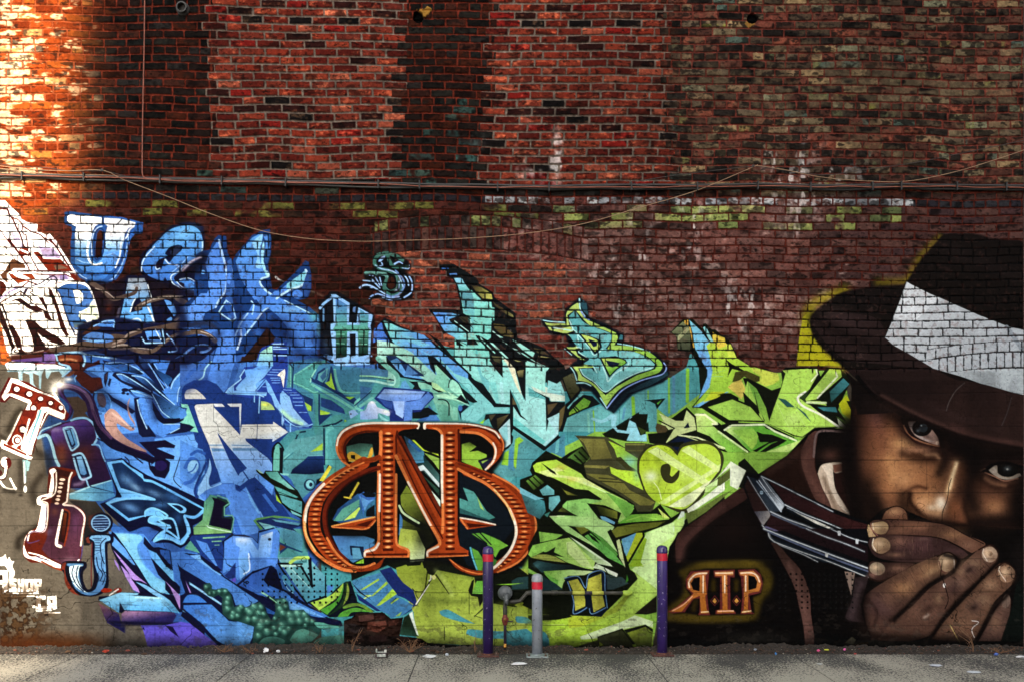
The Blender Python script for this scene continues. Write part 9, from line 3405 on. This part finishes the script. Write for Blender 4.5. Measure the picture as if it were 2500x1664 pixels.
# pavement slabs with open joints; joints where the photograph has them
YF=-.34
joints=[-6.9,-5.3]+[ground(px,py)[0].x for px,py in ((185,1601),(606,1601),(1020,1603),(1578,1596),(1942,1601))]+[3.95,5.4,7]
bm=bmesh.new()
for a,b in zip(joints,joints[1:]):
    add_box(bm,((a+b)/2,YF-.85,-.03),(b-a-.009,1.7,.06),.004); add_box(bm,((a+b)/2,YF-2.57,-.031),(b-a-.009,1.7,.06),.004)
tag(link('pavement',mesh_from(bm,'pavement'),ground_mat('concrete','a29c8c','1c1c1e',62,contrast=.92)),kind='structure')
bm=bmesh.new()
for j in joints: add_box(bm,(j,YF-1.7,-.024),(.03,3.4,.04))
tag(link('pavement_joint',mesh_from(bm,'pavement_joint'),node_mat('joint_dirt','2b2825',.95)),kind='structure')
# the strip of dirt between wall and pavement
rs=np.random.RandomState(4)
nx,ny=700,16
bm=bmesh.new(); vs=[]
ph=rs.rand(8)*6
for j in range(ny):
    for i in range(nx):
        x=-6.8+13.6*i/(nx-1); t=j/(ny-1); y=.03-(.03-YF+.02)*t
        z=-.012+.045*(1-t)**1.5*(.7+.5*math.sin(x*2.3+ph[0])*math.sin(x*.9+ph[1]))+(rs.rand()-.5)*.022*(1-t*.4)+.008*math.sin(x*17+ph[2]+j)
        vs.append(bm.verts.new((x,y,z)))
for j in range(ny-1):
    for i in range(nx-1): bm.faces.new((vs[j*nx+i],vs[(j+1)*nx+i],vs[(j+1)*nx+i+1],vs[j*nx+i+1]))
tag(link('gutter_dirt',mesh_from(bm,'gutter_dirt'),node_mat('dirt','33291f',.95,scale=40,col2='120e0b',spots=('6a4a34',60,.66))),kind='structure')
# grit lying in the strip and on the pavement: uncountable crumbs
def crumbs(name,n,col,seed,smin,smax,ylo,yhi,spots=None):
    r=random.Random(seed); bm=bmesh.new()
    for k in range(n):
        x=r.uniform(-5,5); y=r.uniform(ylo,yhi); s=r.uniform(smin,smax)*(1 if r.random()<.9 else 2)
        z=.018*(1-abs(y)/.34)+.004 if y>YF else .003
        mt=Matrix.Translation((x,y,z))@Matrix.Rotation(r.uniform(0,6),4,'Z')@Matrix.Rotation(r.uniform(-.6,.6),4,'X')@Matrix.Diagonal((s,s*r.uniform(.4,.9),s*r.uniform(.25,.6),1))
        bmesh.ops.create_icosphere(bm,subdivisions=1,radius=1,matrix=mt)
    return tag(link(name,mesh_from(bm,name),node_mat(name,col,.9,scale=30,col2=spots)),kind='stuff')
crumbs('gravel_crumbs',1500,'4a3f35',1,.003,.012,-.36,-.02,'1a1512')
crumbs('paint_flakes',320,'9a9688',2,.002,.006,-.40,-.04,'6a5a50')
crumbs('brick_crumbs',240,'7c4432',3,.003,.009,-.34,-.02,'4a2a20')

crumbs('dead_leaves',260,'4a3420',5,.006,.016,-.36,-.05,'2c1c10')
crumbs('pavement_grit',500,'3a3632',6,.002,.006,-1.5,-.36,'6a655c')
# ------------------------------------------------------------ bollards
PURP=node_mat('purple_paint','2c1c52',.38,scale=9,col2='1e1240',bump=.12,spots=('8a86a0',45,.665))
GREYP=node_mat('grey_paint','8b9199',.42,scale=8,col2='6f757d',bump=.12,spots=('3e3a38',45,.66))
REDB=node_mat('red_band','c01030',.35,scale=20,col2='a00c28',bump=.05)
RUST=node_mat('rusty_steel','5a3328',.8,scale=30,col2='3a1f18',bump=.5,spots=('7a4a34',50,.6))
GALV=node_mat('galvanised_plate','8f9a98',.55,metal=.2,scale=25,col2='6a7472',bump=.3,spots=('3a2a24',60,.66))
CAPP=node_mat('purple_cap','382a66',.16,scale=14,col2='261a4a',bump=.03)
CAPG=node_mat('grey_cap','8f969b',.3,scale=14,col2='777d82',bump=.05)
BOLT=node_mat('bolt_steel','6a5a50',.6,metal=.4,scale=60,col2='3a2c26')
def make_bollard(label,post,cap,plate):
    t=empty('bollard',(0,0,0),label,'bollard','steel bollards along the foot of the wall')
    bm=bmesh.new(); add_lathe(bm,[(.0425,.012),(.0425,.8),(.0415,.803)],seg=28); p=link('post',mesh_from(bm,'post'),post,t,True)
    bm=bmesh.new(); add_lathe(bm,[(.0435,.765),(.0445,.77),(.0445,.822),(.0435,.826)],seg=28); link('reflective_band',mesh_from(bm,'band'),REDB,t)
    bm=bmesh.new(); add_lathe(bm,[(.046,.826),(.0465,.832),(.0465,.848),(.0445,.854),(.0445,.862),(.0415,.872),(.035,.881),(.024,.888),(.01,.891),(.001,.8915)],seg=28); link('cap',mesh_from(bm,'cap'),cap,t,True)
    bm=bmesh.new(); add_box(bm,(0,0,.008),(.178,.178,.012),.003); pl=link('base_plate',mesh_from(bm,'base_plate'),plate,t)
    bm=bmesh.new(); add_lathe(bm,[(.052,.0135),(.048,.02),(.0435,.024)],seg=24); link('weld',mesh_from(bm,'weld'),plate,pl,True)
    for sx in (-1,1):
        for sy in (-1,1):
            bm=bmesh.new(); add_lathe(bm,[(.011,.0138),(.011,.022),(.006,.024),(.006,.031),(.001,.032)],c=(sx*.068,sy*.068,0),seg=6)
            b=link('bolt',mesh_from(bm,'bolt'),BOLT,pl)
    return t
def place(t,px,py,scale_z=1):
    p,s=ground(px,py); t.location=(p.x,p.y,.0005)
    for ch in t.children:
        ch.scale=(1,1,1)
    return t
def move_top(t,dz):                          # a longer or shorter post
    for ch in t.children:
        if ch.name.startswith('post'):
            for vv in ch.data.vertices:
                if vv.co.z>.5: vv.co.z+=dz
        elif not ch.name.startswith('base'):
            for vv in ch.data.vertices: vv.co.z+=dz
b1=place(make_bollard('dark purple bollard with red band standing left of the gas meter pipe',PURP,CAPP,RUST),1191.5,1600)
b2=place(make_bollard('short grey bollard with rounded grey cap and red band',GREYP,CAPG,GALV),1311.5,1601.5)
b3=place(make_bollard('purple bollard with red band in front of the painted black coat',PURP,CAPP,RUST),1616.5,1598)
move_top(b1,0.008); move_top(b2,-.215); move_top(b3,.012)
PURP2=node_mat('purple_paint_worn','38266a',.4,scale=9,col2='281a50',bump=.12,spots=('9a96ac',42,.655))
for ch in b3.children:
    if ch.name.startswith('post'): ch.data.materials[0]=PURP2

# ------------------------------------------------------------ gas service pipe
BLK=node_mat('black_pipe','23221f',.6,scale=18,col2='3a382c',bump=.4)
GRY=node_mat('regulator_grey','5a5e60',.5,metal=.1,scale=20,col2='3c4042',bump=.3,spots=('8a8e8c',40,.62))
REDV=node_mat('red_valve','7a2a1c',.6,scale=30,col2='4a1a14',bump=.4)
PIPP=node_mat('purple_pipe','2c2036',.55,scale=20,col2='1c1424',bump=.2)
BRASS=node_mat('brass','b8843c',.35,metal=.7,scale=30,col2='7a5424')
MUST=node_mat('mustard_paint','b4b440',.6,scale=20,col2='94983a',bump=.3)
LIME=node_mat('lime_paint','9cb83a',.6,scale=20,col2='86a034',bump=.3)
gp=empty('gas_pipe',(WX(1233),-.09,0),'gas service riser with round grey regulator and pipe along the wall','gas pipe')
def gpart(name,mat,fn,parent=None,smooth=True):
    bm=bmesh.new(); fn(bm)
    bmesh.ops.translate(bm,verts=bm.verts[:],vec=-gp.location)
    return link(name,mesh_from(bm,name),mat,parent or gp,smooth)
S_=.991
def PX(px,py,y=-.09): return Vector(((px-1250)*K*S_+CAMX*(1-S_)+ (1-S_)*0,y,CAMZ+(HZ-py)*K*S_))
gx=PX(1233,1448).x
reg=gpart('regulator',GRY,lambda bm: add_lathe(bm,[(.010,.03),(.052,.025),(.060,.018),(.062,.008),(.062,-.006),(.058,-.010),(.056,-.02),(.045,-.028),(.032,-.034),(.022,-.038),(.001,-.039)],axis='Y',c=PX(1233,1446,-.10)))
def outlet(bm):
    p=PX(1236,1448,-.14); add_tube(bm,[p,p+Vector((.0,-.012,-.012)),p+Vector((0,-.016,-.05)),p+Vector((0,-.012,-.085))],[.017,.02,.02,.017],14)
gpart('vent_spout',GRY,outlet,reg)
gpart('riser_pipe',PIPP,lambda bm: add_tube(bm,[(gx,-.09,-.01),(gx,-.09,PX(0,1470).z)],.0125,14))
gpart('union',BLK,lambda bm: add_lathe(bm,[(.014,PX(0,1500).z),(.019,PX(0,1497).z),(.019,PX(0,1482).z),(.016,PX(0,1480).z),(.016,PX(0,1468).z),(.013,PX(0,1466).z)],c=(gx,-.09,0),seg=10))
vz=PX(0,1512).z
val=gpart('valve',REDV,lambda bm: (add_lathe(bm,[(.014,vz-.045),(.02,vz-.043),(.02,vz-.028),(.024,vz-.02),(.028,vz),(.024,vz+.02),(.02,vz+.028),(.02,vz+.044),(.014,vz+.046)],c=(gx,-.09,0),seg=10),
   add_lathe(bm,[(.012,-.028),(.012,.03),(.001,.031)],axis='X',c=(gx,-.09,vz+.006),seg=10)))
gpart('valve_stem',BRASS,lambda bm: add_lathe(bm,[(.011,-.125),(.008,-.118),(.008,-.10)],axis='Y',c=(gx,0,vz+.008),seg=8),val)
gpart('valve_handle',BLK,lambda bm: add_box(bm,(gx+.04,-.1,vz-.012),(.05,.008,.012),.003),val,False)
gpart('brass_fitting',BRASS,lambda bm: add_lathe(bm,[(.013,.012),(.016,.016),(.016,.03),(.0135,.034),(.0135,.05)],c=(gx,-.09,0),seg=8))
pts=[PX(1243,1468,-.085),PX(1258,1468,-.08),PX(1270,1466,-.075),PX(1280,1455,-.07),PX(1287,1447,-.07),PX(1300,1446,-.07)]
gpart('elbow_pipe',BLK,lambda bm: add_tube(bm,pts,[.020,.0185,.0175,.0175,.019,.021],14))
gpart('main_pipe',BLK,lambda bm: add_tube(bm,[PX(1298,1446,-.07),PX(1398,1446.5,-.07)],.0155,14))
gpart('coupling',BLK,lambda bm: add_lathe(bm,[(.0165,PX(1346,0).x),(.021,PX(1347,0).x),(.021,PX(1361,0).x),(.0165,PX(1362,0).x)],axis='X',c=(0,-.07,PX(0,1446).z),seg=14))
gpart('mustard_pipe',MUST,lambda bm: add_tube(bm,[PX(1398,1446.5,-.07),PX(1428,1446.6,-.07)],.0158,14))
gpart('dark_pipe',PIPP,lambda bm: add_tube(bm,[PX(1428,1446.6,-.07),PX(1446,1446.7,-.07)],.0157,14))
gpart('mustard_pipe',MUST,lambda bm: add_tube(bm,[PX(1446,1446.7,-.07),PX(1474,1446.8,-.07)],.0158,14))
gpart('main_pipe',BLK,lambda bm: add_tube(bm,[PX(1474,1446.8,-.07),PX(1524,1447,-.07)],.0155,14))
gpart('end_cap',LIME,lambda bm: add_tube(bm,[PX(1521,1447,-.07),PX(1524,1447,-.07),PX(1534,1448,-.065),PX(1540,1447,-.05),PX(1541,1446,-.01)],[.017,.024,.025,.022,.016],14))
for cx in (1310,1500): gpart('pipe_clip',BLK,lambda bm: add_box(bm,PX(cx,1446,-.036),(.02,.066,.012),.002),None,False)

# ------------------------------------------------------------ cables and cords on the wall
CBK=node_mat('black_cable','141311',.5,scale=30,col2='201c18')
COP=node_mat('copper_red_cable','8a4a34',.55,scale=20,col2='6a3626')
TAN=node_mat('tan_cord','9a7a5c',.7,scale=20,col2='7c604a')
THN=node_mat('dark_cord','2a221d',.7,scale=20)
def spline(P,n=8):
    P=[np.array(p,float) for p in P]; out=[]
    for i in range(len(P)-1):
        p0=P[max(i-1,0)];p1=P[i];p2=P[i+1];p3=P[min(i+2,len(P)-1)]
        for k in range(n):
            t=k/n; out.append(.5*((2*p1)+(-p0+p2)*t+(2*p0-5*p1+4*p2-p3)*t*t+(-p0+3*p1-3*p2+p3)*t**3))
    out.append(P[-1]); return out
def cable(label,pts,rad,mat,y=-.03,cat='cable',seg=8,group=None):
    P=spline([(WX(a),y if len(q)==0 else q[0],WZ(b)) for a,b,*q in pts])
    bm=bmesh.new(); add_tube(bm,P,rad,seg)
    o=link('cable' if cat=='cable' else 'cord',mesh_from(bm,'cable'),mat,None,True)
    return tag(o,label,cat,group)
def line(offs,n=42,j=1.0,seed=0,x0=-80,x1=2580):
    r=random.Random(seed); base=[(0,431),(250,436),(400,441),(800,450),(1200,458),(1340,460),(1500,457),(1700,458),(1850,455),(2000,459),(2200,456),(2500,459)]
    bx=[p[0] for p in base]; byy=[p[1] for p in base]
    return [(x,float(np.interp(x,bx,byy))+offs+r.uniform(-j,j)) for x in np.linspace(x0,x1,n)]
c1=cable('thick black cable running the whole wall, upper of the clipped bundle',line(-3,seed=1,j=.7),.0115,CBK,-.032)
c2=cable('thick black cable sagging along the underside of the bundle',line(5,seed=2,j=2.2),.0105,CBK,-.028)
c3=cable('thin black cable twisting in front of the thick ones',line(1,seed=3,j=3.5),.006,CBK,-.046)
c4=cable('rust red cable along the front of the black bundle',[(-80,430),(0,430)]+[(x,y) for x,y in line(2,seed=4,j=2.2,x0=60,x1=2580,n=40)],.0048,COP,-.052)
bm=bmesh.new()
cable('copper coloured conduit dropping down the wall then bending right along the bundle',[(357,-80),(357,0),(356,100),(354,200),(352,300),(351,400),(352,430),(360,438),(380,440),(480,443),(600,446),(760,449),(900,452)],.0052,COP,-.045)
cable('tan cord hanging in a long sag below the black bundle',[(-80,398),(0,408),(90,418),(170,421),(255,420),(310,444),(420,486),(520,526),(640,566),(760,586),(880,592),(980,590),(1130,585),(1280,573),(1420,550),(1560,510),(1700,468),(1835,412),(1850,409),(1920,420),(2000,436),(2100,445),(2210,446),(2320,425),(2420,395),(2500,368),(2590,335)],.0030,TAN,-.05,'cord')
cable('thin dark cord sloping up to the nail and on to the right edge',[(1560,445),(1640,432),(1730,421),(1835,410),(1900,418),(2010,430),(2100,418),(2220,402),(2330,380),(2420,362),(2500,345),(2590,325)],.0032,THN,-.04,'cord')
cable('thin dark cord drooping above the bundle at the left end',[(-80,395),(0,403),(60,410),(120,413),(180,421),(255,421),(330,436),(420,440)],.0035,THN,-.035,'cord')
cable('brown cord lying under the tan one at the left end',[(-80,413),(0,414),(80,423),(150,428),(260,430),(380,437)],.0035,TAN,-.03,'cord')
CLIP=node_mat('clip','1a1816',.6)
def clip_bm(bm,c):
    add_box(bm,Vector(c)+Vector((0,-.035,0)),(.012,.07,.075),.003)
r=random.Random(5); first=None
for x in (60,210,395,545,700,925,1025,1215,1340,1540,1700,1847,1975,2125,2195,2330,2450):
    bx=line(1,n=60,j=0)
    yv=float(np.interp(x,[p[0] for p in bx],[p[1] for p in bx]))
    if first is None:
        bm=bmesh.new(); clip_bm(bm,(0,0,0)); first=link('cable_clip',mesh_from(bm,'cable_clip'),CLIP); o=first
    else: o=first.copy(); COL.objects.link(o)
    o.location=(WX(x),0,WZ(yv)); tag(o,'small black clip wrapped over the cable bundle on the bricks','cable clip','clips holding the cable bundle')
for px,py,lb_ in ((255,420,'dark nail holding the tan cord at the left'),(1835,410,'dark nail holding the cords right of the red brick panel')):
    bm=bmesh.new(); add_lathe(bm,[(.006,0.02),(.006,-.06),(.012,-.062),(.012,-.066),(.001,-.067)],axis='Y',c=(WX(px),0,WZ(py)),seg=10)
    tag(link('nail',mesh_from(bm,'nail'),CLIP),lb_,'nail')
# stub of an old vent pipe, high on the left
vp=empty('vent_pipe',(WX(447),0,WZ(23)),'black pipe stub sticking out of the bricks at top left','pipe')
bm=bmesh.new(); seg=24; prof=[(.040,.02),(.040,-.05),(.046,-.052),(.046,-.062),(.034,-.064),(.034,.01)]
rings=[[bm.verts.new((math.cos(2*math.pi*k/seg)*a,h,math.sin(2*math.pi*k/seg)*a)) for k in range(seg)] for a,h in prof]
for q,s in zip(rings,rings[1:]):
    for k in range(seg): bm.faces.new((q[k],q[(k+1)%seg],s[(k+1)%seg],s[k]))
bmesh.ops.recalc_face_normals(bm,faces=bm.faces[:])
link('pipe_stub',mesh_from(bm,'pipe_stub'),node_mat('sooty_pipe','2a2a28',.6,scale=30,col2='15130f',bump=.4),vp)
bm=bmesh.new(); add_lathe(bm,[(.0335,.0),(.0335,-.008),(.001,-.008)],axis='Y',seg=24); link('dark_disc',mesh_from(bm,'dark_disc'),node_mat('inner_dark','0a0908',.9),vp)  # black disc stands in for the unlit inside of the open pipe
bm=bmesh.new(); add_lathe(bm,[(.058,.012),(.056,-.014),(.041,-.018)],axis='Y',seg=20); link('collar',mesh_from(bm,'collar'),node_mat('old_mortar','2c2926',.9,scale=40,bump=.6),vp)

# ------------------------------------------------------------ litter
def crumple(seed,s,flat=.5,n=2):
    r=random.Random(seed); bm=bmesh.new(); bmesh.ops.create_icosphere(bm,subdivisions=n,radius=1)
    for v_ in bm.verts:
        k=r.uniform(.55,1.15); v_.co=Vector((v_.co.x*k*s[0],v_.co.y*k*s[1],v_.co.z*k*s[2]))
    z=min(v_.co.z for v_ in bm.verts)
    for v_ in bm.verts: v_.co.z-=z
    return bm
def litter(name,px,py,size,col,label,cat,seed,z=None,var=.2):
    p,s=ground(px,py); k=K*s
    bm=crumple(seed,(size[0]*k/2,max(size[0],size[1])*k*.35,size[1]*k/2))
    o=link(name,mesh_from(bm,name),node_mat(name+str(seed),col,.8,scale=60,var=var,bump=.1)); 
    o.location=(p.x,p.y,.004 if p.y<YF else .022*(1-abs(p.y)/.34)+.004); o.rotation_euler=(0,0,random.Random(seed).uniform(-.4,.4))
    return tag(o,label,cat)
litter('crumpled_paper',649,1594,(16,13),'d8d8d8','crumpled white paper in the dirt below the green painted smoke','litter',1)
litter('paper_scrap',679,1594,(12,7),'c8c8c8','folded white scrap right of the crumpled paper','litter',2)
litter('paper_scrap',1048,1606,(34,9),'c4c6c4','torn pale paper lying on the pavement left of the purple bollard','litter',3)
litter('plastic_cup',1091,1601,(8,8),'b4bcc4','small pale crushed cup at the pavement edge','litter',4)
litter('paper_scrap',1266,1622,(44,5),'e0e0e0','spread of shredded white paper on the pavement between two bollards','litter',6)
litter('plastic_wrapper',2432,1600,(13,8),'4a64a8','crumpled blue wrapper near the right edge','litter',7)
litter('paper_scrap',2492,1607,(24,7),'dcdcdc','white paper scrap at the right edge of the picture','litter',8)
litter('plastic_wrapper',258,1594,(18,9),'a83a26','red crumpled wrapper at the foot of the grey wall','litter',9)
litter('plastic_wrapper',1998,1592,(11,6),'c8507c','small pink wrapper scrap in the dirt','litter',10)
litter('plastic_wrapper',2062,1590,(7,6),'d860a0','tiny pink wrapper right of the yellow strip','litter',11)
litter('plastic_wrapper',1894,1599,(5,8),'3a78b8','tiny blue wrapper at the pavement edge','litter',12)
litter('plastic_strip',2018,1590,(13,4),'c8c83a','yellow plastic strip in the dirt','litter',13)
litter('plastic_wrapper',2088,1598,(8,5),'a03a34','small red wrapper on the pavement edge at right','litter',14)
litter('paper_scrap',1845,1590,(10,5),'8a9098','grey paper scrap below the painted coat','litter',15)
litter('paper_scrap',2284,1626,(36,5),'b8bcc4','pale paint marks on the pavement at right, built as a flat scrap','litter',16)  # paint marks on the ground, modelled as a flat crumpled piece
litter('paper_scrap',2376,1642,(38,4),'c4c8cc','long white paper strip on the pavement at right','litter',17)
litter('paper_scrap',2000,1622,(16,4),'b4b4b0','small white scrap on the pavement','litter',18)
litter('broken_brick',312,1592,(14,6),'7a3a2a','small broken brick piece in the dirt at left','brick piece',19)
litter('broken_brick',1005,1593,(13,7),'8a4a34','orange broken brick piece beside the dry weed','brick piece',20)
litter('broken_brick',1432,1590,(12,5),'8a4434','broken brick piece right of the grey bollard','brick piece',21)
# squashed drink carton
p,s=ground(932,1605)
dc=empty('drink_carton',(p.x,p.y,.002),'squashed black and white drink carton at the pavement edge','litter')
bm=bmesh.new(); add_box(bm,(0,0,.022),(.095,.05,.044),.006)
for v_ in bm.verts: v_.co.x+=.25*v_.co.z*math.sin(v_.co.y*60); v_.co.z*=.8+.25*math.sin(v_.co.x*40)
link('carton_body',mesh_from(bm,'carton_body'),node_mat('carton_dark','3a2a2c',.5,scale=30,col2='1c1618'),dc)
bm=bmesh.new(); add_box(bm,(0,-.0285,.024),(.07,.003,.022),.001); add_box(bm,(.0,0,.046),(.08,.03,.004),.001); add_box(bm,(.03,-.005,.056),(.02,.02,.022),.004); add_box(bm,(-.042,.0,.058),(.012,.02,.03),.004)
link('carton_panel',mesh_from(bm,'carton_panel'),node_mat('carton_white','c8c8c0',.5,scale=50,col2='5a6a60'),dc)

# ------------------------------------------------------------ dry weeds
WEED=node_mat('dry_stalk','7a5a3c',.8,scale=30,col2='5a3a26')
def weed(px,py,h,n,spread,label,seed,lean=0):
    r=random.Random(seed); p,s=ground(px,py); t=empty('dry_weed',(p.x,p.y,.01),label,'weed')
    bm=bmesh.new()
    for k in range(n):
        a=r.uniform(-1,1); hh=h*r.uniform(.45,1); P=[]
        for i in range(7):
            q=i/6; P.append(Vector((a*spread*q+lean*q*q+r.uniform(-1,1)*.012*q,-.03*q*r.random()+r.uniform(-1,1)*.012*q,hh*q**.9)))
        add_tube(bm,P,[.0022*(1-.75*i/6)+.0004 for i in range(7)],5)
        if r.random()<.7:
            b=P[r.choice((3,4))]; e=b+Vector((r.uniform(-.06,.06),r.uniform(-.03,.01),r.uniform(.01,.06)))
            add_tube(bm,[b,(b+e)/2+Vector((0,0,.008)),e],[.0014,.001,.0004],5)
    link('stalks',mesh_from(bm,'stalks'),WEED,t)
    bm=bmesh.new()
    for k in range(n*4):
        x=r.uniform(-1,1)*spread*1.1+lean*.3; z=r.uniform(.0,h*.6); sz=r.uniform(.004,.011)
        mt=Matrix.Translation((x,r.uniform(-.04,.02),z))@Matrix.Rotation(r.uniform(0,6),4,(r.random(),r.random(),r.random()+.1))@Matrix.Diagonal((sz,sz*.4,.0006,1))
        bmesh.ops.create_icosphere(bm,subdivisions=1,radius=1,matrix=mt)
    link('leaves',mesh_from(bm,'leaves'),node_mat('dead_leaf','6a4a30',.8,scale=30,col2='4a2e1e'),t)
weed(1000,1594,.13,16,.13,'bushy dry brown weed at the foot of the broken plaster',1)
weed(860,1592,.20,5,.05,'tall thin dry weed left of the broken plaster',2,.05)
weed(1160,1594,.19,3,.015,'single upright dry stalk against the lime green paint',3)
weed(548,1594,.07,12,.10,'low dry weed at the corner of the purple and blue paint',4)
weed(780,1594,.08,7,.06,'sparse dry weed in front of the green painted rock',5)
weed(2376,1594,.22,5,.03,'dry yellowish vine leaning left over the painted hand',6,-.12)
weed(2440,1596,.06,10,.14,'flat tangle of dry stems near the right edge',7)
weed(610,1594,.05,6,.06,'tiny dry tuft under the green painted smoke',8)
# ------------------------------------------------------------ unseen block across the alley, added to shade the wall
L_=45.0; edge=WX(185)-SUN_DX*L_
ob=empty('shade_block',(edge+24,-L_-8,0),'tall plain unseen block across the street, added to shade the wall','building')
bm=bmesh.new(); add_box(bm,(0,0,16.5),(48,15.9,33))
for v_ in bm.verts:                         # side skewed along the sun's rays so the left strip stays lit
    if v_.co.y<0: v_.co.x+=2.5
link('block_body',mesh_from(bm,'block_body'),node_mat('pale_concrete','b8b0a4',.9,scale=.4,col2='a09888'),ob)
